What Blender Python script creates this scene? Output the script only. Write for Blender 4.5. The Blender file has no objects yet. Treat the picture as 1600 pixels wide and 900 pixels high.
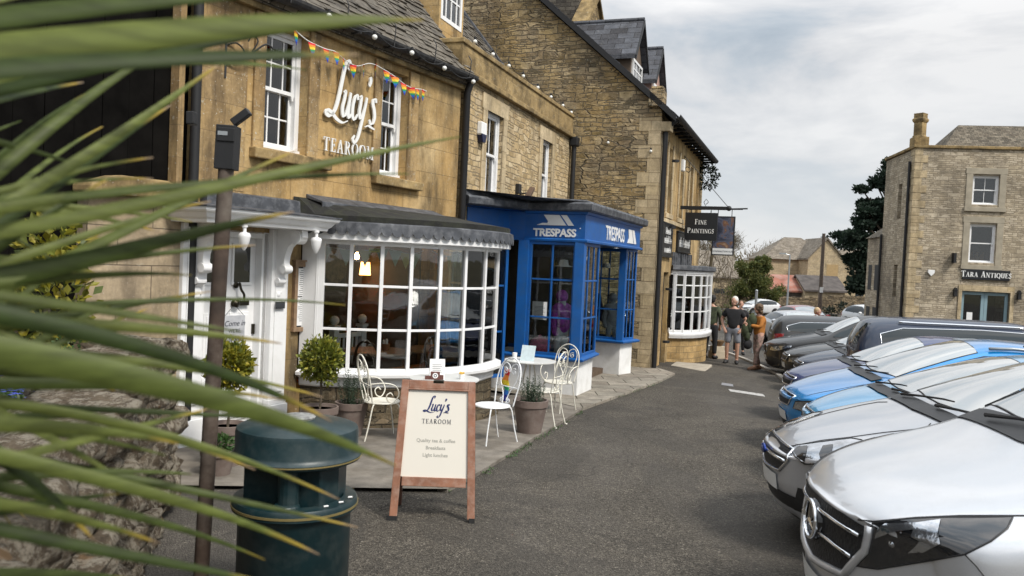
import bpy, bmesh, math, random
from mathutils import Vector, Matrix, noise
from mathutils.bvhtree import BVHTree
random.seed(7)
R=math.radians
S=bpy.context.scene
# ---------------- camera, light, world ----------------
FPX=1280.0; CZ=2.0; ROLL=R(2.6); PITCH=R(1.88)
cd=bpy.data.cameras.new('camera'); cam=bpy.data.objects.new('camera',cd); S.collection.objects.link(cam); S.camera=cam
cd.sensor_width=36; cd.lens=FPX/1600*36; cd.clip_start=.02; cd.clip_end=3000
cam.matrix_world=Matrix.Translation((0,0,CZ))@Matrix.Rotation(R(90)-PITCH,4,'X')@Matrix.Rotation(ROLL,4,'Z')
cd.dof.use_dof=True; cd.dof.focus_distance=9.3; cd.dof.aperture_fstop=5.0
sd=bpy.data.lights.new('sun','SUN'); sun=bpy.data.objects.new('sun',sd); S.collection.objects.link(sun)
SUNV=Vector((.62,-.62,1.0)).normalized()
sun.rotation_euler=SUNV.to_track_quat('Z','Y').to_euler(); sd.energy=2.9; sd.angle=R(13); sd.color=(1,.95,.87)
W=bpy.data.worlds.new('World'); S.world=W; W.use_nodes=True
nt=W.node_tree; N=nt.nodes; L=nt.links
for n in list(N): N.remove(n)
out=N.new('ShaderNodeOutputWorld'); sky=N.new('ShaderNodeTexSky'); sky.sky_type='NISHITA'; sky.sun_disc=False
sky.sun_elevation=math.asin(SUNV.z); sky.sun_rotation=math.atan2(SUNV.x,SUNV.y)
b1=N.new('ShaderNodeBackground'); b1.inputs[1].default_value=.12; L.new(sky.outputs[0],b1.inputs[0])
tc=N.new('ShaderNodeTexCoord'); mp=N.new('ShaderNodeMapping'); mp.inputs['Scale'].default_value=(1.0,1.0,3.4); L.new(tc.outputs['Generated'],mp.inputs[0])
mp.inputs['Location'].default_value=(.35,.1,.62)
nz=N.new('ShaderNodeTexNoise'); nz.inputs['Scale'].default_value=2.7; nz.inputs['Detail'].default_value=9; nz.inputs['Roughness'].default_value=.56; nz.inputs['Distortion'].default_value=.35; L.new(mp.outputs[0],nz.inputs[0])
rp=N.new('ShaderNodeValToRGB'); L.new(nz.outputs[0],rp.inputs[0])
e=rp.color_ramp.elements; e[0].position=.36; e[0].color=(.33,.385,.44,1); e[1].position=.64; e[1].color=(.74,.735,.73,1)
m=e.new(.45); m.color=(.43,.475,.52,1); m=e.new(.53); m.color=(.58,.59,.605,1)
sx=N.new('ShaderNodeSeparateXYZ'); L.new(tc.outputs['Generated'],sx.inputs[0])
mr=N.new('ShaderNodeMapRange'); L.new(sx.outputs[2],mr.inputs[0]); mr.inputs[1].default_value=.25; mr.inputs[2].default_value=.95; mr.inputs[3].default_value=1.0; mr.inputs[4].default_value=2.8
hz_=N.new('ShaderNodeMapRange'); L.new(sx.outputs[2],hz_.inputs[0]); hz_.inputs[1].default_value=.02; hz_.inputs[2].default_value=.26; hz_.inputs[3].default_value=.75; hz_.inputs[4].default_value=0
hm_=N.new('ShaderNodeMix'); hm_.data_type='RGBA'; L.new(hz_.outputs[0],hm_.inputs[0]); L.new(rp.outputs[0],hm_.inputs[6]); hm_.inputs[7].default_value=(.68,.69,.70,1)
vm=N.new('ShaderNodeVectorMath'); vm.operation='SCALE'; L.new(hm_.outputs[2],vm.inputs[0]); L.new(mr.outputs[0],vm.inputs['Scale'])
b2=N.new('ShaderNodeBackground'); L.new(vm.outputs[0],b2.inputs[0]); b2.inputs[1].default_value=1.0
mx=N.new('ShaderNodeMixShader'); mx.inputs[0].default_value=.93; L.new(b1.outputs[0],mx.inputs[1]); L.new(b2.outputs[0],mx.inputs[2]); L.new(mx.outputs[0],out.inputs[0])
S.view_settings.view_transform='Standard'; S.view_settings.look='None'; S.view_settings.gamma=1; S.view_settings.exposure=.30; S.view_settings.use_curve_mapping=False
S.render.engine='CYCLES'
S.cycles.max_bounces=6; S.cycles.diffuse_bounces=3; S.cycles.glossy_bounces=4; S.cycles.transmission_bounces=6; S.cycles.transparent_max_bounces=14
S.cycles.use_denoising=True; S.cycles.caustics_reflective=False; S.cycles.caustics_refractive=False

# ---------------- helpers ----------------
def ray(u,v):
    a=(u-800)/FPX; b=(450-v)/FPX
    c,s=math.cos(ROLL),math.sin(ROLL)
    a2=a*c-b*s; b2=a*s+b*c
    return Vector((a2, math.cos(PITCH)+b2*math.sin(PITCH), -math.sin(PITCH)+b2*math.cos(PITCH)))
def at(u,v,y):
    r=ray(u,v); k=y/r[1]; return Vector((k*r[0],y,CZ+k*r[2]))
def gz(x,y):
    return -.026*(min(max(y,-20),85)-6)-min(.14,.04*max(0,x-4))
class MB:
    def __init__(s): s.v=[]; s.f=[]
    def add(s,vs,fs,M=None):
        o=len(s.v)
        s.v+= [tuple(M@Vector(v)) if M else tuple(v) for v in vs]
        s.f+= [tuple(i+o for i in f) for f in fs]; return s
    def box(s,x0,x1,y0,y1,z0,z1,M=None):
        vs=[(x0,y0,z0),(x1,y0,z0),(x1,y1,z0),(x0,y1,z0),(x0,y0,z1),(x1,y0,z1),(x1,y1,z1),(x0,y1,z1)]
        return s.add(vs,[(0,3,2,1),(4,5,6,7),(0,1,5,4),(1,2,6,5),(2,3,7,6),(3,0,4,7)],M)
    def prism(s,poly,h0,h1,ax='z',M=None):
        # poly list of (a,b); extruded along ax. z:(a,b,h) y:(a,h,b) x:(h,a,b)
        n=len(poly)
        g={'z':lambda a,b,h:(a,b,h),'y':lambda a,b,h:(a,h,b),'x':lambda a,b,h:(h,a,b)}[ax]
        ar=sum(poly[i][0]*poly[(i+1)%n][1]-poly[(i+1)%n][0]*poly[i][1] for i in range(n))
        P=poly if ar>0 else poly[::-1]
        vs=[g(a,b,h0) for a,b in P]+[g(a,b,h1) for a,b in P]
        fs=[tuple(range(n))[::-1],tuple(range(n,2*n))]+[(i,(i+1)%n,(i+1)%n+n,i+n) for i in range(n)]
        if ax=='y': fs=[f[::-1] for f in fs]
        if h1<h0: fs=[f[::-1] for f in fs]
        return s.add(vs,fs,M)
    def tube(s,pts,r,seg=8,M=None,closed=False,taper=None):
        pts=[Vector(p) for p in pts]; n=len(pts); vs=[];fs=[]
        up=None
        for i,p in enumerate(pts):
            if closed: t=(pts[(i+1)%n]-pts[i-1])
            else: t=pts[min(i+1,n-1)]-pts[max(i-1,0)]
            t=t.normalized() if t.length>1e-9 else Vector((0,0,1))
            if up is None:
                up=Vector((0,0,1)) if abs(t.z)<.9 else Vector((1,0,0))
            a=t.cross(up); a=a.normalized() if a.length>1e-6 else Vector((1,0,0)); b=a.cross(t).normalized(); up=b
            rr=(taper(i/(n-1)) if taper else 1)*(r if not isinstance(r,(list,tuple)) else r[i])
            for k in range(seg):
                q=2*math.pi*k/seg; vs.append(p+a*math.cos(q)*rr+b*math.sin(q)*rr)
        m=n if closed else n-1
        for i in range(m):
            for k in range(seg):
                j=(i+1)%n; fs.append((i*seg+k,i*seg+(k+1)%seg,j*seg+(k+1)%seg,j*seg+k))
        if not closed: fs+=[tuple(range(seg))[::-1],tuple(range((n-1)*seg,n*seg))]
        return s.add(vs,fs,M)
    def lathe(s,prof,seg=24,c=(0,0,0),M=None,cap=True):
        vs=[];fs=[]
        for r,z in prof:
            for k in range(seg):
                q=2*math.pi*k/seg; vs.append((c[0]+r*math.cos(q),c[1]+r*math.sin(q),c[2]+z))
        for i in range(len(prof)-1):
            for k in range(seg): fs.append((i*seg+k,i*seg+(k+1)%seg,(i+1)*seg+(k+1)%seg,(i+1)*seg+k))
        if cap: fs+=[tuple(range(seg))[::-1],tuple(range((len(prof)-1)*seg,len(prof)*seg))]
        return s.add(vs,fs,M)
    def ball(s,c,r,sc=(1,1,1),seg=12,M=None):
        pr=[];vs=[];fs=[];h=seg//2
        for i in range(1,h):
            a=math.pi*i/h
            for k in range(seg):
                q=2*math.pi*k/seg; vs.append((c[0]+r*sc[0]*math.sin(a)*math.cos(q),c[1]+r*sc[1]*math.sin(a)*math.sin(q),c[2]-r*sc[2]*math.cos(a)))
        for i in range(h-2):
            for k in range(seg): fs.append((i*seg+k,i*seg+(k+1)%seg,(i+1)*seg+(k+1)%seg,(i+1)*seg+k))
        b=len(vs); vs+=[(c[0],c[1],c[2]-r*sc[2]),(c[0],c[1],c[2]+r*sc[2])]
        for k in range(seg): fs+=[(b,(k+1)%seg,k),(b+1,(h-2)*seg+k,(h-2)*seg+(k+1)%seg)]
        return s.add(vs,fs,M)
    def sweep(s,prof,path,M=None):
        # prof: (out,z) list swept along plan path (x,y); outward = right-hand of path direction
        n=len(path);m=len(prof);vs=[];fs=[]
        for i in range(n):
            a=Vector(path[max(i-1,0)]);b=Vector(path[i]);c=Vector(path[min(i+1,n-1)])
            d1=(b-a).normalized() if i>0 else (c-b).normalized(); d2=(c-b).normalized() if i<n-1 else d1
            t=(d1+d2).normalized(); nn=Vector((t.y,-t.x)); k=1/max(.4,nn.dot(Vector((d1.y,-d1.x))))
            for o,z in prof: vs.append((b.x+nn.x*o*k,b.y+nn.y*o*k,z))
        for i in range(n-1):
            for j in range(m): fs.append((i*m+j,(i+1)*m+j,(i+1)*m+(j+1)%m,i*m+(j+1)%m))
        fs+=[tuple(range(m)),tuple(range((n-1)*m,n*m))[::-1]]
        return s.add(vs,fs,M)
    def build(s,name,mat,parent=None,smooth=False,bev=0,loc=None,fix=True):
        me=bpy.data.meshes.new(name); me.from_pydata([tuple(v) for v in s.v],[],s.f); me.update()
        if fix and len(s.f)<60000:
            bm=bmesh.new(); bm.from_mesh(me); bmesh.ops.recalc_face_normals(bm,faces=bm.faces); bm.to_mesh(me); bm.free()
        o=bpy.data.objects.new(name,me); S.collection.objects.link(o)
        if parent: o.parent=parent
        if loc: o.location=loc
        boxuv(me)
        if mat: me.materials.append(mat)
        if smooth: me.shade_smooth() if hasattr(me,'shade_smooth') else [setattr(p,'use_smooth',True) for p in me.polygons]
        if smooth=='auto':
            for ed in me.edges: pass
            me.set_sharp_from_angle(angle=R(38))
        if bev:
            b=o.modifiers.new('bevel','BEVEL'); b.width=bev; b.segments=2; b.limit_method='ANGLE'; b.angle_limit=R(40)
        return o
def boxuv(me):
    uv=me.uv_layers.new(name='UVMap'); d=uv.data
    for p in me.polygons:
        n=p.normal
        if abs(n.z)>.85:
            for li in p.loop_indices:
                c=me.vertices[me.loops[li].vertex_index].co; d[li].uv=(c.x,c.y)
        else:
            t=Vector((-n.y,n.x)); t.normalize()
            sl=math.sqrt(max(1e-4,1-n.z*n.z))
            ax=abs(t.x)>abs(t.y)
            for li in p.loop_indices:
                c=me.vertices[me.loops[li].vertex_index].co
                u=(c.x*t.x+c.y*t.y); 
                if (ax and t.x<0) or (not ax and t.y<0): u=-u
                d[li].uv=(u,c.z/sl)
def tag(o,label=None,cat=None,group=None,kind=None):
    if label: o['label']=label
    if cat: o['category']=cat
    if group: o['group']=group
    if kind: o['kind']=kind
    return o
def empty(name,loc=(0,0,0),rz=0,label=None,cat=None,group=None):
    o=bpy.data.objects.new(name,None); S.collection.objects.link(o); o.location=loc; o.rotation_euler=(0,0,rz); o.empty_display_size=.1
    return tag(o,label,cat,group)
def kids(o): return [c for c in S.collection.objects if c.parent==o]
def copy_tree(o,parent=None):
    ks=kids(o); c=o.copy(); S.collection.objects.link(c); c.parent=parent
    for k in ks: copy_tree(k,c)
    return c
class Fr:  # facade frame: local x along the wall, local -y out to the street
    def __init__(s,x,y,ang): s.a=ang; s.o=Vector((x,y,0)); s.M=Matrix.Translation(s.o)@Matrix.Rotation(R(90-ang),4,'Z'); s.I=s.M.inverted()
    def W(s,x,y,z): return s.M@Vector((x,y,z))
    def root(s,name,z=0,x=0,**k):
        p=s.W(x,0,z); e=empty(name,p,R(90-s.a),**k); return e
# ---------------- materials ----------------
def newmat(name):
    m=bpy.data.materials.new(name); m.use_nodes=True; nt=m.node_tree
    return m,nt,nt.nodes['Principled BSDF']
def nd(nt,t,**k):
    n=nt.nodes.new(t)
    for a,b in k.items():
        if a in n.inputs.keys(): n.inputs[a].default_value=b
        else: setattr(n,a,b)
    return n
def c4(c): return (c[0],c[1],c[2],1)
def mixc(nt,fac,a,b,bt='MIX'):
    m=nt.nodes.new('ShaderNodeMix'); m.data_type='RGBA'; m.blend_type=bt
    for i,v in ((0,fac),(6,a),(7,b)):
        if isinstance(v,(int,float)): m.inputs[i].default_value=v
        elif isinstance(v,tuple): m.inputs[i].default_value=c4(v)
        else: nt.links.new(v,m.inputs[i])
    return m.outputs[2]
def ramp(nt,src,stops):
    r=nt.nodes.new('ShaderNodeValToRGB'); nt.links.new(src,r.inputs[0]); e=r.color_ramp.elements
    e[0].position=stops[0][0]; e[0].color=c4(stops[0][1]) if isinstance(stops[0][1],tuple) else (stops[0][1],)*3+(1,)
    e[1].position=stops[-1][0]; e[1].color=c4(stops[-1][1]) if isinstance(stops[-1][1],tuple) else (stops[-1][1],)*3+(1,)
    for p,c in stops[1:-1]:
        q=e.new(p); q.color=c4(c) if isinstance(c,tuple) else (c,c,c,1)
    return r.outputs[0]
def noi(nt,scale,detail=4,rough=.55,vec=None,sc=None,dist=0):
    n=nd(nt,'ShaderNodeTexNoise'); n.inputs['Scale'].default_value=scale; n.inputs['Detail'].default_value=detail; n.inputs['Roughness'].default_value=rough; n.inputs['Distortion'].default_value=dist
    if vec is None:
        t=nd(nt,'ShaderNodeTexCoord'); vec=t.outputs['Object']
    if sc:
        m=nd(nt,'ShaderNodeMapping'); m.inputs['Scale'].default_value=sc; nt.links.new(vec,m.inputs[0]); vec=m.outputs[0]
    nt.links.new(vec,n.inputs['Vector']); return n.outputs['Fac']
def bump(nt,bs,h,strength=.3,dist=.01):
    b=nd(nt,'ShaderNodeBump'); b.inputs['Strength'].default_value=strength; b.inputs['Distance'].default_value=dist
    nt.links.new(h,b.inputs['Height']); nt.links.new(b.outputs[0],bs.inputs['Normal']); return b
_mc={}
def mat(name,col,rough=.6,metal=0,var=.12,scale=6,bmp=0,bscale=40,coat=0,ior=1.5,dirt=None,dscale=3,damt=.5,bdist=.004,emit=0,alpha=1):
    if name in _mc: return _mc[name]
    m,nt,b=newmat(name); b.inputs['Roughness'].default_value=rough; b.inputs['Metallic'].default_value=metal; b.inputs['IOR'].default_value=ior
    if coat: b.inputs['Coat Weight'].default_value=coat; b.inputs['Coat Roughness'].default_value=.03
    if var or dirt:
        f=noi(nt,scale,5)
        o=ramp(nt,f,[(.3,tuple(max(0,x*(1-var)) for x in col)),(.7,tuple(x*(1+var) for x in col))])
        if dirt:
            g=ramp(nt,noi(nt,dscale,8,.65),[(.45,0.0),(.7,damt)]); o=mixc(nt,g,o,dirt)
        nt.links.new(o,b.inputs['Base Color'])
    else: b.inputs['Base Color'].default_value=c4(col)
    if bmp: bump(nt,b,noi(nt,bscale,4),bmp,bdist)
    if emit: b.inputs['Emission Color'].default_value=c4(col); b.inputs['Emission Strength'].default_value=emit
    _mc[name]=m; return m
def stone(name,pal,bw=.3,bh=.12,mort=(.2,.17,.12),ms=.012,dist=.03,bmp=.6,stain=(.06,.05,.04),samt=.5,lich=.35,ochre=None,oamt=.5,second=True,vor=False,sscale=.6,streak=False,bdist=.02,offs=0.0,mblend=1.0):
    m,nt,b=newmat(name); b.inputs['Roughness'].default_value=.92; b.inputs['Specular IOR Level'].default_value=.2
    uvn=nd(nt,'ShaderNodeUVMap'); uv=uvn.outputs[0]
    t=nd(nt,'ShaderNodeTexCoord'); ob=t.outputs['Object']
    n1=nd(nt,'ShaderNodeTexNoise'); n1.inputs['Scale'].default_value=2.2/max(bw,.15)*.3; n1.inputs['Detail'].default_value=3; nt.links.new(ob,n1.inputs[0])
    sub=nd(nt,'ShaderNodeVectorMath',operation='SUBTRACT'); nt.links.new(n1.outputs['Color'],sub.inputs[0]); sub.inputs[1].default_value=(.5,.5,.5)
    scl=nd(nt,'ShaderNodeVectorMath',operation='SCALE'); nt.links.new(sub.outputs[0],scl.inputs[0]); scl.inputs['Scale'].default_value=dist*3
    ad=nd(nt,'ShaderNodeVectorMath',operation='ADD'); nt.links.new(uv,ad.inputs[0]); nt.links.new(scl.outputs[0],ad.inputs[1])
    def brick(w,h,off):
        br=nd(nt,'ShaderNodeTexBrick'); nt.links.new(ad.outputs[0],br.inputs['Vector'])
        br.inputs['Scale'].default_value=1; br.inputs['Brick Width'].default_value=w; br.inputs['Row Height'].default_value=h; br.inputs['Mortar Size'].default_value=ms; br.inputs['Mortar Smooth'].default_value=.35
        br.inputs['Color1'].default_value=(0,0,0,1); br.inputs['Color2'].default_value=(1,1,1,1); br.inputs['Mortar'].default_value=(.5,.5,.5,1); br.offset=off; br.squash=1
        return br
    A=brick(bw,bh,.5); colv=A.outputs['Color']; fac=A.outputs['Fac']
    if second:
        B=brick(bw*1.7,bh*2,.37); C=brick(bw*.62,bh*.5,.43)
        s1=ramp(nt,noi(nt,1.3/bw*.3,2,vec=ob,sc=(1,1,2)),[(.53,0.0),(.55,1.0)])
        s2=ramp(nt,noi(nt,1.7/bw*.3,2,vec=ob,sc=(1.3,1.3,2.6),dist=.2),[(.56,0.0),(.58,1.0)])
        colv=mixc(nt,s1,colv,B.outputs['Color']); fac=mixc(nt,s1,fac,B.outputs['Fac'])
        colv=mixc(nt,s2,colv,C.outputs['Color']); fac=mixc(nt,s2,fac,C.outputs['Fac'])
    if vor:
        vmp=nd(nt,'ShaderNodeMapping'); vmp.inputs['Scale'].default_value=(1/(bw*1.25),1/(bh*1.0),1); nt.links.new(ad.outputs[0],vmp.inputs[0])
        v1=nd(nt,'ShaderNodeTexVoronoi',voronoi_dimensions='2D'); v1.inputs['Scale'].default_value=1; v1.inputs['Randomness'].default_value=.5; nt.links.new(vmp.outputs[0],v1.inputs['Vector'])
        v2=nd(nt,'ShaderNodeTexVoronoi',voronoi_dimensions='2D',feature='DISTANCE_TO_EDGE'); v2.inputs['Scale'].default_value=1; v2.inputs['Randomness'].default_value=.5; nt.links.new(vmp.outputs[0],v2.inputs['Vector'])
        sv_=nd(nt,'ShaderNodeSeparateColor'); nt.links.new(v1.outputs['Color'],sv_.inputs[0])
        s3=ramp(nt,noi(nt,.8,3,.6,vec=ob,sc=(1,1,1.5)),[(.54,0.0),(.56,1.0)])
        colv=mixc(nt,s3,colv,sv_.outputs[0]); fac=mixc(nt,s3,fac,ramp(nt,v2.outputs['Distance'],[(.02,1.0),(.085,0.0)]))
    k=len(pal)
    base=ramp(nt,colv,[(i/(k-1),p) for i,p in enumerate(pal)])
    fine=noi(nt,28,6,.7,vec=ob); base=mixc(nt,.35,base,ramp(nt,fine,[(.25,.25),(.75,.95)]),'OVERLAY')
    med=noi(nt,5.5,5,.6,vec=ob); base=mixc(nt,.35,base,ramp(nt,med,[(.3,.25),(.7,.9)]),'OVERLAY')
    if ochre:
        base=mixc(nt,ramp(nt,noi(nt,.9,4,.6,vec=ob),[(.42,0.0),(.6,oamt)]),base,mixc(nt,.6,base,ochre))
    fac2=mixc(nt,mblend,(0.0,0.0,0.0),fac)
    base=mixc(nt,fac2,base,mort)
    if samt:
        sv=(1,1,.25) if streak else (1,1,1)
        sm=ramp(nt,noi(nt,sscale*2,7,.68,vec=ob,sc=sv),[(.44,0.0),(.66,samt)]); base=mixc(nt,sm,base,stain)
    if lich:
        lm=ramp(nt,noi(nt,13,5,.75,vec=ob),[(.60,0.0),(.68,lich)]); base=mixc(nt,lm,base,(.42,.39,.31))
        lm2=ramp(nt,noi(nt,40,2,.5,vec=ob),[(.68,0.0),(.72,lich)]); base=mixc(nt,lm2,base,(.55,.53,.46))
    nt.links.new(base,b.inputs['Base Color'])
    h=nd(nt,'ShaderNodeMath',operation='MULTIPLY_ADD'); nt.links.new(fac2,h.inputs[0]); h.inputs[1].default_value=-.8
    hh=nd(nt,'ShaderNodeMath',operation='MULTIPLY_ADD'); nt.links.new(fine,hh.inputs[0]); hh.inputs[1].default_value=.35
    h3=nd(nt,'ShaderNodeMath',operation='MULTIPLY_ADD'); nt.links.new(colv,h3.inputs[0]); h3.inputs[1].default_value=.35; nt.links.new(med,h3.inputs[2])
    nt.links.new(h3.outputs[0],hh.inputs[2]); nt.links.new(hh.outputs[0],h.inputs[2])
    bump(nt,b,h.outputs[0],bmp,bdist)
    return m
LIME=[(.16,.115,.06),(.30,.22,.12),(.38,.29,.17),(.24,.18,.10),(.44,.35,.22)]
OCH=[(.40,.24,.08),(.46,.30,.12),(.42,.28,.12),(.50,.34,.16)]
M_ashlar=stone('ochre_ashlar',[(.33,.235,.12),(.43,.31,.155),(.38,.265,.125),(.47,.35,.19)],.74,.36,(.15,.11,.06),.005,.008,.6,(.055,.042,.026),.9,.65,(.42,.24,.07),.75,second=False,sscale=.9,streak=True,bdist=.016,mblend=.5)
M_ashlar_lich=stone('lichened_ashlar',[(.26,.17,.08),(.36,.25,.12),(.30,.21,.11)],.55,.32,(.17,.12,.07),.004,.006,.4,(.05,.035,.025),.85,.75,second=False,sscale=1.0,streak=True,bdist=.012,mblend=.6)
M_rubble=stone('coursed_rubble',LIME,.26,.10,(.20,.16,.10),.010,.035,.75,(.055,.045,.035),.55,.45,(.40,.26,.09),.5,bdist=.022)
M_rubpale=stone('pale_coursed_rubble',[(.26,.19,.10),(.44,.34,.20),(.54,.43,.28),(.34,.25,.14),(.48,.36,.20)],.24,.10,(.24,.19,.12),.011,.028,.7,(.10,.08,.05),.45,.35,(.44,.29,.11),.35,bdist=.024,vor=True)
M_gable=stone('weathered_gable_rubble',[(.12,.10,.065),(.27,.20,.12),(.42,.33,.20),(.18,.14,.09),(.46,.36,.22)],.30,.10,(.17,.14,.095),.012,.05,1.0,(.06,.048,.036),.6,.6,(.46,.30,.09),.7,bdist=.04,sscale=.4,vor=True)
M_tara=stone('grey_buff_coursed_stone',[(.26,.215,.15),(.40,.335,.24),(.48,.41,.31),(.34,.28,.195)],.30,.085,(.24,.20,.145),.012,.02,.7,(.075,.066,.055),.6,.15,bdist=.02,sscale=.22)
M_quoin=stone('dressed_quoin_stone',[(.36,.28,.17),(.46,.37,.24),(.41,.32,.19)],.45,.28,(.2,.15,.09),.005,.004,.3,(.1,.08,.05),.5,.3,second=False,bdist=.008,streak=True,sscale=1)
M_far=stone('far_stone',[(.34,.27,.17),(.44,.35,.23),(.40,.31,.19)],.4,.14,(.28,.23,.16),.012,.02,.5,(.16,.13,.09),.35,.1,bdist=.03)
M_drywall=stone('dry_stone',[(.12,.09,.06),(.24,.18,.11),(.32,.25,.16),(.18,.14,.09)],.38,.13,(.04,.032,.025),.02,.05,1,(.05,.045,.035),.5,.35,bdist=.05)
M_base=stone('dark_rough_plinth',[(.075,.06,.04),(.12,.095,.06),(.16,.12,.075)],.28,.12,(.06,.05,.035),.008,.05,1,(.03,.026,.02),.5,.3,bdist=.04)
M_capstone=stone('parapet_stone',[(.24,.17,.08),(.32,.23,.11)],.7,.4,(.12,.09,.05),.004,.004,.4,(.045,.035,.022),.85,.55,second=False,bdist=.012,sscale=1.1,streak=False,mblend=.5)
M_sbrick=stone('bay_base_stone',[(.34,.22,.09),(.46,.31,.14),(.40,.27,.12)],.30,.16,(.24,.18,.1),.008,.004,.5,(.12,.09,.05),.5,.2,second=False,bdist=.012)
def tiles(name,pal,w,h,dark=.03,lich=.3,bmp=1):
    return stone(name,pal,w,h,(dark,dark*.9,dark*.8),.006,.012,bmp,(.04,.035,.03),.4,lich,second=False,bdist=.025)
M_slate=tiles('dark_slate',[(.045,.045,.05),(.075,.078,.088),(.10,.105,.12),(.06,.062,.07)],.42,.20,.015,.18)
M_sttile=tiles('stone_roof_slates',[(.07,.06,.045),(.12,.10,.075),(.17,.145,.11),(.09,.078,.06)],.2,.13,.02,.55)
M_fartile=tiles('far_roof_tiles',[(.13,.11,.085),(.18,.155,.125),(.22,.19,.155)],.3,.2,.08,.3,.6)
M_slate1=mat('loose_stone_slate',(.085,.072,.056),.9,var=.55,scale=3.1,bmp=.7,bscale=30,bdist=.01,dirt=(.22,.2,.16),dscale=7,damt=.55)
M_lead=mat('weathered_lead',(.055,.059,.068),.6,.2,var=.4,scale=5,bmp=.45,bscale=14,bdist=.008,dirt=(.22,.225,.24),dscale=9,damt=.6)
M_white=mat('white_gloss_paint',(.80,.80,.80),.35,var=.03,scale=3,bmp=.05,bscale=60,dirt=(.55,.54,.5),dscale=5,damt=.22)
M_whitewash=mat('white_render',(.78,.78,.77),.8,var=.05,scale=4,bmp=.4,bscale=50,bdist=.003,dirt=(.42,.4,.35),dscale=3,damt=.4)
M_blue=mat('blue_paint',(.006,.095,.34),.42,var=.15,scale=3,bmp=.15,bscale=30,bdist=.002,dirt=(.03,.10,.24),dscale=9,damt=.6)
M_black=mat('black_iron_paint',(.008,.008,.009),.6,var=.2,scale=10,bmp=.1)
M_gut=mat('weathered_black_gutter',(.02,.02,.022),.6,var=.5,scale=10,bmp=.2,dirt=(.09,.085,.075),dscale=12,damt=.5)
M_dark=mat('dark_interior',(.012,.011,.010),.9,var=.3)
M_int=mat('interior_plaster',(.09,.075,.055),.9,var=.2)
M_intfloor=mat('interior_floorboards',(.10,.065,.04),.6,var=.3)
M_cream=mat('cream_board_panel',(.74,.70,.62),.5,var=.02,scale=2)
M_navy=mat('navy_lettering',(.01,.02,.11),.5,var=0)
M_grey=mat('faded_grey_lettering',(.36,.35,.31),.6,var=0)
M_greyd=mat('dark_grey_lettering',(.05,.055,.07),.6,var=0)
M_letter=mat('white_lettering',(.78,.78,.76),.4,var=0)
M_terra=mat('clay_pot',(.155,.115,.098),.85,var=.15,scale=6,bmp=.2,bscale=60,dirt=(.26,.22,.19),dscale=8,damt=.5)
M_soil=mat('potting_soil',(.03,.022,.015),1,var=.5,scale=50,bmp=1,bscale=80,bdist=.01)
M_iron=mat('cream_painted_wrought_iron',(.70,.68,.60),.45,var=.08,scale=12,dirt=(.4,.3,.18),dscale=25,damt=.35)
M_ironw=mat('white_painted_wrought_iron',(.78,.79,.80),.4,var=.05,scale=12)
M_binm=mat('bottle_green_plastic',(.004,.020,.024),.42,var=.25,scale=5,bmp=.2,bscale=70,bdist=.002,dirt=(.035,.05,.05),dscale=9,damt=.75)
M_ash=mat('grey_ash_plate',(.2,.2,.19),.8,var=.5,scale=40,bmp=.6,bscale=60)
M_gold=mat('gold_band',(.30,.24,.10),.4,.5,var=.1)
M_rust=mat('rusty_dark_post',(.055,.035,.024),.75,.0,var=.4,scale=8,bmp=.5,bscale=40,bdist=.003,dirt=(.14,.12,.10),dscale=4,damt=.75)
M_timberdk=mat('deep_shade_boards',(.006,.0055,.005),1.0,var=.5,scale=3,bmp=.4); M_timberdk.node_tree.nodes['Principled BSDF'].inputs['Specular IOR Level'].default_value=.05  # near-black colour puts the deep shade of the recess into the boards
M_bark=mat('bark',(.09,.07,.05),.95,var=.4,scale=10,bmp=.8,bscale=20,bdist=.02)
M_pole=mat('weathered_pole_timber',(.12,.09,.07),.9,var=.3,scale=8)
M_galv=mat('galvanised_steel',(.35,.37,.38),.45,.6,var=.1)
M_glassd=mat('dark_sign_panel',(.01,.011,.013),.35,var=.1)
M_bulb=mat('frosted_bulb',(.8,.8,.76),.25,var=0)
M_brass=mat('dark_bronze',(.035,.03,.02),.35,.8,var=.2,scale=20)
M_paper=mat('white_paper',(.78,.78,.77),.7,var=.02)
M_chrome=mat('chrome',(.75,.76,.78),.12,1.0,var=0)
M_rubber=mat('tyre_rubber',(.012,.012,.012),.8,var=.2)
M_trim=mat('black_plastic_trim',(.015,.015,.016),.5,var=.1,bmp=.1,bscale=200,bdist=.0005)
M_gloss=mat('gloss_black_trim',(.006,.006,.007),.08,var=0,coat=.5)
M_red=mat('red_tail_lens',(.22,.006,.01),.08,var=0,coat=1)
M_lamp=mat('clear_lamp_reflector',(.42,.44,.47),.14,.9,var=.35,scale=14,bmp=.25,bscale=9,bdist=.02,coat=1)
M_plate=mat('white_number_plate',(.75,.75,.73),.4,var=0)
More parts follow.
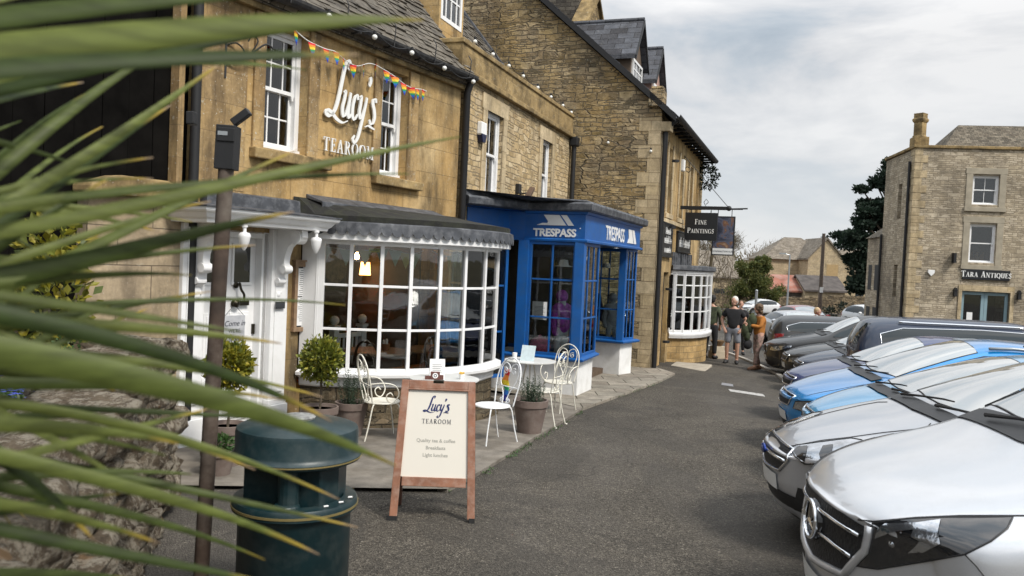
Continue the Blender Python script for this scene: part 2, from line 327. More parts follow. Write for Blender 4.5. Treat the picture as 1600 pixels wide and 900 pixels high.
def glass(name,tint=(.75,.8,.8),amt=1.0,ior=1.5,dens=.0):
    m,nt,b=newmat(name); nt.nodes.remove(b); o=[n for n in nt.nodes if n.type=='OUTPUT_MATERIAL'][0]
    tr=nd(nt,'ShaderNodeBsdfTransparent'); tr.inputs[0].default_value=c4(tint)
    gl=nd(nt,'ShaderNodeBsdfGlossy'); gl.inputs['Roughness'].default_value=.015
    fr=nd(nt,'ShaderNodeFresnel'); fr.inputs['IOR'].default_value=ior
    bp=nd(nt,'ShaderNodeBump'); bp.inputs['Strength'].default_value=.15; bp.inputs['Distance'].default_value=.01; nt.links.new(noi(nt,3,2),bp.inputs['Height'])
    nt.links.new(bp.outputs[0],gl.inputs['Normal']); nt.links.new(bp.outputs[0],fr.inputs['Normal'])
    mm=nd(nt,'ShaderNodeMath',operation='MULTIPLY'); nt.links.new(fr.outputs[0],mm.inputs[0]); mm.inputs[1].default_value=amt; mm.use_clamp=True
    ms=nd(nt,'ShaderNodeMixShader'); nt.links.new(mm.outputs[0],ms.inputs[0]); nt.links.new(tr.outputs[0],ms.inputs[1]); nt.links.new(gl.outputs[0],ms.inputs[2])
    nt.links.new(ms.outputs[0],o.inputs[0]); return m
M_pane=glass('window_glass',(.86,.90,.90),1.7,1.5)
M_paneup=glass('old_sash_glass',(.7,.74,.76),1.8,1.55)
M_carglass=mat('car_window_glass',(.02,.027,.03),.03,var=0,ior=1.55)
M_screen=mat('sky_pale_windscreen_glass',(.34,.36,.36),.04,var=0,ior=2.3,coat=1)  # pale grey base stands in for bright sky reflected in the screen
def paint(name,col,metal=.6,rough=.28,flake=True,dirt=True,cw=1):
    m,nt,b=newmat(name); b.inputs['Metallic'].default_value=metal; b.inputs['Roughness'].default_value=rough
    b.inputs['Coat Weight'].default_value=cw; b.inputs['Coat Roughness'].default_value=.02; b.inputs['Coat IOR'].default_value=1.5
    f=noi(nt,900,1); o=ramp(nt,f,[(.3,tuple(x*.85 for x in col)),(.7,tuple(min(1,x*1.12) for x in col))])
    o=mixc(nt,ramp(nt,noi(nt,2.2,6,.7),[(.5,0.0),(.8,.22)]),o,(.25,.24,.22)) if dirt else o
    nt.links.new(o,b.inputs['Base Color']); return m
def ribbon(mb,pts,wid,z,h,M=None,nib=None):
    # pts (x,y) stroke in plane, widths list/func; extruded from z to z+h (local z up)
    P=[Vector((p[0],p[1])) for p in pts]; n=len(P); Lf=[];Rt=[]
    for i in range(n):
        t=(P[min(i+1,n-1)]-P[max(i-1,0)]); t=t.normalized() if t.length>1e-9 else Vector((1,0)); q=Vector((-t.y,t.x))
        w=wid(i/(n-1)) if callable(wid) else (wid[i] if isinstance(wid,(list,tuple)) else wid)
        if nib is not None:
            w=w*(.22+.78*abs(q.x*math.cos(nib)+q.y*math.sin(nib)))
        Lf.append(P[i]+q*w/2); Rt.append(P[i]-q*w/2)
    vs=[(p.x,p.y,z) for p in Lf+Rt]+[(p.x,p.y,z+h) for p in Lf+Rt]; m=2*n; fs=[]
    for i in range(n-1):
        fs.append((m+i,m+n+i,m+n+i+1,m+i+1)); fs.append((i,i+1,n+i+1,n+i)); fs.append((i,m+i,m+i+1,i+1)); fs.append((n+i,n+i+1,m+n+i+1,m+n+i))
    fs.append((0,n,m+n,m)); fs.append((n-1,m+n-1,m+2*n-1,2*n-1))
    mb.add(vs,fs,M)
def spl(pts,k=8,closed=False):
    P=[Vector(p) for p in pts]; n=len(P); o=[]
    rng=n if closed else n-1
    for i in range(rng):
        a=P[(i-1)%n] if closed or i>0 else P[0]; b=P[i%n]; c=P[(i+1)%n]; d=P[(i+2)%n] if closed or i<n-2 else P[-1]
        for j in range(k):
            t=j/k; o.append(.5*((2*b)+(c-a)*t+(2*a-5*b+4*c-d)*t*t+(3*b-a-3*c+d)*t**3))
    if not closed: o.append(P[-1])
    return o
def arc(cx,cy,rx,ry,a0,a1,k=16): return [(cx+rx*math.cos(R(a0+(a1-a0)*i/k)),cy+ry*math.sin(R(a0+(a1-a0)*i/k))) for i in range(k+1)]
TH,TN=.135,.05
def _ser(x,y,w=.17): return ('l',[(x-w,y),(x+w,y)],.045)
SER={'T':(.72,[('l',[(.36,0),(.36,1)],TH),('l',[(.03,.975),(.69,.975)],.05),('l',[(.045,1),(.045,.78)],.04),('l',[(.675,1),(.675,.78)],.04),_ser(.36,.022)]),
'E':(.62,[('l',[(.16,0),(.16,1)],TH),('l',[(.02,.975),(.56,.975)],.05),('l',[(.02,.025),(.58,.025)],.05),('l',[(.2,.52),(.44,.52)],.05),('l',[(.55,1),(.55,.80)],.04),('l',[(.57,0),(.57,.22)],.04),('l',[(.44,.62),(.44,.42)],.04)]),
'A':(.76,[('l',[(.12,0),(.37,1)],.05),('l',[(.62,0),(.37,1)],TH),('l',[(.2,.34),(.52,.34)],.045),_ser(.12,.022,.12),_ser(.62,.022,.14)]),
'R':(.74,[('l',[(.17,0),(.17,1)],TH),('a',[(.17,.975)]+arc(.32,.75,.21,.225,90,-90)+[(.17,.525)],'n'),('l',[(.33,.52),(.64,.02)],TH*.9),_ser(.17,.022,.15),('l',[(.02,.978),(.2,.978)],.045),('l',[(.56,.022),(.74,.022)],.045)]),
'O':(.82,[('a',arc(.41,.5,.33,.475,90,450,32),'n')]),
'M':(.92,[('l',[(.14,0),(.16,1)],.05),('l',[(.78,0),(.76,1)],TH),('l',[(.17,1),(.46,.08)],TH*.85),('l',[(.75,1),(.46,.08)],.05),_ser(.14,.022,.12),_ser(.78,.022,.15),('l',[(.02,.978),(.2,.978)],.045),('l',[(.74,.978),(.92,.978)],.045)]),
'F':(.58,[('l',[(.16,0),(.16,1)],TH),('l',[(.02,.975),(.54,.975)],.05),('l',[(.2,.50),(.42,.50)],.05),('l',[(.53,1),(.53,.78)],.04),('l',[(.42,.6),(.42,.4)],.04),_ser(.16,.022,.15)]),
'I':(.34,[('l',[(.17,0),(.17,1)],TH),_ser(.17,.022,.15),_ser(.17,.978,.15)]),
'N':(.80,[('l',[(.15,0),(.15,1)],.05),('l',[(.66,0),(.66,1)],.05),('l',[(.13,1),(.67,0)],TH),_ser(.15,.022,.12),_ser(.66,.978,.12),('l',[(.02,.978),(.16,.978)],.045)]),
'P':(.62,[('l',[(.16,0),(.16,1)],TH),('a',[(.16,.975)]+arc(.32,.73,.22,.245,90,-90)+[(.16,.485)],'n'),_ser(.16,.022,.15),('l',[(.02,.978),(.2,.978)],.045)]),
'G':(.80,[('a',arc(.42,.5,.34,.475,50,325,30),'n'),('l',[(.66,.02),(.66,.42)],.11),('l',[(.52,.43),(.78,.43)],.045),('l',[(.66,.98),(.66,.74)],.035)]),
'S':(.56,[('a',[tuple(p) for p in spl([(.48,.80),(.40,.94),(.26,.97),(.13,.86),(.14,.68),(.28,.54),(.42,.42),(.47,.24),(.38,.06),(.22,.03),(.09,.12),(.06,.24)],5)],'s')]),
'Q':(.82,[('a',arc(.41,.5,.33,.475,90,450,32),'n'),('l',[(.42,.05),(.75,-.2)],.09)]),
'U':(.78,[('a',[(.17,1),(.17,.35)]+arc(.39,.3,.22,.28,180,360,14)+[(.61,1)],'n'),_ser(.17,.978,.14),_ser(.61,.978,.12)])}
def serif(mb,text,h,M,z=0,dep=.02,small=.78,track=.06,center=True,bold=1.0):
    # mixed case: capitals full, the rest small capitals
    items=[];x=0
    for ch in text:
        if ch==' ': x+=.4*h; continue
        s=h*(1 if ch.isupper() else small); w,st=SER[ch.upper()]; items.append((x,s,st)); x+=w*s+track*h
    x0=-x/2 if center else 0; k=0
    for xo,s,st in items:
        for t in st:
            pts=[(x0+xo+p[0]*s,p[1]*s) for p in t[1]]; k+=1; dz=dep+k%7*.0003
            if t[2]=='n': ribbon(mb,pts,TH*s*1.05*bold,z,dz,M,nib=0)
            elif t[2]=='s': ribbon(mb,pts,TH*s*bold,z,dz,M,nib=R(60))
            else: ribbon(mb,pts,t[2]*s*(bold if t[2]>.06 else (1+(bold-1)*.7)),z,dz,M)
    return x
def script_lucys(mb,h,M,z=0,dep=.02,w=.085):
    # calligraphic "Lucy's": each entry a pen stroke in units of cap height
    nib=R(20)
    st=[([(.62,.86),(.66,.97),(.60,1.0),(.52,.90),(.44,.66),(.36,.40),(.26,.17),(.12,.04),(.0,.06),(.02,.12),(.14,.10),(.32,.01),(.50,-.02),(.66,.03)],1.15),
        ([(.50,.47),(.56,.50),(.53,.36),(.48,.22),(.50,.10),(.58,.12),(.66,.28),(.72,.48)],.95),([(.73,.50),(.68,.30),(.66,.14),(.70,.09),(.77,.16)],.95),
        ([(.96,.42),(.93,.49),(.86,.44),(.80,.28),(.80,.13),(.87,.08),(.97,.18)],.95),
        ([(1.02,.47),(1.07,.49),(1.05,.36),(1.02,.22),(1.05,.13),(1.12,.18),(1.20,.34)],.95),([(1.26,.50),(1.18,.26),(1.09,.02),(1.00,-.20),(.90,-.30),(.84,-.25),(.90,-.18)],.95),
        ([(1.34,.86),(1.36,.80),(1.31,.70)],1.1),
        ([(1.56,.46),(1.55,.51),(1.48,.50),(1.46,.42),(1.51,.32),(1.53,.20),(1.48,.10),(1.40,.08),(1.36,.14)],1.0),
        ([(1.22,.0),(1.32,.035),(1.42,.02),(1.54,.0)],.75)]
    for k,(pts,s) in enumerate(st):
        P=[(p[0]*h,p[1]*h) for p in spl([(a,b) for a,b in pts],6)]
        ribbon(mb,P,lambda t,s=s:w*h*s*(.35+.65*math.sin(math.pi*min(1,max(0,t*.9+.08)))**.5),z,dep+k*.0004,M,nib=nib)
def sans(name,text,size,M,mt,parent,ext=.004,align='CENTER',sx=1,bold=0,shear=0,spacing=1):
    cu=bpy.data.curves.new(name,'FONT'); cu.body=text; cu.size=size; cu.extrude=ext; cu.align_x=align; cu.offset=bold; cu.shear=shear; cu.resolution_u=3; cu.space_character=spacing
    t=bpy.data.objects.new('tmp',cu); S.collection.objects.link(t); dg=bpy.context.evaluated_depsgraph_get()
    me=bpy.data.meshes.new_from_object(t.evaluated_get(dg)); bpy.data.objects.remove(t); bpy.data.curves.remove(cu)
    me.transform(M@Matrix.Scale(sx,4,(1,0,0))); o=bpy.data.objects.new(name,me); S.collection.objects.link(o); o.parent=parent
    me.materials.clear(); me.materials.append(mt); return o
FX=Matrix.Rotation(R(90),4,'X')   # text standing up, facing -y
def rings(verts_edges): pass
def skin(name,vs,es,rad,mt,parent,sub=2,root=0):
    me=bpy.data.meshes.new(name); me.from_pydata(vs,es,[]); o=bpy.data.objects.new(name,me); S.collection.objects.link(o)
    o.parent=None; sk=o.modifiers.new('skin','SKIN'); 
    for i,v in enumerate(me.skin_vertices[0].data):
        r=rad[i]; v.radius=(r,r) if not isinstance(r,tuple) else r; v.use_root=(i==root)
    sk.use_smooth_shade=True; sb=o.modifiers.new('sub','SUBSURF'); sb.levels=sub; sb.render_levels=sub
    dg=bpy.context.evaluated_depsgraph_get(); m2=bpy.data.meshes.new_from_object(o.evaluated_get(dg)); bpy.data.objects.remove(o)
    o=bpy.data.objects.new(name,m2); S.collection.objects.link(o); o.parent=parent; m2.materials.clear(); m2.materials.append(mt); return o
def leaves(mb,c,r,n,size,sq=(1,1,1),shell=.55,rnd=random,fold=True,up=.3):
    for i in range(n):
        while True:
            d=Vector((rnd.uniform(-1,1),rnd.uniform(-1,1),rnd.uniform(-1,1)))
            if .05<d.length<1: break
        d=d.normalized()*(shell+(1-shell)*rnd.random()) if rnd.random()<.75 else d
        p=Vector((c[0]+d.x*r*sq[0],c[1]+d.y*r*sq[1],c[2]+d.z*r*sq[2]))
        a=(d+Vector((rnd.uniform(-.8,.8),rnd.uniform(-.8,.8),rnd.uniform(-.8,.8)+up))).normalized(); s=size*rnd.uniform(.6,1.3)
        b=a.cross(Vector((rnd.uniform(-1,1),rnd.uniform(-1,1),rnd.uniform(-1,1)))).normalized(); w=s*.32
        q=a.cross(b)*s*.1
        mb.add([p,p+a*s*.5+b*w+q,p+a*s,p+a*s*.5-b*w+q],[(0,1,2,3)])
def foliage(name,cols,rough=.5,scale=9):
    m,nt,b=newmat(name); b.inputs['Roughness'].default_value=rough
    f=noi(nt,scale,4,.6); g=nd(nt,'ShaderNodeNewGeometry'); 
    o=ramp(nt,g.outputs['Random Per Island'],[(i/(len(cols)-1),c) for i,c in enumerate(cols)])
    o=mixc(nt,.3,o,ramp(nt,f,[(.3,.3),(.7,.9)]),'OVERLAY'); nt.links.new(o,b.inputs['Base Color'])
    b.inputs['Subsurface Weight'].default_value=0
    tr=nd(nt,'ShaderNodeBsdfTranslucent'); nt.links.new(o,tr.inputs[0]); ms=nd(nt,'ShaderNodeMixShader'); ms.inputs[0].default_value=.3
    ou=[n for n in nt.nodes if n.type=='OUTPUT_MATERIAL'][0]; nt.links.new(b.outputs[0],ms.inputs[1]); nt.links.new(tr.outputs[0],ms.inputs[2]); nt.links.new(ms.outputs[0],ou.inputs[0]); return m
M_bay=foliage('variegated_bay_leaf',[(.10,.12,.015),(.22,.24,.03),(.06,.09,.02),(.38,.34,.04)])
M_euon=foliage('yellow_green_leaf',[(.10,.12,.015),(.30,.27,.02),(.07,.10,.02),(.40,.32,.03)])
M_lav=foliage('rosemary_leaf',[(.03,.05,.03),(.06,.09,.05),(.04,.07,.04)])
M_dkleaf=foliage('dark_evergreen_leaf',[(.008,.014,.008),(.015,.025,.012),(.006,.010,.006)],.7)
M_cedar=foliage('conifer_needles',[(.010,.022,.014),(.02,.038,.022),(.014,.028,.016)],.8,2)
M_bush=foliage('garden_bush_leaf',[(.05,.07,.02),(.10,.12,.03),(.16,.15,.04),(.06,.09,.03)],.7,2)
M_twig=foliage('bare_twigs',[(.12,.095,.07),(.18,.145,.10),(.09,.07,.05),(.16,.14,.07)],.9,2)
M_groundcov=foliage('rockery_leaf',[(.03,.07,.015),(.05,.11,.03),(.07,.10,.03)])
# ================= SETTING =================
def struct(o): o['kind']='structure'; return o
def gsheet(name,poly,dz,m,n=1):
    bm=bmesh.new(); vs=[bm.verts.new((x,y,0)) for x,y in poly]; f=bm.faces.new(vs)
    ys=[y for _,y in poly]; xs=[x for x,_ in poly]
    for k in (4,5,6,7,7.5): 
        if min(xs)<k<max(xs): bmesh.ops.bisect_plane(bm,geom=bm.verts[:]+bm.edges[:]+bm.faces[:],plane_co=(k,0,0),plane_no=(1,0,0))
    for k in (-20,85):
        if min(ys)<k<max(ys): bmesh.ops.bisect_plane(bm,geom=bm.verts[:]+bm.edges[:]+bm.faces[:],plane_co=(0,k,0),plane_no=(0,1,0))
    for v in bm.verts: v.co.z=gz(v.co.x,v.co.y)+dz
    bmesh.ops.recalc_face_normals(bm,faces=bm.faces)
    if sum(f.normal.z for f in bm.faces)<0: bmesh.ops.reverse_faces(bm,faces=bm.faces)
    me=bpy.data.meshes.new(name); bm.to_mesh(me); bm.free(); boxuv(me); me.materials.append(m)
    o=bpy.data.objects.new(name,me); S.collection.objects.link(o); return o
def asphalt():
    m,nt,b=newmat('worn_asphalt'); b.inputs['Roughness'].default_value=.85; b.inputs['Specular IOR Level'].default_value=.3
    t=nd(nt,'ShaderNodeTexCoord')
    vo=nd(nt,'ShaderNodeTexVoronoi'); vo.inputs['Scale'].default_value=95; nt.links.new(t.outputs['Object'],vo.inputs['Vector'])
    a=ramp(nt,vo.outputs['Color'],[(.1,(.034,.029,.023)),(.5,(.078,.068,.055)),(.85,(.14,.124,.10)),(1,(.28,.25,.21))])
    a=mixc(nt,.65,a,ramp(nt,noi(nt,38,5,.7),[(.32,.12),(.72,.88)]),'OVERLAY')
    a=mixc(nt,.55,a,ramp(nt,noi(nt,1.1,6,.6),[(.3,.28),(.72,.74)]),'OVERLAY')
    a=mixc(nt,ramp(nt,noi(nt,.35,5,.6,sc=(1.4,.35,1)),[(.48,0.0),(.62,.45)]),a,(.105,.095,.085))
    a=mixc(nt,ramp(nt,noi(nt,.55,3,.5,dist=.6),[(.50,0.0),(.515,.35)]),a,(.045,.041,.036))
    a=mixc(nt,ramp(nt,noi(nt,2.3,6,.7),[(.60,0.0),(.72,.5)]),a,(.03,.027,.024))
    cv=nd(nt,'ShaderNodeTexVoronoi',feature='DISTANCE_TO_EDGE'); cv.inputs['Scale'].default_value=.42; cn=nd(nt,'ShaderNodeTexNoise'); cn.inputs['Scale'].default_value=1.6; cn.inputs['Detail'].default_value=6; nt.links.new(t.outputs['Object'],cn.inputs[0])
    ca=nd(nt,'ShaderNodeVectorMath',operation='MULTIPLY_ADD'); nt.links.new(cn.outputs['Color'],ca.inputs[0]); ca.inputs[1].default_value=(1.1,1.1,0); nt.links.new(t.outputs['Object'],ca.inputs[2]); nt.links.new(ca.outputs[0],cv.inputs['Vector'])
    a=mixc(nt,ramp(nt,cv.outputs['Distance'],[(.002,.4),(.008,0.0)]),a,(.02,.018,.016))
    # pale grit and crumbs lying on the surface
    v2=nd(nt,'ShaderNodeTexVoronoi'); v2.inputs['Scale'].default_value=9; nt.links.new(t.outputs['Object'],v2.inputs['Vector'])
    a=mixc(nt,ramp(nt,v2.outputs['Distance'],[(.05,.75),(.075,0.0)]),a,(.30,.27,.22))
    nt.links.new(a,b.inputs['Base Color'])
    bump(nt,b,vo.outputs['Distance'],.9,.012); return m
M_asph=asphalt()
def paving(name,w,h,pal,mort,ms=.012,dist=.012,samt=.5,lich=.35,bmp=.5):
    return stone(name,pal,w,h,mort,ms,dist,bmp,(.09,.08,.065),samt,lich,second=False,sscale=.8)
M_flag=paving('paving_flags',.75,.5,[(.19,.165,.135),(.25,.22,.18),(.22,.20,.165),(.29,.26,.215)],(.05,.045,.03))
M_conc=mat('worn_concrete',(.175,.155,.13),.9,var=.3,scale=5,bmp=.8,bscale=60,bdist=.006,dirt=(.09,.075,.055),dscale=3,damt=.7)
M_kerb=mat('pale_kerbstone',(.36,.33,.29),.9,var=.25,scale=6,bmp=.5,bscale=40)
M_grass=mat('far_grass',(.07,.09,.03),.95,var=.4,scale=1.5)
M_hill=mat('hill_scrub',(.10,.09,.05),1,var=.4,scale=.1)
struct(gsheet('ground',[(-900,-200),(1100,-200),(1100,1500),(-900,1500)],-.03,M_hill))
struct(gsheet('road',[(-12,-8),(26,-8),(60,60),(70,96),(-30,96),(-12,40)],0,M_asph))
# worn concrete apron before the tearoom
o=struct(gsheet('pavement',[(-4.6,4.2),(-2.65,6.75),(-.48,7.02),(-.22,7.75),(.35,9.6),(1.12,12.0),(.2,13.2),(-3.6,10.5),(-5.2,7.0)],.035,M_conc))
o=struct(gsheet('stone_pavement',[(1.12,12.02),(1.75,13.4),(3.0,16.1),(3.62,17.7),(3.4,18.9),(2.0,19.6),(-.6,13.8),(.22,13.2)],.039,M_flag))
mb=MB(); 
def kerbline(pts,w,h,name,m,down=.02):
    mb=MB()
    for (x0,y0),(x1,y1) in zip(pts,pts[1:]):
        d=Vector((x1-x0,y1-y0)); q=Vector((-d.y,d.x)).normalized()*w; n=max(1,int(d.length/.9))
        for i in range(n):
            a=(x0+d.x*(i+.01)/n,y0+d.y*(i+.01)/n); c=(x0+d.x*(i+.99)/n,y0+d.y*(i+.99)/n); hh=h+random.uniform(-.006,.006)
            P=[(a[0],a[1]),(c[0],c[1]),(c[0]+q.x,c[1]+q.y),(a[0]+q.x,a[1]+q.y)]
            vs=[(x,y,gz(x,y)-.1) for x,y in P]+[(x,y,gz(x,y)+hh) for x,y in P]
            mb.add(vs,[(0,3,2,1),(4,5,6,7),(0,1,5,4),(1,2,6,5),(2,3,7,6),(3,0,4,7)])
    return mb.build(name,m,bev=.006)
struct(kerbline([(1.12,12.02),(1.75,13.4),(3.0,16.1),(3.62,17.7)],.12,.045,'kerb',M_flag))
struct(kerbline([(-.48,7.02),(-.22,7.75),(.35,9.6),(1.12,12.0)],.10,.041,'kerb',M_conc))
struct(kerbline([(5.35,14.4),(5.95,16.9),(6.6,19.8),(7.0,24),(7.2,30)],.13,.05,'kerb',M_kerb))
M_rpaint=mat('worn_road_paint',(.42,.41,.39),.8,var=.3,scale=30,dirt=(.1,.09,.08),dscale=18,damt=.8)
for k,(P,m) in enumerate([([(1138,607.5),(1192,613.5),(1196,618),(1141,611.5)],M_rpaint),([(1128,597),(1145,599),(1146,603),(1127,601)],mat('access_cover',(.22,.22,.23),.6,.2))]):
    pts=[]
    for u,v in P:
        r=ray(u,v); kk=(-CZ+.026*6)/(r.z+.026*r.y); pts.append((kk*r.x,kk*r.y))
    o=struct(gsheet('road_marking' if k==0 else 'access_cover',pts,.006,m))
# moss, weeds and leaf litter along the pavement edge
mb=MB(); rr=random.Random(3)
for i in range(1500):
    t=rr.random(); pts=[(-.48,7.02),(-.22,7.75),(.35,9.6),(1.12,12.0),(1.75,13.4),(3.0,16.1)]
    k=rr.choice([0,0,1,1,1,2,2,3,4]); a,b=pts[k],pts[k+1]; x=a[0]+(b[0]-a[0])*t+rr.gauss(0,.035)+.03; y=a[1]+(b[1]-a[1])*t
    if noise.noise(Vector((x*2,y*2,0)))<.0: continue
    s=rr.uniform(.01,.03); p=Vector((x,y,gz(x,y)+.012)); q=Vector((rr.uniform(-1,1),rr.uniform(-1,1),rr.uniform(.2,1.2))).normalized()*s; w=Vector((q.y,-q.x,.0))*.35
    mb.add([p-w,p+q*.5-w*1.2,p+q,p+w],[(0,1,2,3)])
o=mb.build('verge_weeds',M_groundcov); tag(o,'moss and tiny weeds along the ragged edge of the pavement','weeds',kind='stuff')

# ================= BUILDINGS =================
def wallgrid(mb,x0,x1,z0,z1,y0,y1,holes):
    xs=sorted({x0,x1}|{h[0] for h in holes}|{h[1] for h in holes}); zs=sorted({z0,z1}|{h[2] for h in holes}|{h[3] for h in holes})
    xs=[x for x in xs if x0<=x<=x1]; zs=[z for z in zs if z0<=z<=z1]
    def solid(i,j):
        if i<0 or j<0 or i>=len(xs)-1 or j>=len(zs)-1: return False
        cx=(xs[i]+xs[i+1])/2; cz=(zs[j]+zs[j+1])/2
        return not any(h[0]<cx<h[1] and h[2]<cz<h[3] for h in holes)
    for i in range(len(xs)-1):
        for j in range(len(zs)-1):
            if not solid(i,j): continue
            a,b,c,d=xs[i],xs[i+1],zs[j],zs[j+1]
            mb.add([(a,y0,c),(b,y0,c),(b,y0,d),(a,y0,d)],[(0,1,2,3)]); mb.add([(a,y1,c),(b,y1,c),(b,y1,d),(a,y1,d)],[(3,2,1,0)])
            if not solid(i-1,j): mb.add([(a,y0,c),(a,y1,c),(a,y1,d),(a,y0,d)],[(3,2,1,0)])
            if not solid(i+1,j): mb.add([(b,y0,c),(b,y1,c),(b,y1,d),(b,y0,d)],[(0,1,2,3)])
            if not solid(i,j-1): mb.add([(a,y0,c),(b,y0,c),(b,y1,c),(a,y1,c)],[(3,2,1,0)])
            if not solid(i,j+1): mb.add([(a,y0,d),(b,y0,d),(b,y1,d),(a,y1,d)],[(0,1,2,3)])
    return mb
def glaze(fr,pn,P,Q,z0,z1,nc,nr,fw=.05,bar=.022,th=.05,rows=None,cols=None,ends=True):
    """glazed panel between plan points P,Q: frame+bars into fr, one glass pane into pn"""
    P=Vector(P);Q=Vector(Q);d=(Q-P);Ln=d.length;d.normalize()
    M=Matrix.Translation((P.x,P.y,0))@Matrix.Rotation(math.atan2(d.y,d.x),4,'Z')
    h=th/2
    fr.box(0,Ln,-h,h,z0,z0+fw,M); fr.box(0,Ln,-h,h,z1-fw,z1,M)
    if ends: fr.box(0,fw,-h+.001,h-.001,z0+fw,z1-fw,M); fr.box(Ln-fw,Ln,-h+.001,h-.001,z0+fw,z1-fw,M)
    xs=cols or [Ln*i/nc for i in range(1,nc)]; zs=rows or [z0+(z1-z0)*i/nr for i in range(1,nr)]
    for x in xs: fr.box(x-bar/2,x+bar/2,-h*.7,h*.7,z0+fw,z1-fw,M)
    for z in zs:
        ex=[fw if ends else 0]+list(xs)+[Ln-fw if ends else Ln]
        for a,b in zip(ex,ex[1:]): fr.box(a+bar/2,b-bar/2,-h*.6,h*.6,z-bar/2,z+bar/2,M)
    pn.box(.01,Ln-.01,-.003,.003,z0+.01,z1-.01,M)
def sash(root,x0,x1,z0,z1,y,nx,nzt,nzb,curtain=None,name='sash_window',m=None,tie=None):
    """two sash window standing in a reveal, its face towards -y"""
    m=m or M_white; f=MB();p=MB(); zm=(z0+z1)/2+.01
    f.box(x0,x0+.07,y-.02,y+.09,z0,z1); f.box(x1-.07,x1,y-.02,y+.09,z0,z1); f.box(x0+.07,x1-.07,y-.02,y+.09,z1-.06,z1); f.box(x0-.01,x1+.01,y-.05,y+.09,z0-.03,z0+.045)
    p2_=MB(); glaze(f,p,(x0+.07,y+.02),(x1-.07,y+.02),zm-.025,z1-.06,nx,nzt,.045,.02,.035)
    glaze(f,p2_,(x0+.07,y+.055),(x1-.07,y+.055),z0+.045,zm+.02,nx,nzb,.05,.02,.035)
    for xx in (x0+.10,x1-.10): f.prism([(xx-.02,zm-.025),(xx+.02,zm-.025),(xx+.012,zm-.08),(xx-.012,zm-.08)],y-.005,y+.03,'y')
    o=f.build(name,m,root,bev=.004)
    p.build('pane',M_paneup,o); p2_.build('pane',M_paneup,o)
    if curtain:
        c=MB(); n=40
        for (a,b) in ([(x0+.07,x0+.07+(x1-x0-.14)*curtain)] if curtain<1 else [(x0+.07,x1-.07)])+([(x1-.07-(x1-x0-.14)*curtain,x1-.07)] if curtain<1 else []):
            vs=[];
            for i in range(n+1):
                xx=a+(b-a)*i/n; yy=y+.16+.018*math.sin(i*1.3)+.008*math.sin(i*3.1)
                vs+=[(xx,yy,z0+.03),(xx,yy,z1-.05)]
            c.add(vs,[(2*i,2*i+2,2*i+3,2*i+1) for i in range(n)])
        c.build('curtain',mat('net_curtain',(.62,.62,.60),.9,var=.1,scale=10),o,smooth=True)
    b=MB(); b.box(x0-.05,x1+.05,y+.55,y+.56,z0-.2,z1+.2); b.build('dark_room_behind',M_dark,o)
    return o
def slates(mb,x0,x1,ya,za,yb,zb,w=.24,g=.13,th=.016,rnd=random,jit=1.0,step=1):
    """overlapping roof slates laid from eave (ya,za) up to ridge (yb,zb)"""
    d=Vector((0,yb-ya,zb-za)); Ln=d.length; d.normalize(); nrm=Vector((0,-d.z,d.y)); 
    if nrm.z<0: nrm=-nrm
    r=0; s=0
    while s<Ln:
        x=x0-rnd.random()*w*.5
        gg=g*(1-.35*s/Ln)
        while x<x1:
            ww=w*rnd.uniform(.55,1.35); a=max(x,x0); b=min(x+ww-.006,x1)
            if b-a>.03:
                l=gg*2.0; j=rnd.uniform(-.018,.018)*jit; t=th*rnd.uniform(.7,1.7); lift=rnd.uniform(0,.010)*jit
                o=Vector((0,ya,za))+d*(s+j); k=d*l
                lo=nrm*(.018+t+lift); l2=nrm*(.002)
                vs=[Vector((a,0,0))+o+nrm*(.018+lift),Vector((b,0,0))+o+nrm*(.018+lift)+d*rnd.uniform(-.01,.01)*jit,Vector((b,0,0))+o+k,Vector((a,0,0))+o+k,
                    Vector((a,0,0))+o+lo,Vector((b,0,0))+o+lo+nrm*rnd.uniform(-.004,.004)*jit,Vector((b,0,0))+o+k+nrm*t,Vector((a,0,0))+o+k+nrm*t]
                mb.add(vs,[(0,3,2,1),(4,5,6,7),(0,1,5,4),(1,2,6,5),(2,3,7,6),(3,0,4,7)])
            x+=ww
        s+=gg
def pipe(name,root,pts,r,m,label=None,brk=()):
    mb=MB(); mb.tube(pts,r,10)
    for z in brk:
        x,y=pts[0][0],pts[0][1]; mb.lathe([(r*1.35,z),(r*1.35,z+.05)],10,(x,y,0)); mb.box(x-.07,x+.07,y,y+.06,z+.01,z+.04)
    return mb.build(name,m,root,smooth='auto')

# ---------- TEAROOM ----------
FA=Fr(-2.97,8.9,28)
TR=FA.root('tearoom_house',label='honey stone tearoom with white bow window, white door and stone slate roof',cat='house')
w=MB(); H=[(.26,.96,3.14,4.52),(2.36,2.98,3.08,4.50),(-.5,.36,-.3,2.18),(.95,4.22,.35,2.25)]
wallgrid(w,-.62,4.36,-.4,4.78,0,.35,H); w.build('wall',M_ashlar,TR)
# lichen-covered end of the wall beside the black pipe, 3 mm proud
w=MB(); w.box(-.615,.02,-.006,.0,2.62,4.775); w.build('lichened_wall_end',M_ashlar_lich,TR)
w=MB(); w.box(4.0,4.355,.35,6,-.4,4.7); w.box(-.62,-.3,.35,6,-.4,4.7); w.box(-.3,4.0,5.7,6,-.4,4.7); w.build('side_wall',M_ashlar,TR)
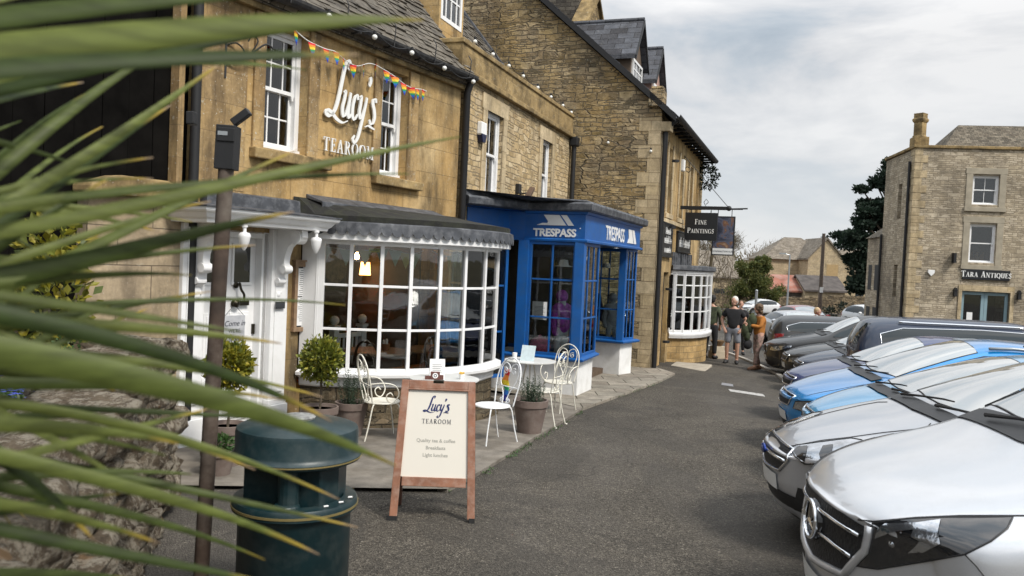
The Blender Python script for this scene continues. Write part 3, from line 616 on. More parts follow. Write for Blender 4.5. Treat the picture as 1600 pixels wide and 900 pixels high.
# stone surrounds, sills, string
for x0,x1,z0,z1 in [(.10,.26,3.1,4.6),(.96,1.14,3.1,4.6),(2.20,2.36,3.05,4.58),(2.98,3.2,3.05,4.58)]:
    w=MB(); w.box(x0,x1,-.035,.0,z0,z1); w.build('window_jamb',M_ashlar_lich,TR,bev=.01)
for x0,x1,z in [(.08,1.34,3.02),(2.22,3.3,2.96)]:
    w=MB(); w.box(x0,x1,-.10,.02,z-.02,z+.10); w.build('sill',M_capstone,TR,bev=.015)
sash(TR,.26,.96,3.14,4.52,.14,3,2,2,curtain=.42)
sash(TR,2.36,2.98,3.08,4.50,.14,3,2,2,curtain=.36)
# roof
w=MB(); w.prism([(-.16,4.74),(3.0,8.3),(6.2,4.6),(6.2,4.5),(3.0,8.15),(-.10,4.66)],-.66,4.52,'x'); ro=w.build('roof',M_sttile,TR)
w=MB(); slates(w,-.66,4.5,-.20,4.74,3.0,8.34,.24,.125,.02,random.Random(5),1.4); w.build('slates',M_slate1,ro)
w=MB(); w.box(-.62,4.36,-.08,.0,4.60,4.74); w.build('eave_course',M_capstone,TR,bev=.01)
# gutter (half round) with brackets
w=MB(); pr=[(.085*math.cos(a),.085*math.sin(a)) for a in [math.pi+math.pi*i/8 for i in range(9)]]+[(.07*math.cos(a),.07*math.sin(a)) for a in [2*math.pi-math.pi*i/8 for i in range(9)]]
w.prism([(p[0]-.19,p[1]+4.80) for p in pr],-.66,4.42,'x')
for i in range(8): w.box(-.5+.68*i,-.485+.68*i,-.29,-.02,4.70,4.722); 
w.build('gutter',M_gut,TR)
w=MB()
for i in range(5): w.tube([(.35+.95*i,-.27,4.72),(.35+.95*i,-.29,4.98),(.35+.95*i,-.24,5.06)],.008,6)
w.build('gutter_stay',M_gut,TR)
pipe('downpipe',TR,[(4.36,-.19,4.76),(4.38,-.10,4.55),(4.38,-.10,-.2)],.055,M_black,brk=())
pipe('downpipe',TR,[(-.70,-.06,4.9),(-.70,-.06,-.15)],.05,M_black)
# lead flashings on the wall
w=MB(); w.prism([(-.0,2.64),(-.24,2.58),(-.25,2.50),(-.265,2.50),(-.262,2.60),(-.0,2.69)],1.0,3.72,'x'); w.build('lead_flashing',M_lead,TR,bev=.006)
w=MB(); w.prism([(.0,2.60),(-.10,2.58),(-.12,2.36),(0,2.36)],-.56,.80,'x'); w.build('lead_flashing',M_lead,TR,bev=.006)
# door
dr=MB(); dr.box(-.46,.33,.10,.145,.0,2.12)
for x0,x1,z0,z1 in [(-.38,-.10,.10,.62),(-.03,.25,.10,.62),(-.38,-.10,.72,1.30),(-.03,.25,.72,1.30)]:
    dr.box(x0,x1,.088,.10,z0,z1); dr.box(x0+.03,x1-.03,.080,.088,z0+.03,z1-.03)
for a,b,c,d in [(-.39,-.09,1.60,2.06),(-.02,.27,1.60,2.06)]:
    dr.box(a,b,.084,.10,c,c+.03); dr.box(a,b,.084,.10,d-.03,d); dr.box(a,a+.03,.084,.10,c+.03,d-.03); dr.box(b-.03,b,.084,.10,c+.03,d-.03)
door=dr.build('door',M_white,TR,bev=.004)
p=MB(); p.box(-.36,-.12,.092,.098,1.63,2.03); p.box(.01,.24,.092,.098,1.63,2.03); p.build('pane',mat('dark_door_glass',(.012,.013,.014),.06,var=0,coat=1),door)
p=MB(); p.tube(spl([(.07,.06,1.62),(.05,.03,1.60),(.06,.02,1.55),(.11,.03,1.50),(.13,.05,1.44)],5),.014,8); p.lathe([(.0,0),(.035,.0),(.035,.012),(.02,.02),(0,.02)],14,M=Matrix.Translation((.04,.088,1.60))@Matrix.Rotation(R(90),4,'X'),cap=False)
p.lathe([(0,0),(.04,.0),(.04,.012),(.03,.03),(.045,.05),(.02,.07),(0,.07)],14,M=Matrix.Translation((.02,.088,1.40))@Matrix.Rotation(R(90),4,'X'),cap=False); p.box(.07,.22,.062,.08,1.375,1.43)
p.build('door_knocker',M_brass,door,smooth='auto')
p=MB(); p.box(.0,.19,.07,.084,.63,.70); p.build('letter_slot',M_gloss,door)
p=MB(); p.box(.30,.335,.075,.10,1.05,1.16); p.box(.30,.335,.075,.10,.62,.72); p.build('hinge',M_brass,door)
f=MB(); f.box(-.54,-.46,-.0,.16,-.1,2.20); f.box(.33,.44,-.0,.16,-.1,2.20); f.box(-.46,.33,.0,.16,2.12,2.20)
for x0 in (-.80,.42):
    f.box(x0,x0+.26,-.07,-.001,.30,2.24); f.box(x0+.05,x0+.21,-.085,-.07,.38,2.2); f.box(x0-.02,x0+.28,-.11,-.001,-.1,.24); f.box(x0-.01,x0+.27,-.09,-.001,.24,.30)
f.build('door_surround',M_white,TR,bev=.008)
w=MB(); w.box(-.6,.6,-.30,-.05,-.35,-.02); w.build('doorstep',M_conc,TR,bev=.01)
# hood with cornice moulding
path=[(-.92,.0),(-.92,-.52),(.80,-.52),(.80,.0)]
w=MB(); w.sweep([(-.40,2.24),(.0,2.24),(.01,2.27),(.035,2.29),(.06,2.33),(.09,2.345),(.10,2.36),(.10,2.385),(-.40,2.385)],path); w.box(-.9,.78,-.5,.0,2.25,2.27)
hood=w.build('door_hood',M_white,TR,bev=.003)
w=MB(); w.prism([(-.64,2.386),(0,2.40),(0,2.46),(-.60,2.40),(-.64,2.40)],-1.03,.91,'x'); w.build('lead_cover',M_lead,hood)
def scroll(x):
    s=MB(); z0=1.50
    prof=[(-.0,2.24),(-.44,2.24),(-.45,2.16),(-.40,2.10),(-.31,2.10),(-.24,2.04),(-.20,1.94),(-.19,1.86),(-.22,1.80),(-.19,1.74),(-.13,1.73),(-.12,1.68),(-.14,1.64),(-.10,1.60),(-.07,1.58),(-.09,1.52),(-.05,1.46),(0,1.44)]
    s.prism(prof,x-.045,x+.045,'x')
    for cy,cz,r in ((-.355,2.155,.085),(-.185,1.79,.05),(-.11,1.655,.035)):
        sp=[(x-.052,cy+r*(1-k/34)*math.cos(k*.42),cz+r*(1-k/34)*math.sin(k*.42)) for k in range(30)]
        s.tube(sp,.009,6); s.tube([(x+.052,b,c) for a,b,c in sp],.009,6)
        s.lathe([(0,-.06),(r*.9,-.06),(r*.9,.06),(0,.06)],16,M=Matrix.Translation((x,cy,cz))@Matrix.Rotation(R(90),4,'Y'),cap=False)
    for zc,rr in ((1.5,.05),(1.545,.035)): s.ball((x,-.05,zc),rr,seg=10)
    s.build('scroll_bracket',M_white,hood,smooth='auto')
scroll(-.62); scroll(.52)
for x in (-.46,.60):
    s=MB(); s.lathe([(0,2.245),(.03,2.245),(.03,2.22),(.018,2.21),(.018,2.17),(.05,2.16),(.062,2.14),(.06,2.12),(.048,2.06),(.025,2.01),(.008,1.985),(0,1.985)],16,(x,-.54,0)); s.build('acorn_finial',M_white,hood,smooth='auto')
w=MB(); w.box(.455,.595,-.115,-.10,1.34,1.42); w.build('bell_plate',M_gloss,TR)
# menu frame beside the door
mf=empty('menu_case',FA.W(.84,-.0,1.1),R(62),'brown wooden framed menu board on the stone between white door and bow window','menu board')
w=MB(); w.box(-.02,.27,-.05,0,-.05,0); w.box(-.02,.27,-.05,0,.72,.78); w.box(-.02,.03,-.05,0,0,.72); w.box(.22,.27,-.05,0,0,.72); w.box(-.04,.29,-.07,0,.78,.80); w.build('case_frame',mat('weathered_oak',(.26,.17,.10),.8,var=.3,scale=14,bmp=.3),mf,bev=.004)
w=MB(); w.box(.03,.22,-.02,-.015,.0,.72); w.build('backing',M_gloss,mf)
w=MB(); w.box(.055,.20,-.026,-.021,.37,.70); w.box(.055,.20,-.026,-.021,.02,.355); mo=w.build('menu_sheet',M_paper,mf)
w=MB(); rr=random.Random(1)
for i in range(26):
    z=.675-i*.024
    if .345<z<.375: continue
    l=rr.uniform(.03,.062); w.box(.127-l,.127+l,-.0275,-.0262,z-.003,z+.003)
w.build('printed_lines',M_greyd,mo)
# bow window
BP=[(1.0,0.0),(1.06,-.22),(1.24,-.53),(1.45,-.82),(1.71,-1.06),(2.04,-1.26),(2.42,-1.385),(2.84,-1.43),(3.30,-1.36),(3.72,-1.13),(4.02,-.80),(4.20,-.42),(4.26,0)]
BM=BP[1:]; bz0,bz1=.60,2.14
f=MB();p=MB()
for i in range(len(BM)-1):
    a,b=BM[i],BM[i+1]
    glaze(f,p,a,b,bz0,bz1,1,3,.035,.03,.05,rows=[1.10,1.625],ends=False)
for i,(x,y) in enumerate(BM):
    q=BM[min(i+1,len(BM)-1)]; r_=BM[max(i-1,0)]; an=math.atan2(q[1]-r_[1],q[0]-r_[0]); M=Matrix.Translation((x,y,0))@Matrix.Rotation(an,4,'Z')
    ww=.022 if 0<i<len(BM)-1 else .05
    f.box(-ww,ww,-.032,.032,bz0,bz1,M)
f.sweep([(.00,bz1),(.06,bz1),(.06,bz1+.10),(.0,bz1+.10)],BP); 
f.sweep([(-.02,.50),(.04,.50),(.05,.52),(.11,.535),(.115,.575),(.035,.60),(-.02,.60)],BP)
f.sweep([(-.02,.40),(.0,.40),(.015,.42),(.015,.50),(-.02,.50)],BP)
f.prism([(.97,-.001),(1.02,-.22),(1.07,-.24),(1.06,-.001)],.56,2.2,'z')
bay=f.build('bow_window',M_white,TR,bev=.003); p.build('pane',M_pane,bay)
w=MB(); w.sweep([(-.10,-.35),(-.01,-.35),(-.01,.40),(-.10,.40)],BP); w.sweep([(-.05,-.35),(.12,-.35),(.10,-.0),(-.01,.03),(-.05,.03)],BP); w.build('stone_base',M_base,TR,bev=.01)
# canopy: slate slope with scalloped lead edge
cp=[(x+(.10 if x<1.3 else .0),y) for x,y in BP[1:]]
CPth=[(.78,-.04),(.86,-.28),(1.02,-.55),(1.20,-.82),(1.48,-1.05),(1.72,-1.24),(2.05,-1.42),(2.42,-1.54),(2.84,-1.585),(3.30,-1.52),(3.72,-1.32),(4.12,-.95),(4.32,-.5),(4.36,-.02)]
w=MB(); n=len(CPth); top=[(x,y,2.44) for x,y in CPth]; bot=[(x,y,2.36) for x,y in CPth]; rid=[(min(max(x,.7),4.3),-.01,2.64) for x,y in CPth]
w.add(top+rid+bot,[(i,i+1,n+i+1,n+i) for i in range(n-1)]+[(2*n+i,2*n+i+1,i+1,i) for i in range(n-1)]+[tuple(range(2*n,3*n))[::-1]]); can=w.build('canopy_roof',mat('mossy_shadow_black_canopy',(.010,.010,.009),.85,var=.5,scale=9,bmp=.6,bscale=30,bdist=.01,dirt=(.03,.034,.014),dscale=6,damt=.6),TR)  # near-black base paints in the shadow below the flashing; green patches are moss
w=MB(); tot=0; seg=[]
fine=spl(CPth,10)
acc=[0]
for a,b in zip(fine,fine[1:]): acc.append(acc[-1]+(b-a).length)
Ltot=acc[-1]; ns=int(Ltot/.125)
def onpath(s):
    s=min(max(s,0),Ltot-1e-6)
    for i in range(len(fine)-1):
        if acc[i+1]>=s: t=(s-acc[i])/(acc[i+1]-acc[i]); return fine[i].lerp(fine[i+1],t),(fine[i+1]-fine[i]).normalized()
K=ns*8; vs=[]
for i in range(K+1):
    ph=(i%8)/8; drop=.055*abs(math.sin(math.pi*ph))**.55 if i%8 else 0
    pt,t=onpath(Ltot*i/K); nn=Vector((t.y,-t.x))*.0
    o_=Vector((t.y,-t.x))
    for off,z in ((.0,2.375),(.035,2.36),(.045,2.27-drop),(.035,2.27-drop)): vs.append((pt.x+o_.x*off,pt.y+o_.y*off,z))
w.add(vs,[(4*i+j,4*i+4+j,4*i+4+j+1,4*i+j+1) for i in range(K) for j in range(3)]); w.build('scalloped_lead_edge',M_lead,can)
w=MB(); w.sweep([(.0,2.16),(.012,2.16),(.012,2.36),(.0,2.36)],CPth); w.add([(x,y,2.17) for x,y in CPth],[tuple(range(len(CPth)))]); w.build('soffit_board',M_white,can)
# ground floor room
w=MB(); w.box(-.3,4.0,.36,4.6,-.12,-.06); w.add([(x,y,-.06) for x,y in BP],[tuple(range(len(BP)))]); w.build('floor',M_intfloor,TR)
w=MB(); w.box(-.3,4.0,4.6,4.65,-.1,2.5); w.box(-.3,-.25,.36,4.6,-.1,2.5); w.box(3.95,4.0,.36,4.6,-.1,2.5); w.box(-.3,4.0,.36,4.6,2.45,2.5); w.build('room_wall',M_int,TR)
w=MB(); w.box(-.3,4.0,.36,5.6,2.9,2.95); w.build('upper_floor',M_dark,TR)
# lettering on the wall (raised white letters)
LM=FA.M
ls=empty('wall_lettering',FA.W(1.22,-.02,3.24),R(62),'large white raised letters reading Lucy\'s Tearoom between the upper sash windows','shop sign')
w=MB(); M=Matrix.Translation((.03,-.0,.40))@FX@Matrix.Scale(.80,4,(1,0,0)); script_lucys(w,.76,M,.015,.018,.095); w.build('script_letters',M_letter,ls)
w=MB(); M=Matrix.Translation((.50,0,.0))@FX@Matrix.Scale(.93,4,(1,0,0)); serif(w,'TEAROOM',.165,M,.01,.018,track=.16,bold=1.05); w.build('capital_letters',M_letter,ls)

# ---------- OUTDOOR SHOP ----------
FB=Fr(-.88,12.82,19.3)
SH=FB.root('outdoor_clothing_shop',label='pale rubble stone shop with parapet and bright blue projecting shopfront',cat='shop')
w=MB(); wallgrid(w,0,6.3,-.6,4.88,0,.35,[(1.0,1.78,3.05,4.54),(4.12,4.80,3.05,4.58),(.05,5.6,-.3,2.45)]); w.build('wall',M_rubpale,SH)
for x0,x1 in ((1.0,1.78),(4.12,4.80)):
    w=MB(); w.box(x0-.2,x0,-.02,.0,3.0,4.5); w.box(x1,x1+.2,-.02,.0,3.0,4.5); w.box(x0-.24,x1+.24,-.022,.0,4.5,4.76); w.build('window_surround',M_quoin,SH)
sash(SH,1.0,1.78,3.08,4.52,.08,2,1,1,curtain=.34); sash(SH,4.12,4.80,3.08,4.54,.08,2,1,1,curtain=1.0)
w=MB(); w.box(-.2,6.28,-.03,.34,4.88,5.30); w.build('parapet',M_capstone,SH)
w=MB(); w.box(-.22,6.30,-.10,.1,4.84,4.93); w.box(-.22,6.30,-.06,.38,5.30,5.38); w.box(-.22,.12,.38,.9,5.30,5.38); w.box(-.2,.1,.34,.9,4.6,5.3); w.build('coping',M_capstone,SH,bev=.015)
w=MB(); w.prism([(.45,4.95),(4.0,9.3),(7.5,5.0),(7.5,4.8),(4.0,9.1),(.45,4.8)],-.3,5.98,'x'); ro=w.build('roof',M_sttile,SH)
w=MB(); slates(w,.0,5.85,.45,4.97,4.0,9.33,.22,.13,.016,random.Random(8),1.2); w.build('slates',M_slate1,ro)
w=MB(); w.prism([(.45,5.08),(4.0,9.46),(4.0,9.36),(.5,5.0)],5.84,6.02,'x'); w.build('lead_flashing',M_lead,ro)
w=MB(); w.box(0,6.3,.36,7.4,4.6,4.7); w.box(6.0,6.3,.35,7.4,-.6,4.9); w.box(0,.3,.35,7.4,2.6,4.9); w.box(0,6.3,7.3,7.4,-.6,4.9); w.build('side_wall',M_rubble,SH)
# dormer
w=MB(); w.box(.50,.62,.72,3.2,5.2,7.3); w.box(1.38,1.5,.72,3.2,5.2,7.3); w.box(.62,1.38,.72,.80,5.2,5.95); w.box(.62,1.38,.72,.8,7.15,7.3); do=w.build('dormer',M_ashlar,SH)
w=MB();p=MB(); glaze(w,p,(.56,.74),(1.42,.74),5.93,7.18,4,3,.07,.03,.06); wo=w.build('casement',M_white,do,bev=.003); p.build('pane',M_paneup,wo)
w=MB(); w.prism([(.40,7.28),(1.0,7.9),(1.60,7.28),(1.6,7.2),(1.0,7.8),(.4,7.2)],.6,3.3,'y'); w.build('dormer_roof',M_sttile,do)
pipe('downpipe',SH,[(6.18,-.10,4.85),(6.2,-.10,-.3)],.055,M_black); 
w=MB(); w.box(6.08,6.30,-.20,-.02,4.66,4.86); w.build('rainwater_hopper',M_black,SH,bev=.02)
w=MB(); w.box(6.12,6.27,-.02,.0,4.86,5.3); w.build('lead_chute',M_lead,SH)
# alarm box, cameras
al=empty('alarm_box',FB.W(.70,-.0,4.05),R(70.7),'white and dark blue alarm box left of the shop\'s sash windows','alarm box')
w=MB(); w.prism([(-.11,.19),(.11,.19),(.12,.0),(.06,-.1),(-.06,-.1),(-.12,.0)],-.09,0,'y'); w.build('housing',M_paper,al,bev=.015)
w=MB(); w.prism([(-.115,-.0),(.115,-.0),(.06,-.14),(-.06,-.14)],-.095,-.005,'y'); w.build('blue_strobe',mat('dark_blue_lens',(.005,.01,.05),.3,var=0),al,bev=.01)
cmo=empty('security_camera',FB.W(2.75,-.0,3.28),R(70.7),'small dark security camera between the blue shop\'s two upper sash windows','camera')
w=MB(); w.box(-.16,-.02,-.08,0,-.02,.16); w.build('junction_box',M_trim,cmo,bev=.01)
w=MB(); w.tube([(.05,-.02,-.02),(.05,-.12,.0),(.10,-.2,.02)],.015,8); w.build('arm',M_trim,cmo)
w=MB(); w.prism([(-.06,-.05),(.2,.14),(.24,.09),(-.02,-.10)],-.26,-.16,'y'); w.build('body',mat('rusty_brown_housing',(.09,.055,.035),.7,var=.3),cmo,bev=.008)
# blue shopfront
F0=(.02,-.06);F1=(1.20,-.70);F2=(1.13,-1.75);F3=(5.40,-1.85);F4=(5.72,-.02)
fp=[F0,F1,F2,F3,F4]
ff_=[(.30,-.02),(1.20,-.42),F1,F2,F3,F4]
w=MB(); w.sweep([(-.06,2.36),(.0,2.36),(.0,2.84),(-.06,2.84)],ff_); w.sweep([(.0,2.345),(.05,2.355),(.055,2.39),(.03,2.405),(.0,2.41)],[F1,F2,F3,F4]); w.sweep([(.0,2.80),(.03,2.81),(.05,2.85),(.0,2.85)],[F1,F2,F3,F4]); fas=w.build('fascia',M_blue,SH,bev=.004)
w=MB(); w.add([(x,y,2.845) for x,y in fp],[(0,1,2,3,4)]); w.add([(x,y,2.37) for x,y in ff_],[(0,1,2,3,4,5)]); w.build('soffit',M_blue,fas)
w=MB(); w.sweep([(-.1,2.852),(.09,2.852),(.13,2.87),(.14,2.97),(.11,3.0),(-.1,3.02)],fp)
w.add([(x,y,3.0) for x,y in fp]+[(.02,-.03,3.10),(5.72,-.03,3.10)],[(0,1,5),(1,2,5),(2,3,6,5),(3,4,6)])
for i in range(12):
    t=i/11; x=F2[0]+(F3[0]-F2[0])*t; y=F2[1]+(F3[1]-F2[1])*t; w.tube([(x,y-.13,2.98),(x,y,3.02),(x,-.05,3.10)],.022,6)
w.build('lead_roof',M_lead,SH,bev=.008)
f=MB();p=MB(); g0,g1=.47,2.35
i1=(1.20,-.66);i2=(1.155,-1.70)
B2a=(5.50,-.80);B2b=(4.86,-1.62);B2c=(5.36,-1.80)
E1=(2.18,-1.74)
glaze(f,p,(.30,-.05),(1.12,-.44),.05,g1,2,3,.06,.03,.06)
f.box(1.12,1.30,-.80,-.62,.47,2.36)             # post
glaze(f,p,(1.19,-.80),(1.16,-1.62),g0,g1,2,3,.05,.028,.06)
f.box(1.09,1.25,-1.76,-1.60,.47,2.36)
glaze(f,p,(1.25,-1.70),E1,g0,g1,3,3,.05,.028,.05)
glaze(f,p,E1,(2.45,-.80),g0,g1,2,3,.05,.028,.05)
f.build('shopfront_frame',M_blue,SH,bev=.004); f2_=f; FM=MB(); f=FM; SFP=p; p=MB()
glaze(f,p,(4.98,-.70),B2b,g0,g1,2,3,.05,.028,.05)
f.box(4.80,4.94,-1.70,-1.56,.47,2.36)
glaze(f,p,(4.94,-1.66),B2c,g0,g1,3,3,.045,.026,.05)
glaze(f,p,B2c,(5.66,-.05),g0,g1,3,3,.05,.028,.05)
SB=MB(); SB.sweep([(-.06,.40),(.04,.40),(.08,.42),(.085,.45),(.03,.475),(-.06,.475)],[(1.22,-.02),(1.20,-.74),(1.135,-1.75),E1,(2.45,-.80),(2.6,-.02)])
f.sweep([(-.06,.40),(.04,.40),(.08,.42),(.085,.45),(.03,.475),(-.06,.475)],[(5.0,-.02),(4.98,-.70),(4.83,-1.68),(5.40,-1.84),(5.70,-.05)])
sf=f.build('shopfront_frame',M_blue,SH,bev=.004); p.build('pane',M_pane,sf); SB.build('window_sill',M_blue,SH,bev=.004); SFP.build('pane',M_pane,[o for o in S.collection.objects if o.name.startswith('shopfront_frame')][0])
w=MB(); w.prism([(1.24,0),(1.22,-.74),(1.16,-1.73),(2.16,-1.73),(2.43,-.80),(2.58,0)],-.5,.41,'z'); w.build('white_base',M_whitewash,SH,bev=.01); w=MB(); w.prism([(5.02,0),(5.0,-.70),(4.86,-1.65),(5.37,-1.80),(5.66,0)],-.6,.41,'z')
w.build('white_base',M_whitewash,SH,bev=.01)
w=MB(); w.box(.02,6.0,.36,5.5,-.3,-.12); w.box(2.5,5.0,-1.3,.36,-.32,-.14); w.build('floor',M_intfloor,SH)
w=MB(); w.box(.35,.4,.35,5.5,-.3,2.6); w.box(.35,6.0,5.5,5.55,-.3,2.6); w.box(.35,6.0,.35,5.5,2.55,2.6); w.box(2.55,2.60,-.9,.35,-.3,2.35); w.box(4.92,4.97,-.7,.35,-.3,2.35); w.box(2.6,4.92,.2,.25,-.2,2.35); w.build('room_wall',M_int,SH)
w=MB();
for x,y in ((1.5,-1.2),(2.0,-.6),(5.2,-1.4),(3.4,1.5)): w.lathe([(0,2.34),(.05,2.34),(.05,2.35),(0,2.35)],12,(x,y,0))
w.build('ceiling_spotlight',mat('warm_spot_light',(1,.85,.6),.5,var=0,emit=6),SH)
# shop sign lettering: bold capitals under a pair of slanted bars
def tsign(P,Q,flip,label):
    P=Vector(P);Q=Vector(Q);c=(P+Q)/2; an=math.atan2(Q.y-P.y,Q.x-P.x)
    r=empty('fascia_lettering',FB.W(c.x,c.y,2.60),R(70.7)+an,label,'shop sign')
    return r,(Q-P).length
r,Lg=tsign(F1,F2,0,'white bold shop name under its slanted logo on the blue fascia end nearest the tearoom')
o=sans('name_letters','TRESPASS',.175,Matrix.Translation((.0,-.006,-.16))@FX@Matrix.Identity(4),M_letter,r,.008,sx=1.02,bold=.006,spacing=.98)
w=MB(); 
w.prism([(-.20,.19),(.07,.19),(.20,.02),(-.32,.02),(-.22,.055),(-.13,.055),(-.12,.085)],-.016,0,'y'); w.build('logo_flag',M_letter,r)
w=MB(); w.prism([(.10,.19),(.20,.19),(.33,.02),(.235,.02)],-.016,0,'y'); w.build('logo_flag',M_letter,r)
w=MB(); w.lathe([(0,0),(.009,0),(.009,.01),(0,.01)],10,M=Matrix.Translation((.44,-.0,-.02))@Matrix.Rotation(R(90),4,'X'),cap=False); w.build('small_mark',M_letter,r)
r,Lg=tsign((1.5,-1.76),(4.9,-1.84),0,'white bold shop name with slanted logo beside it on the blue fascia facing the road')
o=sans('name_letters','TRESPASS',.36,Matrix.Translation((-.02,-.004,-.14))@FX,M_letter,r,.005,sx=.98,bold=.005,spacing=.98)
w=MB(); w.prism([(1.02,.13),(1.32,.13),(1.52,-.14),(1.0,-.14),(1.10,-.05)],-.012,0,'y'); w.prism([(1.36,.13),(1.56,.13),(1.80,-.14),(1.58,-.14)],-.012,0,'y'); w.build('logo_flag',M_letter,r)

# ---------- GALLERY HOUSE (gable) ----------
FC=Fr(3.2,18.6,20)
GH=FC.root('gallery_house',label='tall stone house with a huge rubble gable, slate dormers and a small white bow window',cat='house')
EZ=5.55; RZ=9.5; RY=4.55
w=MB(); w.prism([(0,-.9),(0,EZ),(RY,RZ),(RY*2,EZ),(RY*2,-.9)],0,.4,'x'); w.build('gable_wall',M_gable,GH)
w=MB(); w.prism([(0,-.9),(0,EZ),(RY,RZ),(RY*2,EZ),(RY*2,-.9)],7.3,7.7,'x'); w.box(.4,7.3,8.7,9.1,-.9,EZ); w.build('rear_wall',M_rubble,GH)
w=MB(); wallgrid(w,.4,7.3,-.9,EZ-.05,0.002,.35,[(1.15,1.75,3.35,4.9),(3.0,3.6,3.35,4.9),(4.8,5.4,3.35,4.9),(6.3,6.8,3.35,4.9),(2.55,5.75,.2,1.95),(1.35,2.1,-.6,1.9)]); w.build('front_wall',M_ashlar,GH)
w=MB()
for k in range(20):
    z=-.8+k*.31; a=.30 if k%2 else .50
    w.box(-.006,a,-.006,(.50 if k%2 else .28),z,z+.30)
w.build('corner_quoin',M_quoin,GH)
for x0,x1 in ((1.15,1.75),(3.0,3.6),(4.8,5.4),(6.3,6.8)): sash(GH,x0,x1,3.35,4.9,.14,2,1,1)
for x0,x1 in ((1.15,1.75),(3.0,3.6),(4.8,5.4)): w=MB(); w.box(x0-.16,x0,-.03,.002,3.2,5.0); w.box(x1,x1+.16,-.03,.002,3.2,5.0); w.box(x0-.2,x1+.2,-.06,.002,3.2,3.32); w.build('window_surround',M_quoin,GH,bev=.01)
w=MB(); w.box(.5,7.3,-.06,.002,3.08,3.18); w.build('string_course',M_quoin,GH,bev=.01)
sl=(RZ-EZ)/RY
w=MB(); w.prism([(-.28,EZ-.28*sl+.03),(RY,RZ+.03),(RY*2+.25,EZ-.25*sl),(RY*2+.25,EZ-.25*sl+.12),(RY,RZ+.16),(-.28,EZ-.28*sl+.15)],-.10,7.85,'x'); ro=w.build('roof',M_slate,GH)
w=MB(); slates(w,-.08,7.84,-.28,EZ-.28*sl+.15,RY,RZ+.16,.3,.2,.012,random.Random(2),.6); w.build('slates',M_slate,ro)
w=MB(); w.prism([(-.34,EZ-.34*sl+.02),(RY,RZ+.03),(RY,RZ+.19),(-.34,EZ-.34*sl+.18)],-.14,-.10,'x'); w.prism([(RY,RZ-.05),(RY*2+.3,EZ-.3*sl-.06),(RY*2+.3,EZ-.3*sl+.19),(RY,RZ+.20)],-.14,-.10,'x'); w.build('bargeboard',M_black,GH)
w=MB(); w.prism([(p[0]-.36,p[1]+5.42) for p in pr],-.12,7.8,'x'); 
for i in range(14): w.box(.3+i*.55,.33+i*.55,-.36,0,5.30,5.36)
w.build('gutter',M_black,GH)
w=MB(); w.box(-.0,.32,-.22,.05,5.08,5.3); w.build('kneeler_stone',M_quoin,GH,bev=.02)
pipe('downpipe',GH,[(.12,-.34,5.36),(.10,-.09,5.15),(.10,-.09,-.45)],.06,M_black,brk=(4.4,2.9,1.5,.3))
def dormer(x0,x1,y,zb,ze,za,cheekm):
    w=MB(); xc=(x0+x1)/2
    w.prism([(x0,zb),(x1,zb),(x1,ze),(xc,za-.08),(x0,ze)],y,y+2.6,'y'); d=w.build('dormer',cheekm,GH)
    w=MB(); w.prism([(x0-.14,ze-.10),(xc,za+.02),(x1+.14,ze-.10),(x1+.14,ze+.0),(xc,za+.13),(x0-.14,ze+.0)],y-.14,y+2.9,'y'); 
    w.tube([(xc,y-.15,za+.12),(xc,y+2.9,za+.12)],.06,8)
    dr_=w.build('dormer_roof',M_slate,d)
    w=MB(); w.prism([(x0-.15,ze-.13),(xc,za+.0),(x1+.15,ze-.13),(x1+.15,ze-.02),(xc,za+.11),(x0-.15,ze-.02)],y-.17,y-.14,'y'); w.build('dormer_bargeboard',M_black,d)
    f=MB();p=MB(); glaze(f,p,(x0+.12,y-.025),(x1-.12,y-.025),zb+.5,ze-.03,3,3,.06,.03,.05); ff=f.build('casement',M_white,d); p.build('pane',M_paneup,ff)
dormer(1.2,2.55,1.04,5.9,7.12,8.05,mat('brown_render',(.12,.085,.06),.9,var=.3,scale=3,dirt=(.05,.04,.03)))
dormer(3.95,5.3,1.04,5.9,7.12,8.05,mat('pink_render',(.36,.23,.19),.9,var=.15,scale=3))
w=MB(); w.box(4.9,5.9,3.5,4.6,8.4,11.6); w.box(4.85,5.95,3.45,4.65,10.9,11.05); w.build('chimney',stone('dark_chimney_stone',[(.05,.045,.04),(.09,.08,.065),(.12,.105,.085)],.3,.12,(.04,.035,.03),.01,.01,.6,samt=.4,lich=.3),GH)
w=MB(); w.prism([(4.35,9.0),(5.4,9.95),(6.45,9.0)],3.1,3.45,'y'); w.build('gablet',M_gable,GH)
w=MB(); w.prism([(4.2,8.95),(5.4,10.05),(6.6,8.95),(6.6,8.83),(5.4,9.93),(4.2,8.83)],3.0,3.5,'y'); w.build('gablet_coping',M_capstone,GH)
w=MB(); w.box(-.14,.26,-.05,.30,5.62,6.0); w.box(-.10,.22,-.02,.26,6.0,6.08); w.build('verge_stone',M_gable,GH,bev=.03)
# gallery bow window
GBP=[(2.45,.0)]+[(4.15-1.65*math.cos(R(a)),-.80*math.sin(R(a))) for a in (8,24,40,56,72,90,108,124,140,156,172)]+[(5.85,.0)]
f=MB();p=MB()
for a,b in zip(GBP,GBP[1:]):
    glaze(f,p,a,b,.38,1.88,1,4,.05,.03,.05,ends=False,rows=[.9,1.27,1.58])
for i,(x,y) in enumerate(GBP): f.box(x-.035,x+.035,y-.035,y+.035,.38,1.88)
f.sweep([(-.02,.22),(.06,.22),(.09,.30),(.09,.34),(.0,.38),(-.02,.38)],GBP); f.sweep([(-.02,1.88),(.05,1.88),(.06,1.95),(-.02,1.95)],GBP)
gb=f.build('bow_window',M_white,GH,bev=.003); p.build('pane',M_pane,gb)
w=MB(); w.prism([(x,y+.03) for x,y in GBP],-.9,.22,'z'); w.build('curved_stone_base',M_sbrick,GH)
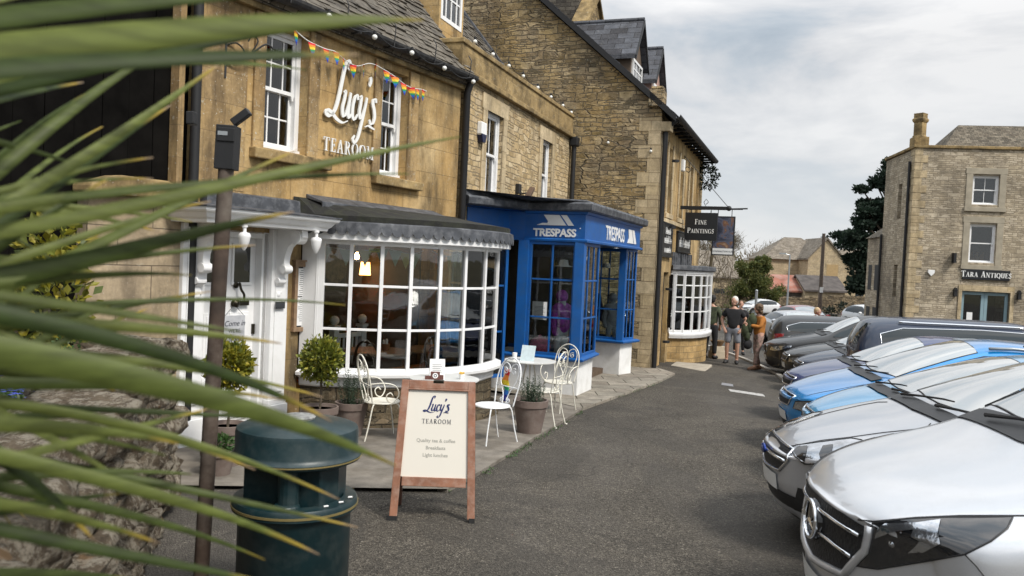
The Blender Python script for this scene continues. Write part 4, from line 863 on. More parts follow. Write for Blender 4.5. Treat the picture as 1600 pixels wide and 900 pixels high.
w=MB(); w.sweep([(-.1,1.95),(.10,1.95),(.12,1.98),(.11,2.08),(-.1,2.10)],GBP); w.add([(x,y,2.08) for x,y in GBP]+[(2.5,-.01,2.2),(5.8,-.01,2.2)],[tuple(range(len(GBP)))]); w.box(2.45,5.9,-.03,.0,2.08,2.42)
for i in range(9): w.tube([(2.6+i*.4,-.035,2.08),(2.6+i*.4,-.035,2.42)],.018,6)
w.build('lead_roof',M_lead,GH,bev=.006)
w=MB(); w.box(2.2,6.2,.36,3,-.6,-.1); w.box(2.2,6.2,3,3.05,-.6,2.5); w.box(2.2,6.2,.36,3,2.3,2.4); w.box(2.15,2.2,.36,3,-.6,2.4); w.box(6.2,6.25,.36,3,-.6,2.4); w.build('room_wall',M_dark,GH)
w=MB(); w.box(1.42,2.05,.1,.14,-.5,1.85); w.build('shop_door',M_black,GH)
w=MB(); w.box(2.16,2.36,-.10,-.03,.5,1.85); w.build('leaning_board',M_gloss,GH)
w=MB(); w.box(.9,2.4,-1.15,-.25,-.45,-.36,None); w.build('stone_step',mat('pale_step_slab',(.34,.30,.24),.9,var=.2,scale=5,bmp=.4),GH,bev=.02)
w=MB(); w.box(3.05,3.25,-.10,-.0,4.55,4.85); w.build('white_alarm_box',M_paper,GH,bev=.02)
# wall signs
def wsign(x0,x1,z0,z1,label,lines):
    r=empty('wall_sign',FC.W((x0+x1)/2,-.0,(z0+z1)/2),R(70),label,'shop sign')
    w=MB(); hx=(x1-x0)/2;hz=(z1-z0)/2; w.box(-hx,hx,-.06,-.0,-hz,hz); w.box(-hx-.03,hx+.03,-.075,-.0,hz,hz+.04); w.box(-hx-.03,hx+.03,-.075,0,-hz-.04,-hz); w.build('board',M_glassd,r,bev=.005)
    w=MB(); rr=random.Random(int(x0*10))
    for z,h,l in lines:
        x=-l/2
        while x<l/2:
            ww=rr.uniform(.5,.95)*h; 
            w.box(x,x+.03*h/.2,-.066,-.061,z,z+h*rr.choice([1,.7,.7])); w.box(x,x+ww*.7,-.0655,-.0612,z+h*.3,z+h*.42)
            if rr.random()<.6: w.box(x+ww*.6,x+ww*.6+.03,-.0662,-.0611,z,z+h*.7)
            x+=ww
    w.build('faded_lettering',M_letter,r)
wsign(.62,2.05,2.30,3.05,'black shop board with three faded white lines beside the downpipe',[(.14,.16,.7),(-.08,.18,1.0),(-.30,.15,.9)])
wsign(2.95,5.3,2.47,2.95,'long black shop board with large white lettering above the gallery\'s bow window',[(-.13,.26,1.9)])
# hanging signs
def hsign(x,y0,y1,ztop,zbot,name,label,cat='hanging sign'):
    # board hangs across the wall normal, facing back down the street
    r=empty(name,FC.W(x,0,zbot),R(70),label,cat); return r
hs=hsign(3.45,0,0,3.53,2.77,'hanging_sign','black hanging board reading Fine Paintings in white capitals')
w=MB(); w.box(-.03,.03,-.98,-.14,0,.73); w.build('board',M_glassd,hs,bev=.006)
MS=Matrix.Translation((-.034,-.56,.0))@Matrix.Rotation(R(-90),4,'Z')@FX
w=MB(); serif(w,'Fine',.135,MS@Matrix.Translation((0,.42,0)),0,.006,small=.8,track=.10,bold=1.2); w.build('capital_letters',M_letter,hs); w=MB(); serif(w,'Paintings',.135,MS@Matrix.Translation((0,.19,0)),0,.006,small=.8,track=.05,bold=1.2); w.build('capital_letters',M_letter,hs)
w=MB(); w.tube([(0,-.3,.73),(0,-.3,.80)],.012,6); w.tube([(0,-.8,.73),(0,-.8,.80)],.012,6); w.build('hanger',M_black,hs)
br=empty('sign_bracket',FC.W(3.45,0,3.58),R(70),'long black bracket beam with stay rods holding the black hanging board','sign bracket')
w=MB(); w.box(-.045,.045,-1.25,.0,0,.09); w.ball((0,-1.25,.045),.07); w.tube([(0,-1.25,.03),(0,-1.72,.05)],.02,8); w.build('beam',M_black,br)
w=MB(); w.tube([(0,-1.22,.09),(0,-.02,1.42)],.010,6); w.tube([(0,-.65,.1),(0,-.6,.2),(0,-.66,.28),(0,-.72,.2),(0,-.66,.14)],.01,6); w.tube(spl([(0,-.02,1.05),(0,-.12,1.12),(0,-.22,1.05),(0,-.16,.98),(0,-.1,1.02)],5),.012,6); w.build('stay_rod',M_black,br)
hp=empty('inn_sign',FC.W(4.7,0,2.42),R(70),'framed picture sign with a dark painted scene hanging beyond the Fine Paintings board','hanging sign')
w=MB(); y0,y1=-1.32,-.72
w.box(-.03,.03,y0,y1,0,1.08); w.build('board',M_glassd,hp,bev=.006)
def picmat():
    m,nt,b=newmat('dark_painted_scene'); b.inputs['Roughness'].default_value=.5
    o=ramp(nt,noi(nt,3.2,4,.6,dist=.6),[(.32,(.006,.008,.02)),(.45,(.03,.035,.06)),(.55,(.10,.11,.16)),(.62,(.16,.07,.03)),(.72,(.38,.26,.18))]); nt.links.new(o,b.inputs['Base Color']); return m
w=MB(); w.box(-.035,-.031,y0+.035,y1-.03,.20,1.045); w.build('painted_picture',picmat(),hp)
w=MB(); w.box(-.0355,-.031,y0+.035,y1-.03,.03,.195); w.build('name_strip',M_paper,hp)
sans('strip_letters','DONNINGTON ALES',.06,Matrix.Translation((-.037,(y0+y1)/2,.09))@Matrix.Rotation(R(-90),4,'Z')@FX,M_greyd,hp,.001)
w=MB(); w.tube([(0,-.02,1.25),(0,-1.5,1.28)],.018,6); w.tube([(0,-.85,1.08),(0,-.85,1.26)],.01,6); w.tube([(0,-1.22,1.08),(0,-1.22,1.26)],.01,6); w.build('iron_arm',M_black,hp)
# ivy / iron tangle at the far end and climbing twigs
cl=empty('climbing_plant',FC.W(7.3,-.0,-.5),R(70),'bare twiggy climber on the far corner of the gallery house','climber')
w=MB(); rr=random.Random(9)
for i in range(260):
    x=rr.uniform(.1,1.4); z=rr.uniform(1.0,3.6); y=rr.uniform(-1.0,.0)
    a=Vector((x,y,z)); d=Vector((rr.gauss(0,.2),rr.gauss(0,.2),rr.uniform(-.6,.1)))
    w.tube([a,a+d*.5+Vector((.03,0,0)),a+d],.008,4)
w.tube([(.3,-.2,0),(.4,-.3,1.5),(.6,-.4,3.2)],.05,6); w.build('stems',M_twig,cl)
w=MB(); leaves(w,(-.3,-.2,5.35),.42,500,.09,sq=(.5,.9,1.0),rnd=rr); w.build('dark_leaves',M_dkleaf,cl)

# ---------- ANTIQUES BUILDING ----------
ang=math.degrees(math.atan2(4.35,-.70))
FT=Fr(16.38,34.0,ang)
TB=FT.root('antiques_building',label='three storey grey stone building with parapet and corner chimney beyond the cars',cat='building')
gT=-1.6; FAC=R(90-ang)
w=MB(); wallgrid(w,0,9,gT,7.42,0,.4,[(2.27,3.29,5.17,6.36),(2.27,3.29,2.80,4.38),(2.12,3.95,gT,1.62),(6.6,7.6,5.17,6.36),(6.6,7.6,2.8,4.38)]); w.build('wall',M_tara,TB)
w=MB(); wallgrid(w,0,3.35,gT,7.40,-.4,0,[(1.1,1.6,4.6,6.1),(1.1,1.6,1.2,2.6)])
for i,v in enumerate(w.v): w.v[i]=(-v[1],v[0],v[2]) if False else (v[1]+.4,v[0]+.4,v[2])
w.box(.0,9,3.75,4.1,gT,7.4); w.box(8.6,9,.4,3.75,gT,7.4); w.build('side_wall',M_tara,TB)
w=MB(); w.box(-.08,9.05,-.08,.45,7.42,7.54); w.box(-.08,.4,.45,4.15,7.42,7.54); w.box(-.03,9,-.03,.0,2.42,2.50) if False else None; w.build('parapet_coping',M_capstone,TB,bev=.02)
w=MB()
for k in range(29):
    z=gT+.05+k*.31; a=.5 if k%2 else .3
    w.box(-.02,a,-.02,.5-a+.3,z,z+.295)
w.build('corner_quoin',M_quoin,TB,bev=.008)
for (x0,x1,z0,z1,nx,nb) in ((2.27,3.29,5.17,6.36,2,1),(2.27,3.29,2.80,4.38,1,1),(6.6,7.6,5.17,6.36,2,1),(6.6,7.6,2.8,4.38,1,1)):
    w=MB(); w.box(x0-.25,x0,-.03,.01,z0-.1,z1+.05); w.box(x1,x1+.25,-.03,.01,z0-.1,z1+.05); w.box(x0-.28,x1+.28,-.032,.01,z1+.05,z1+.30); w.box(x0-.28,x1+.28,-.07,.01,z0-.28,z0-.1); w.build('window_surround',mat('grey_dressed_stone',(.33,.29,.22),.9,var=.2,scale=3,bmp=.3),TB,bev=.01)
    sash(TB,x0,x1,z0,z1,.12,nx,1,1)
w=MB(); w.prism([(1.35,7.45),(2.4,8.55),(9,8.55),(9,7.45)],1.4,1.5,'y'); 
w=MB(); w.add([(1.2,.5,7.42),(9,.5,7.42),(9,3.7,7.42),(1.2,3.7,7.42),(2.3,2.1,8.75),(9,2.1,8.75)],[(0,1,5,4),(2,3,4,5),(3,0,4),(1,2,5)]); w.build('hipped_roof',M_sttile,TB)
w=MB(); w.box(0.02,.62,.35,.95,7.3,7.95); w.lathe([(.30,0),(.30,.04),(.26,.08),(.26,.6),(.31,.65),(.34,.7),(.34,.77),(.28,.8),(.28,.95),(.30,1.0)],4,(.32,.65,7.95),); w.build('chimney',M_capstone,TB,bev=.02)
w=MB(); w.box(2.12,3.95,-.04,.0,1.62,1.86); w.box(1.98,2.12,-.04,.02,gT,1.86); w.box(3.95,4.1,-.04,.02,gT,1.86); w.build('door_surround',M_quoin,TB,bev=.01)
f=MB();p=MB(); glaze(f,p,(2.14,.15),(3.03,.15),gT+.1,1.6,1,1,.12,.03,.06); glaze(f,p,(3.04,.15),(3.93,.15),gT+.1,1.6,1,1,.12,.03,.06); d_=f.build('glazed_door',mat('duck_egg_paint',(.22,.32,.36),.5,var=.05),TB); p.build('pane',M_paneup,d_)
w=MB(); w.box(2.4,2.62,.13,.14,.35,.75); w.build('notice',M_paper,d_)
w=MB(); w.box(2.0,4.0,1.5,1.6,gT,2.0); w.build('dark_room',M_dark,TB)
w=MB()
for k in range(9): w.box(2.4+k*.07,2.45+k*.07,.4,.5,2.85,3.05+.1*(k%3))
w.build('items_on_sill',mat('brown_curios',(.25,.13,.05),.7,var=.4,scale=8),TB)
for x in (1.83,4.25):
    w=MB(); w.box(x-.06,x+.06,-.18,-.02,1.38,1.62); w.prism([(x-.08,1.62),(x+.08,1.62),(x,1.75)],-.2,0,'y'); w.build('wall_lantern',M_black,TB)
w=MB(); w.prism([(.75,2.42),(1.0,2.42),(1.0,2.3),(.88,2.16),(.75,2.3)],-.1,0,'y'); w.build('white_alarm_box',M_paper,TB,bev=.01)
w=MB(); w.box(1.65,1.75,-.25,0,2.75,3.15); w.build('iron_lamp_bracket',M_black,TB)
w=MB(); w.tube([(-.09,.35,6.9),(-.09,.35,gT)],.06,8); w.tube([(-.09,3.9,4),(-.09,3.9,gT)],.06,8); w.build('downpipe',M_black,TB)
w=MB(); w.box(.0,6,4.1,6.5,gT,3.9); w.build('rear_wing',M_tara,TB)
w=MB(); w.add([(-.1,4.1,3.9),(6,4.1,3.9),(6,6.6,3.9),(-.1,6.6,3.9),(1.2,5.3,5.0),(6,5.3,5.0)],[(0,1,5,4),(2,3,4,5),(3,0,4),(1,2,5)]); w.build('wing_roof',M_sttile,TB)
for y in (4.4,5.5):
    for z in (1.4,-.6): w=MB(); w.box(-.01,.02,y,y+.6,z,z+1.2); w.build('wing_window',M_black,TB)
ts=empty('name_board',FT.W(2.98,-.0,2.30),FAC,'long black board with white capitals reading Tara Antiques above the glazed door','shop sign')
w=MB(); w.box(-.90,.90,-.07,-.0,-.20,.22); w.build('board',M_glassd,ts,bev=.01)
MS=Matrix.Translation((0,-.072,-.09))@FX; w=MB(); serif(w,'Tara Antiques',.24,MS,0,.01,small=.8,track=.05,bold=1.35)
w.build('capital_letters',M_letter,ts)
# ---------- NEIGHBOUR AT THE LEFT ----------
NB=FA.root('neighbour_house',label='dark recessed neighbouring house with a low dressed stone front wall at the far left',cat='house')
w=MB(); w.box(-1.80,-.78,-.02,.135,-.4,2.44); w.build('front_wall',stone('smooth_grey_stone',[(.28,.22,.14),(.38,.30,.20),(.33,.26,.17)],.75,.36,(.14,.11,.08),.006,.006,.4,(.1,.08,.06),.6,.3,second=False,bdist=.01,streak=True,sscale=1),NB)
w=MB(); w.prism([(-1.86,2.44),(-.76,2.44),(-.76,2.52),(-1.05,2.62),(-1.55,2.62),(-1.86,2.52)],-.14,.135,'y'); w.build('coping',M_capstone,NB,bev=.02)
w=MB(); w.box(-.86,-.79,-.0,.12,2.56,6.5); w.build('stone_pier',M_ashlar_lich,NB)
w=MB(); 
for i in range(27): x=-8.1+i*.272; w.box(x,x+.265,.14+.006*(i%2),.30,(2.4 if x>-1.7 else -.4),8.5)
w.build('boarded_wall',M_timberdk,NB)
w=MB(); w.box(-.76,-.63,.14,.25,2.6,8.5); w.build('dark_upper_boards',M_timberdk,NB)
w=MB(); w.box(-5.2,-5.05,-1.2,-1.05,-.4,3.6); w.build('red_brown_post',mat('red_brown_timber',(.16,.06,.035),.8,var=.3),NB)
# ---------- BACKGROUND ----------
def house(name,label,x,y,z,w_,d_,h,rh,rz,cat='house',hip=False,wm=None,rm=None):
    r=empty(name,(x,y,z),rz,label,cat); w=MB()
    if hip: w.box(0,w_,0,d_,0,h)
    else: w.prism([(0,0),(d_,0),(d_,h),(d_/2,h+rh),(0,h)],0,w_,'x')
    w.build('wall',wm or M_far,r); w=MB(); e=.35; s=rh/(d_/2)
    if hip: w.add([(-e,-e,h-.05),(w_+e,-e,h-.05),(w_+e,d_+e,h-.05),(-e,d_+e,h-.05),(d_/2,d_/2,h+rh),(w_-d_/2,d_/2,h+rh)],[(0,1,5,4),(1,2,5),(2,3,4,5),(3,0,4)])
    else: w.prism([(-e,h-e*s),(d_/2,h+rh),(d_+e,h-e*s),(d_+e,h-e*s+.2),(d_/2,h+rh+.2),(-e,h-e*s+.2)],-.2,w_+.2,'x')
    w.build('roof',rm or M_fartile,r); return r
G0=-2.05
def fwin(r,x,z,w_,h,m,y=-.04,nm='window'):
    w=MB(); w.box(x-.12,x+w_+.12,y+.01,y+.05,z-.12,z+h+.12); f=w.build(nm,M_quoin,r); w=MB(); w.box(x,x+w_,y-.03,y+.0,z,z+h); w.build('pane',m,f)
M_wboard=mat('ochre_boarding',(.36,.25,.12),.8); M_teal=mat('pale_teal_boarding',(.22,.34,.32),.7); M_fdk=mat('dark_far_window',(.03,.035,.04),.2,var=0)
b1_=house('stone_barn','large stone barn with a steep tiled roof and ochre boarded window beyond the wall',31.8,104,G0,9.2,7,5.9,2.9,0,'barn',hip=True)
w=MB(); w.prism([(4.3,0),(10.3,0),(10.3,4.3),(6.5,8.4),(4.3,6.0)],-3.5,.2,'y'); b1w=w.build('cross_wing',M_far,b1_)
w=MB(); w.prism([(4.1,5.85),(6.5,8.45),(10.6,4.0),(10.6,4.2),(6.5,8.7),(4.1,6.05)],-3.7,4,'y'); w.build('cross_wing_roof',M_fartile,b1_)
fwin(b1_,6.6,3.2,1.4,2.2,M_wboard,-3.54)
b2_=house('stone_cottage','cream stone cottage with ochre shutter and teal boarded opening, right of the barn',38.9,101,G0,8.4,5,4.9,2.6,0,'cottage',hip=True)
fwin(b2_,5.0,3.0,1.2,1.8,M_wboard); fwin(b2_,4.9,.5,1.5,1.6,M_teal); fwin(b2_,7.0,.7,.9,1.3,M_fdk); fwin(b2_,3.4,.8,1.0,1.3,M_fdk)
b3_=house('long_stone_house','pale stone house seen left of the green bush beyond the gallery',18.5,98,G0,8.5,8,3.4,2.9,0)
for x,z in ((2.2,.9),(5.6,.9)): fwin(b3_,x,z,1.4,1.0,M_fdk)
b4_=house('timber_shed','low weathered timber shed with a rusty red tin roof before the barn',29.8,95,G0,4.6,6,2.1,1.6,0,'shed',wm=mat('grey_boards',(.10,.085,.07),.9,var=.35,scale=3,bmp=.5),rm=mat('rusty_tin_roof',(.26,.09,.055),.7,var=.35,scale=.7,dirt=(.3,.25,.22),dscale=.8,damt=.7))
b5_=house('stone_outhouse','low stone outhouse with dark roof between the tin roofed shed and cottage',33.6,94,G0,4.6,6,2.3,1.5,0,'outhouse',rm=mat('dark_sagging_roof',(.07,.06,.055),.9,var=.4,scale=1.5))
gw=empty('boundary_wall',(18,88,G0),0,'long dry stone boundary wall running behind the parked cars','wall')
w=MB(); w.box(0,36,0,.6,0,1.35); w.box(14,36,-.02,.0,1.0,1.7); w.box(16,36,0,.6,1.35,1.75); w.build('stonework',M_drywall,gw)
w=MB(); 
for i in range(120): w.box(i*.3,i*.3+.28,-.03,.63,(1.35 if i*.3<16 else 1.75),(1.35 if i*.3<16 else 1.75)+.16+.04*(i%3))
w.build('coping',M_drywall,gw)
w=MB(); w.box(0,36,-.02,0,0,.01)
def tree(name,label,x,y,z,h,clumps,trunk,leafm,n,size,seed,twig=False,group=None,tr=.3):
    r=empty(name,(x,y,z),0,label,'tree',group); rr=random.Random(seed); t=MB(); c=MB()
    if not twig:
        c2=[]
        for cx,cy,cz,cr,sq in clumps:
            for _ in range(8): c2.append((cx+rr.gauss(0,.5)*cr,cy+rr.gauss(0,.5)*cr,cz+rr.gauss(0,.42)*cr*sq*1.3,cr*rr.uniform(.22,.6),sq*rr.uniform(.8,1.4)))
        clumps=c2; n=n//6
    t.tube(spl([(0,0,0),(.1*tr,0,h*.3),(-.2*tr,.1,h*.6),(0,0,h*.85)],4),tr,8,taper=lambda q:1-.8*q)
    for cx,cy,cz,cr,sq in clumps:
        st=(0,0,max(.3,cz*.6)); t.tube(spl([st,(cx*.5,cy*.5,cz*.8),(cx,cy,cz)],3),tr*.35,6,taper=lambda q:1-.7*q)
        if twig:
            for i in range(n):
                a=Vector((cx+rr.gauss(0,cr*.5),cy+rr.gauss(0,cr*.5),cz+rr.gauss(0,cr*.45))); d=Vector((rr.gauss(0,.4),rr.gauss(0,.4),rr.uniform(.2,1))).normalized()*size*rr.uniform(.5,1.4); q=d.cross(Vector((rr.gauss(0,1),rr.gauss(0,1),0))).normalized()*size*.03
                c.add([a-q,a+q,a+d],[(0,1,2)])
        else: leaves(c,(cx,cy,cz),cr,n,size,sq=(1,1,sq),rnd=rr,shell=.1)
    t.build('trunk',M_bark,r); c.build('crown',leafm,r,fix=False); return r
tree('conifer','tall dark spreading conifer rising behind the antiques building',29.5,62,-2,13.2,
  [(-.6,0,12.3,1.3,.5),(.9,0,12.6,1.1,.5),(-1.3,.3,11.0,1.5,.38),(.6,0,10.9,1.6,.4),(-2.1,0,9.7,1.3,.35),(.4,.3,9.4,1.7,.4),(2,0,10,1.6,.5),(-3.0,0,8.3,1.4,.35),(-1.2,.4,8.2,1.4,.35),(1.0,0,7.9,1.7,.4),(-3.6,0,6.9,1.5,.35),(-1.8,0,6.5,1.5,.4),(.3,.3,6.2,1.8,.45),(-3.2,0,5.1,1.5,.4),(-1.0,0,4.8,1.9,.5),(-2.6,0,3.4,1.6,.5),(-.4,0,3.2,1.6,.6),(2,0,5,2.2,.8),(2,0,8,2,.7)],.35,M_cedar,2200,.30,11,tr=.4)
tree('garden_tree','round green and brown bushy tree between the pale house and the tin roofed shed',23.5,80,-2,6.0,[(0,0,2.0,1.9,.9),(-1.3,0,1.3,1.3,.9),(1.5,0,1.4,1.5,.9),(.5,0,3.2,1.5,.9),(-.6,0,4.0,1.2,.9),(.6,0,4.7,1.0,.8)],.2,M_bush,3000,.20,12,tr=.2)
gshr=tree('roadside_shrub','low leafy shrub at the roadside beside the gallery',11.0,40,-.95,1.6,[(0,0,.6,.6,.9),(.6,0,.5,.5,.9)],.1,M_bush,300,.12,13,tr=.05)
gshr['category']='shrub'
tree('small_dark_shrub','small dark shrub before the antiques building between parked white cars',22.0,55,-1.45,1.6,[(0,0,.9,.8,.7)],.1,M_dkleaf,500,.18,14,tr=.05)
rr=random.Random(21)
for i in range(11):
    x=18+i*4.6+rr.uniform(-1.5,1.5); y=rr.uniform(122,150); h=rr.uniform(7.5,10.5)
    cl_=[(rr.uniform(-2,2),rr.uniform(-1,1),h*rr.uniform(.45,.92),rr.uniform(1.2,2.0),.8) for _ in range(7)]
    tree('bare_tree',['bare brown winter tree on the rise behind the stone houses','leafless grey-brown tree in the belt behind the barn roofs'][i%2],x,y,-2,h,cl_,.2,M_twig,620,1.1,30+i,twig=True,group='bare trees behind the stone houses',tr=.25)
w=MB(); n=40
vs=[];
for j in range(8):
    for i in range(n+1):
        X=-60+i*8; Y=135+j*22; vs.append((X,Y,-2.2+ (j/7)*12*(0.7+.3*math.sin(i*.35))+noise.noise(Vector((i*.3,j*.5,0)))*1.0))
w.add(vs,[(j*(n+1)+i,j*(n+1)+i+1,(j+1)*(n+1)+i+1,(j+1)*(n+1)+i) for j in range(7) for i in range(n)]); struct(w.build('hill',M_hill,smooth=True))
w=MB(); rr=random.Random(77)
for i in range(15000):
    X=rr.uniform(-30,150); Y=rr.uniform(150,200); b=-2+(Y-135)/154*10; hh=rr.uniform(4,8)*(0.75+.25*math.sin(X*.13))
    a=Vector((X,Y,b+hh*rr.random())); d=Vector((rr.gauss(0,.5),0,rr.uniform(.3,1)))*1.2; q=Vector((.12,0,0)); w.add([a-q,a+q,a+d],[(0,1,2)])
tag(w.build('distant_wood',M_twig,fix=False),'belt of leafless brown woodland on the skyline','woodland',kind='stuff')
up=empty('telegraph_pole',(25.6,68,-1.75),0,'brown wooden telegraph pole in front of the barn','utility pole')
w=MB(); w.tube([(0,0,0),(0,0,7.2)],[.17,.13],10); w.build('pole',M_pole,up,smooth='auto'); w=MB(); w.box(-.13,.13,-.2,-.15,2.3,2.75); w.build('notice_plate',M_paper,up); w=MB(); w.tube([(-.25,0,6.9),(.25,0,6.9)],.04,6); w.build('crossbar',M_black,up)
sl_=empty('street_lamp',(20.2,60,-1.5),0,'slim grey street lamp left of the telegraph pole','street lamp')
w=MB(); w.tube([(0,0,0),(0,0,4.9)],[.08,.05],8); w.tube([(0,0,4.85),(-.45,0,4.95)],.04,6); w.build('post',M_galv,sl_); w=MB(); w.box(-.75,-.3,-.1,.1,4.9,5.0); w.build('lamp_head',M_galv,sl_)
bp=empty('sign_post',(8.15,27.3,gz(8.15,27.3)),0,'short grey sign post standing behind the man in shorts','post')
w=MB(); w.tube([(0,0,0),(.0,0,2.05)],.045,8); w.ball((0,0,2.07),.05); w.build('post',M_galv,bp); w=MB(); w.box(-.06,.06,-.06,.06,0,.12); w.build('foot',M_galv,bp)
# ================= STREET OBJECTS =================
def on(x,y,dz=0): return (x,y,gz(x,y)+dz)
M_oak=mat('reddish_varnished_timber',(.27,.125,.075),.55,var=.25,scale=9,bmp=.35,bscale=60,bdist=.002,dirt=(.42,.30,.24),dscale=14,damt=.6)
# A-board
def aboard():
    ax,ay=-.53,6.18; r=empty('a_board',on(ax,ay),R(2),'wooden framed pavement A-board with a cream panel reading Lucy\'s Tearoom','pavement sign')
    tl=R(10); Mf=Matrix.Translation((0,0,.0))@Matrix.Rotation(-tl,4,'X')   # front frame leans back
    H=1.06; W0=.325; W1=.285
    f=MB()
    def leg(s): f.prism([(s*(W0+.0),0.02),(s*(W0-.058),0.02),(s*(W1-.058),H),(s*W1,H)],-.022,.022,'y',Mf)
    leg(1);leg(-1)
    f.box(-W1+.057,W1-.057,-.020,.020,H-.062,H-.002,Mf); f.box(-W1+.04,W1-.04,-.020,.020,.255,.325,Mf)
    f.box(-.255,.255,-.023,.0,H-.074,H-.062,Mf)
    f.build('front_frame',M_oak,r,bev=.004)
    g=MB(); Mb=Matrix.Translation((0,.40,.0))@Matrix.Rotation(R(11),4,'X')
    for s in (1,-1): g.prism([(s*W0,0.0),(s*(W0-.055),0.0),(s*(W1-.05),H),(s*W1,H)],-.02,.02,'y',Mb)
    g.box(-W1+.05,W1-.05,-.015,.015,.28,.34,Mb); g.box(-.25,.25,-.015,.015,H-.06,H,Mb); g.build('rear_frame',mat('dark_shaded_timber',(.12,.06,.04),.6,var=.2),r,bev=.004)
    p=MB(); p.prism([(-.262,.325),(.262,.325),(.232,H-.064),(-.232,H-.064)],-.004,.012,'y',Mf); p.build('panel',M_cream,r)
    p=MB(); p.prism([(-.262,.325),(.262,.325),(.232,H-.064),(-.232,H-.064)],-.012,.004,'y',Mb); p.build('rear_panel',M_cream,r)
    T=Mf@Matrix.Translation((0,-.004,0))@FX
    w=MB(); script_lucys(w,.125,T@Matrix.Translation((-.105,.818,0)),0,.0015,.11); w.build('script_lettering',M_navy,r,fix=False)
    w=MB(); serif(w,'TEAROOM',.034,T@Matrix.Translation((0,.732,0)),0,.0015,track=.2,bold=1.0); w.build('capital_lettering',M_greyd,r,fix=False)
    for k,(s,z) in enumerate((('Quality tea & coffee',.60),('Breakfasts',.545),('Light lunches',.49))): sans('menu_line',s,.037,T@Matrix.Translation((0,z-.01,0)),M_grey,r,.0012,bold=.0006)
    for s in (1,-1): w=MB(); w.box(s*W0-.03-s*.012,s*W0+.03-s*.03,-.03,.025,-.02,.03,Mf); w.build('foot_pad',M_rubber,r)
    w=MB(); w.box(-.04,.04,.16,.22,H-.03,H-.012); w.build('hinge',M_brass,r)
aboard()
# bistro chair: front towards -y
def bistro(m,arms=True,label='',loc=(0,0,0),rz=0,group='white wrought iron cafe chairs'):
    r=empty('cafe_chair',loc,rz,label,'chair',group); sh=.45; rad=.0085
    s=MB(); s.lathe([(0,sh-.012),(.195,sh-.012),(.205,sh-.004),(.20,sh+.006),(.17,sh+.004),(0,sh-.002)],28); s.build('seat',m,r,smooth='auto')
    for sx in (-1,1):
        w=MB(); w.tube(spl([(sx*.13,-.12,sh-.01),(sx*.155,-.15,sh-.05),(sx*.17,-.19,.2),(sx*.185,-.22,0.015),(sx*.19,-.245,.0)],5),rad,8); w.lathe([(0,-.0),(.016,0),(.014,.018),(0,.02)],8,(sx*.19,-.24,0)); w.build('leg',m,r,smooth=True)
        w=MB(); w.tube(spl([(sx*.13,.13,sh-.01),(sx*.15,.16,sh-.05),(sx*.16,.20,.2),(sx*.175,.25,0.015),(sx*.18,.27,.0)],5),rad,8); w.lathe([(0,0),(.016,0),(.014,.018),(0,.02)],8,(sx*.18,.265,0)); w.build('leg',m,r,smooth=True)
    b=MB(); by=lambda z:.165+(z-sh)*.20
    hoop=[(-.165,sh-.01),(-.185,sh+.14),(-.20,sh+.27),(-.17,sh+.42),(-.09,sh+.50),(0,sh+.525),(.09,sh+.50),(.17,sh+.42),(.20,sh+.27),(.185,sh+.14),(.165,sh-.01)]
    b.tube(spl([(x,by(z),z) for x,z in hoop],5),rad,8)
    inner=[(-.03,sh+.01),(-.05,sh+.12),(-.13,sh+.25),(-.155,sh+.38),(-.10,sh+.46),(-.02,sh+.43),(-.01,sh+.36)]
    for sx in (1,-1):
        b.tube(spl([(sx*x,by(z),z) for x,z in inner],5),rad*.75,6)
        sp=[(sx*(.075+.042*(1-k/26)*math.cos(k*.40+1)),by(sh+.37),sh+.37+.042*(1-k/26)*math.sin(k*.40+1)) for k in range(24)]; b.tube(sp,rad*.65,6)
        sp=[(sx*(.06+.036*(1-k/26)*math.cos(k*.40+2)),by(sh+.05),sh+.05+.036*(1-k/26)*math.sin(k*.40+2)) for k in range(24)]; b.tube(sp,rad*.65,6)
    b.tube([(-.19,by(sh+.2),sh+.2),(.19,by(sh+.2),sh+.2)],rad*.7,6)
    b.build('backrest',m,r,smooth=True)
    if arms:
        for sx in (1,-1):
            w=MB(); w.tube(spl([(sx*.19,by(sh+.22),sh+.22),(sx*.25,.06,sh+.235),(sx*.255,-.06,sh+.20),(sx*.23,-.11,sh+.10),(sx*.20,-.06,sh+.015),(sx*.195,.0,sh+.03),(sx*.20,.02,sh+.09),(sx*.205,-.02,sh+.12),(sx*.205,-.05,sh+.09)],6),rad*.85,8); w.build('armrest',m,r,smooth=True)
    return r
bistro(M_iron,True,'cream wrought iron cafe chair standing alone behind the A-board\'s left edge, before the bow window',on(-1.40,9.15),R(118))
bistro(M_ironw,False,'bright white cafe chair immediately right of the A-board with a coloured cloth on its back',on(-.16,9.2),R(-50))
bistro(M_iron,False,'pale cafe chair behind the rosemary pot with its back towards the blue shop',on(.48,10.7),R(-115))
bistro(M_iron,True,'pale cafe armchair furthest right, against the white base of the blue shop',on(.72,11.7),R(-35))
def cafetable(x,y,rad,label,z=.72):
    r=empty('cafe_table',on(x,y,.035),0,label,'table','round white cafe tables'); w=MB(); w.lathe([(0,z-.012),(rad-.01,z-.02),(rad,z-.012),(rad,z),(0,z+.001)],40); w.build('tabletop',mat('pale_table_top',(.62,.62,.60),.35,var=.06,scale=6),r,smooth='auto')
    for k in range(3):
        a=k*2.1+.5; w=MB(); w.tube(spl([(.05*math.cos(a),.05*math.sin(a),z-.02),(.10*math.cos(a),.10*math.sin(a),z*.6),(.06*math.cos(a),.06*math.sin(a),z*.4),(.30*math.cos(a),.30*math.sin(a),0)],6),.011,8); w.build('leg',M_iron,r,smooth=True)
    return r
cafetable(-.70,9.0,.385,'round pale cafe table behind the A-board carrying a menu card and wooden number block')
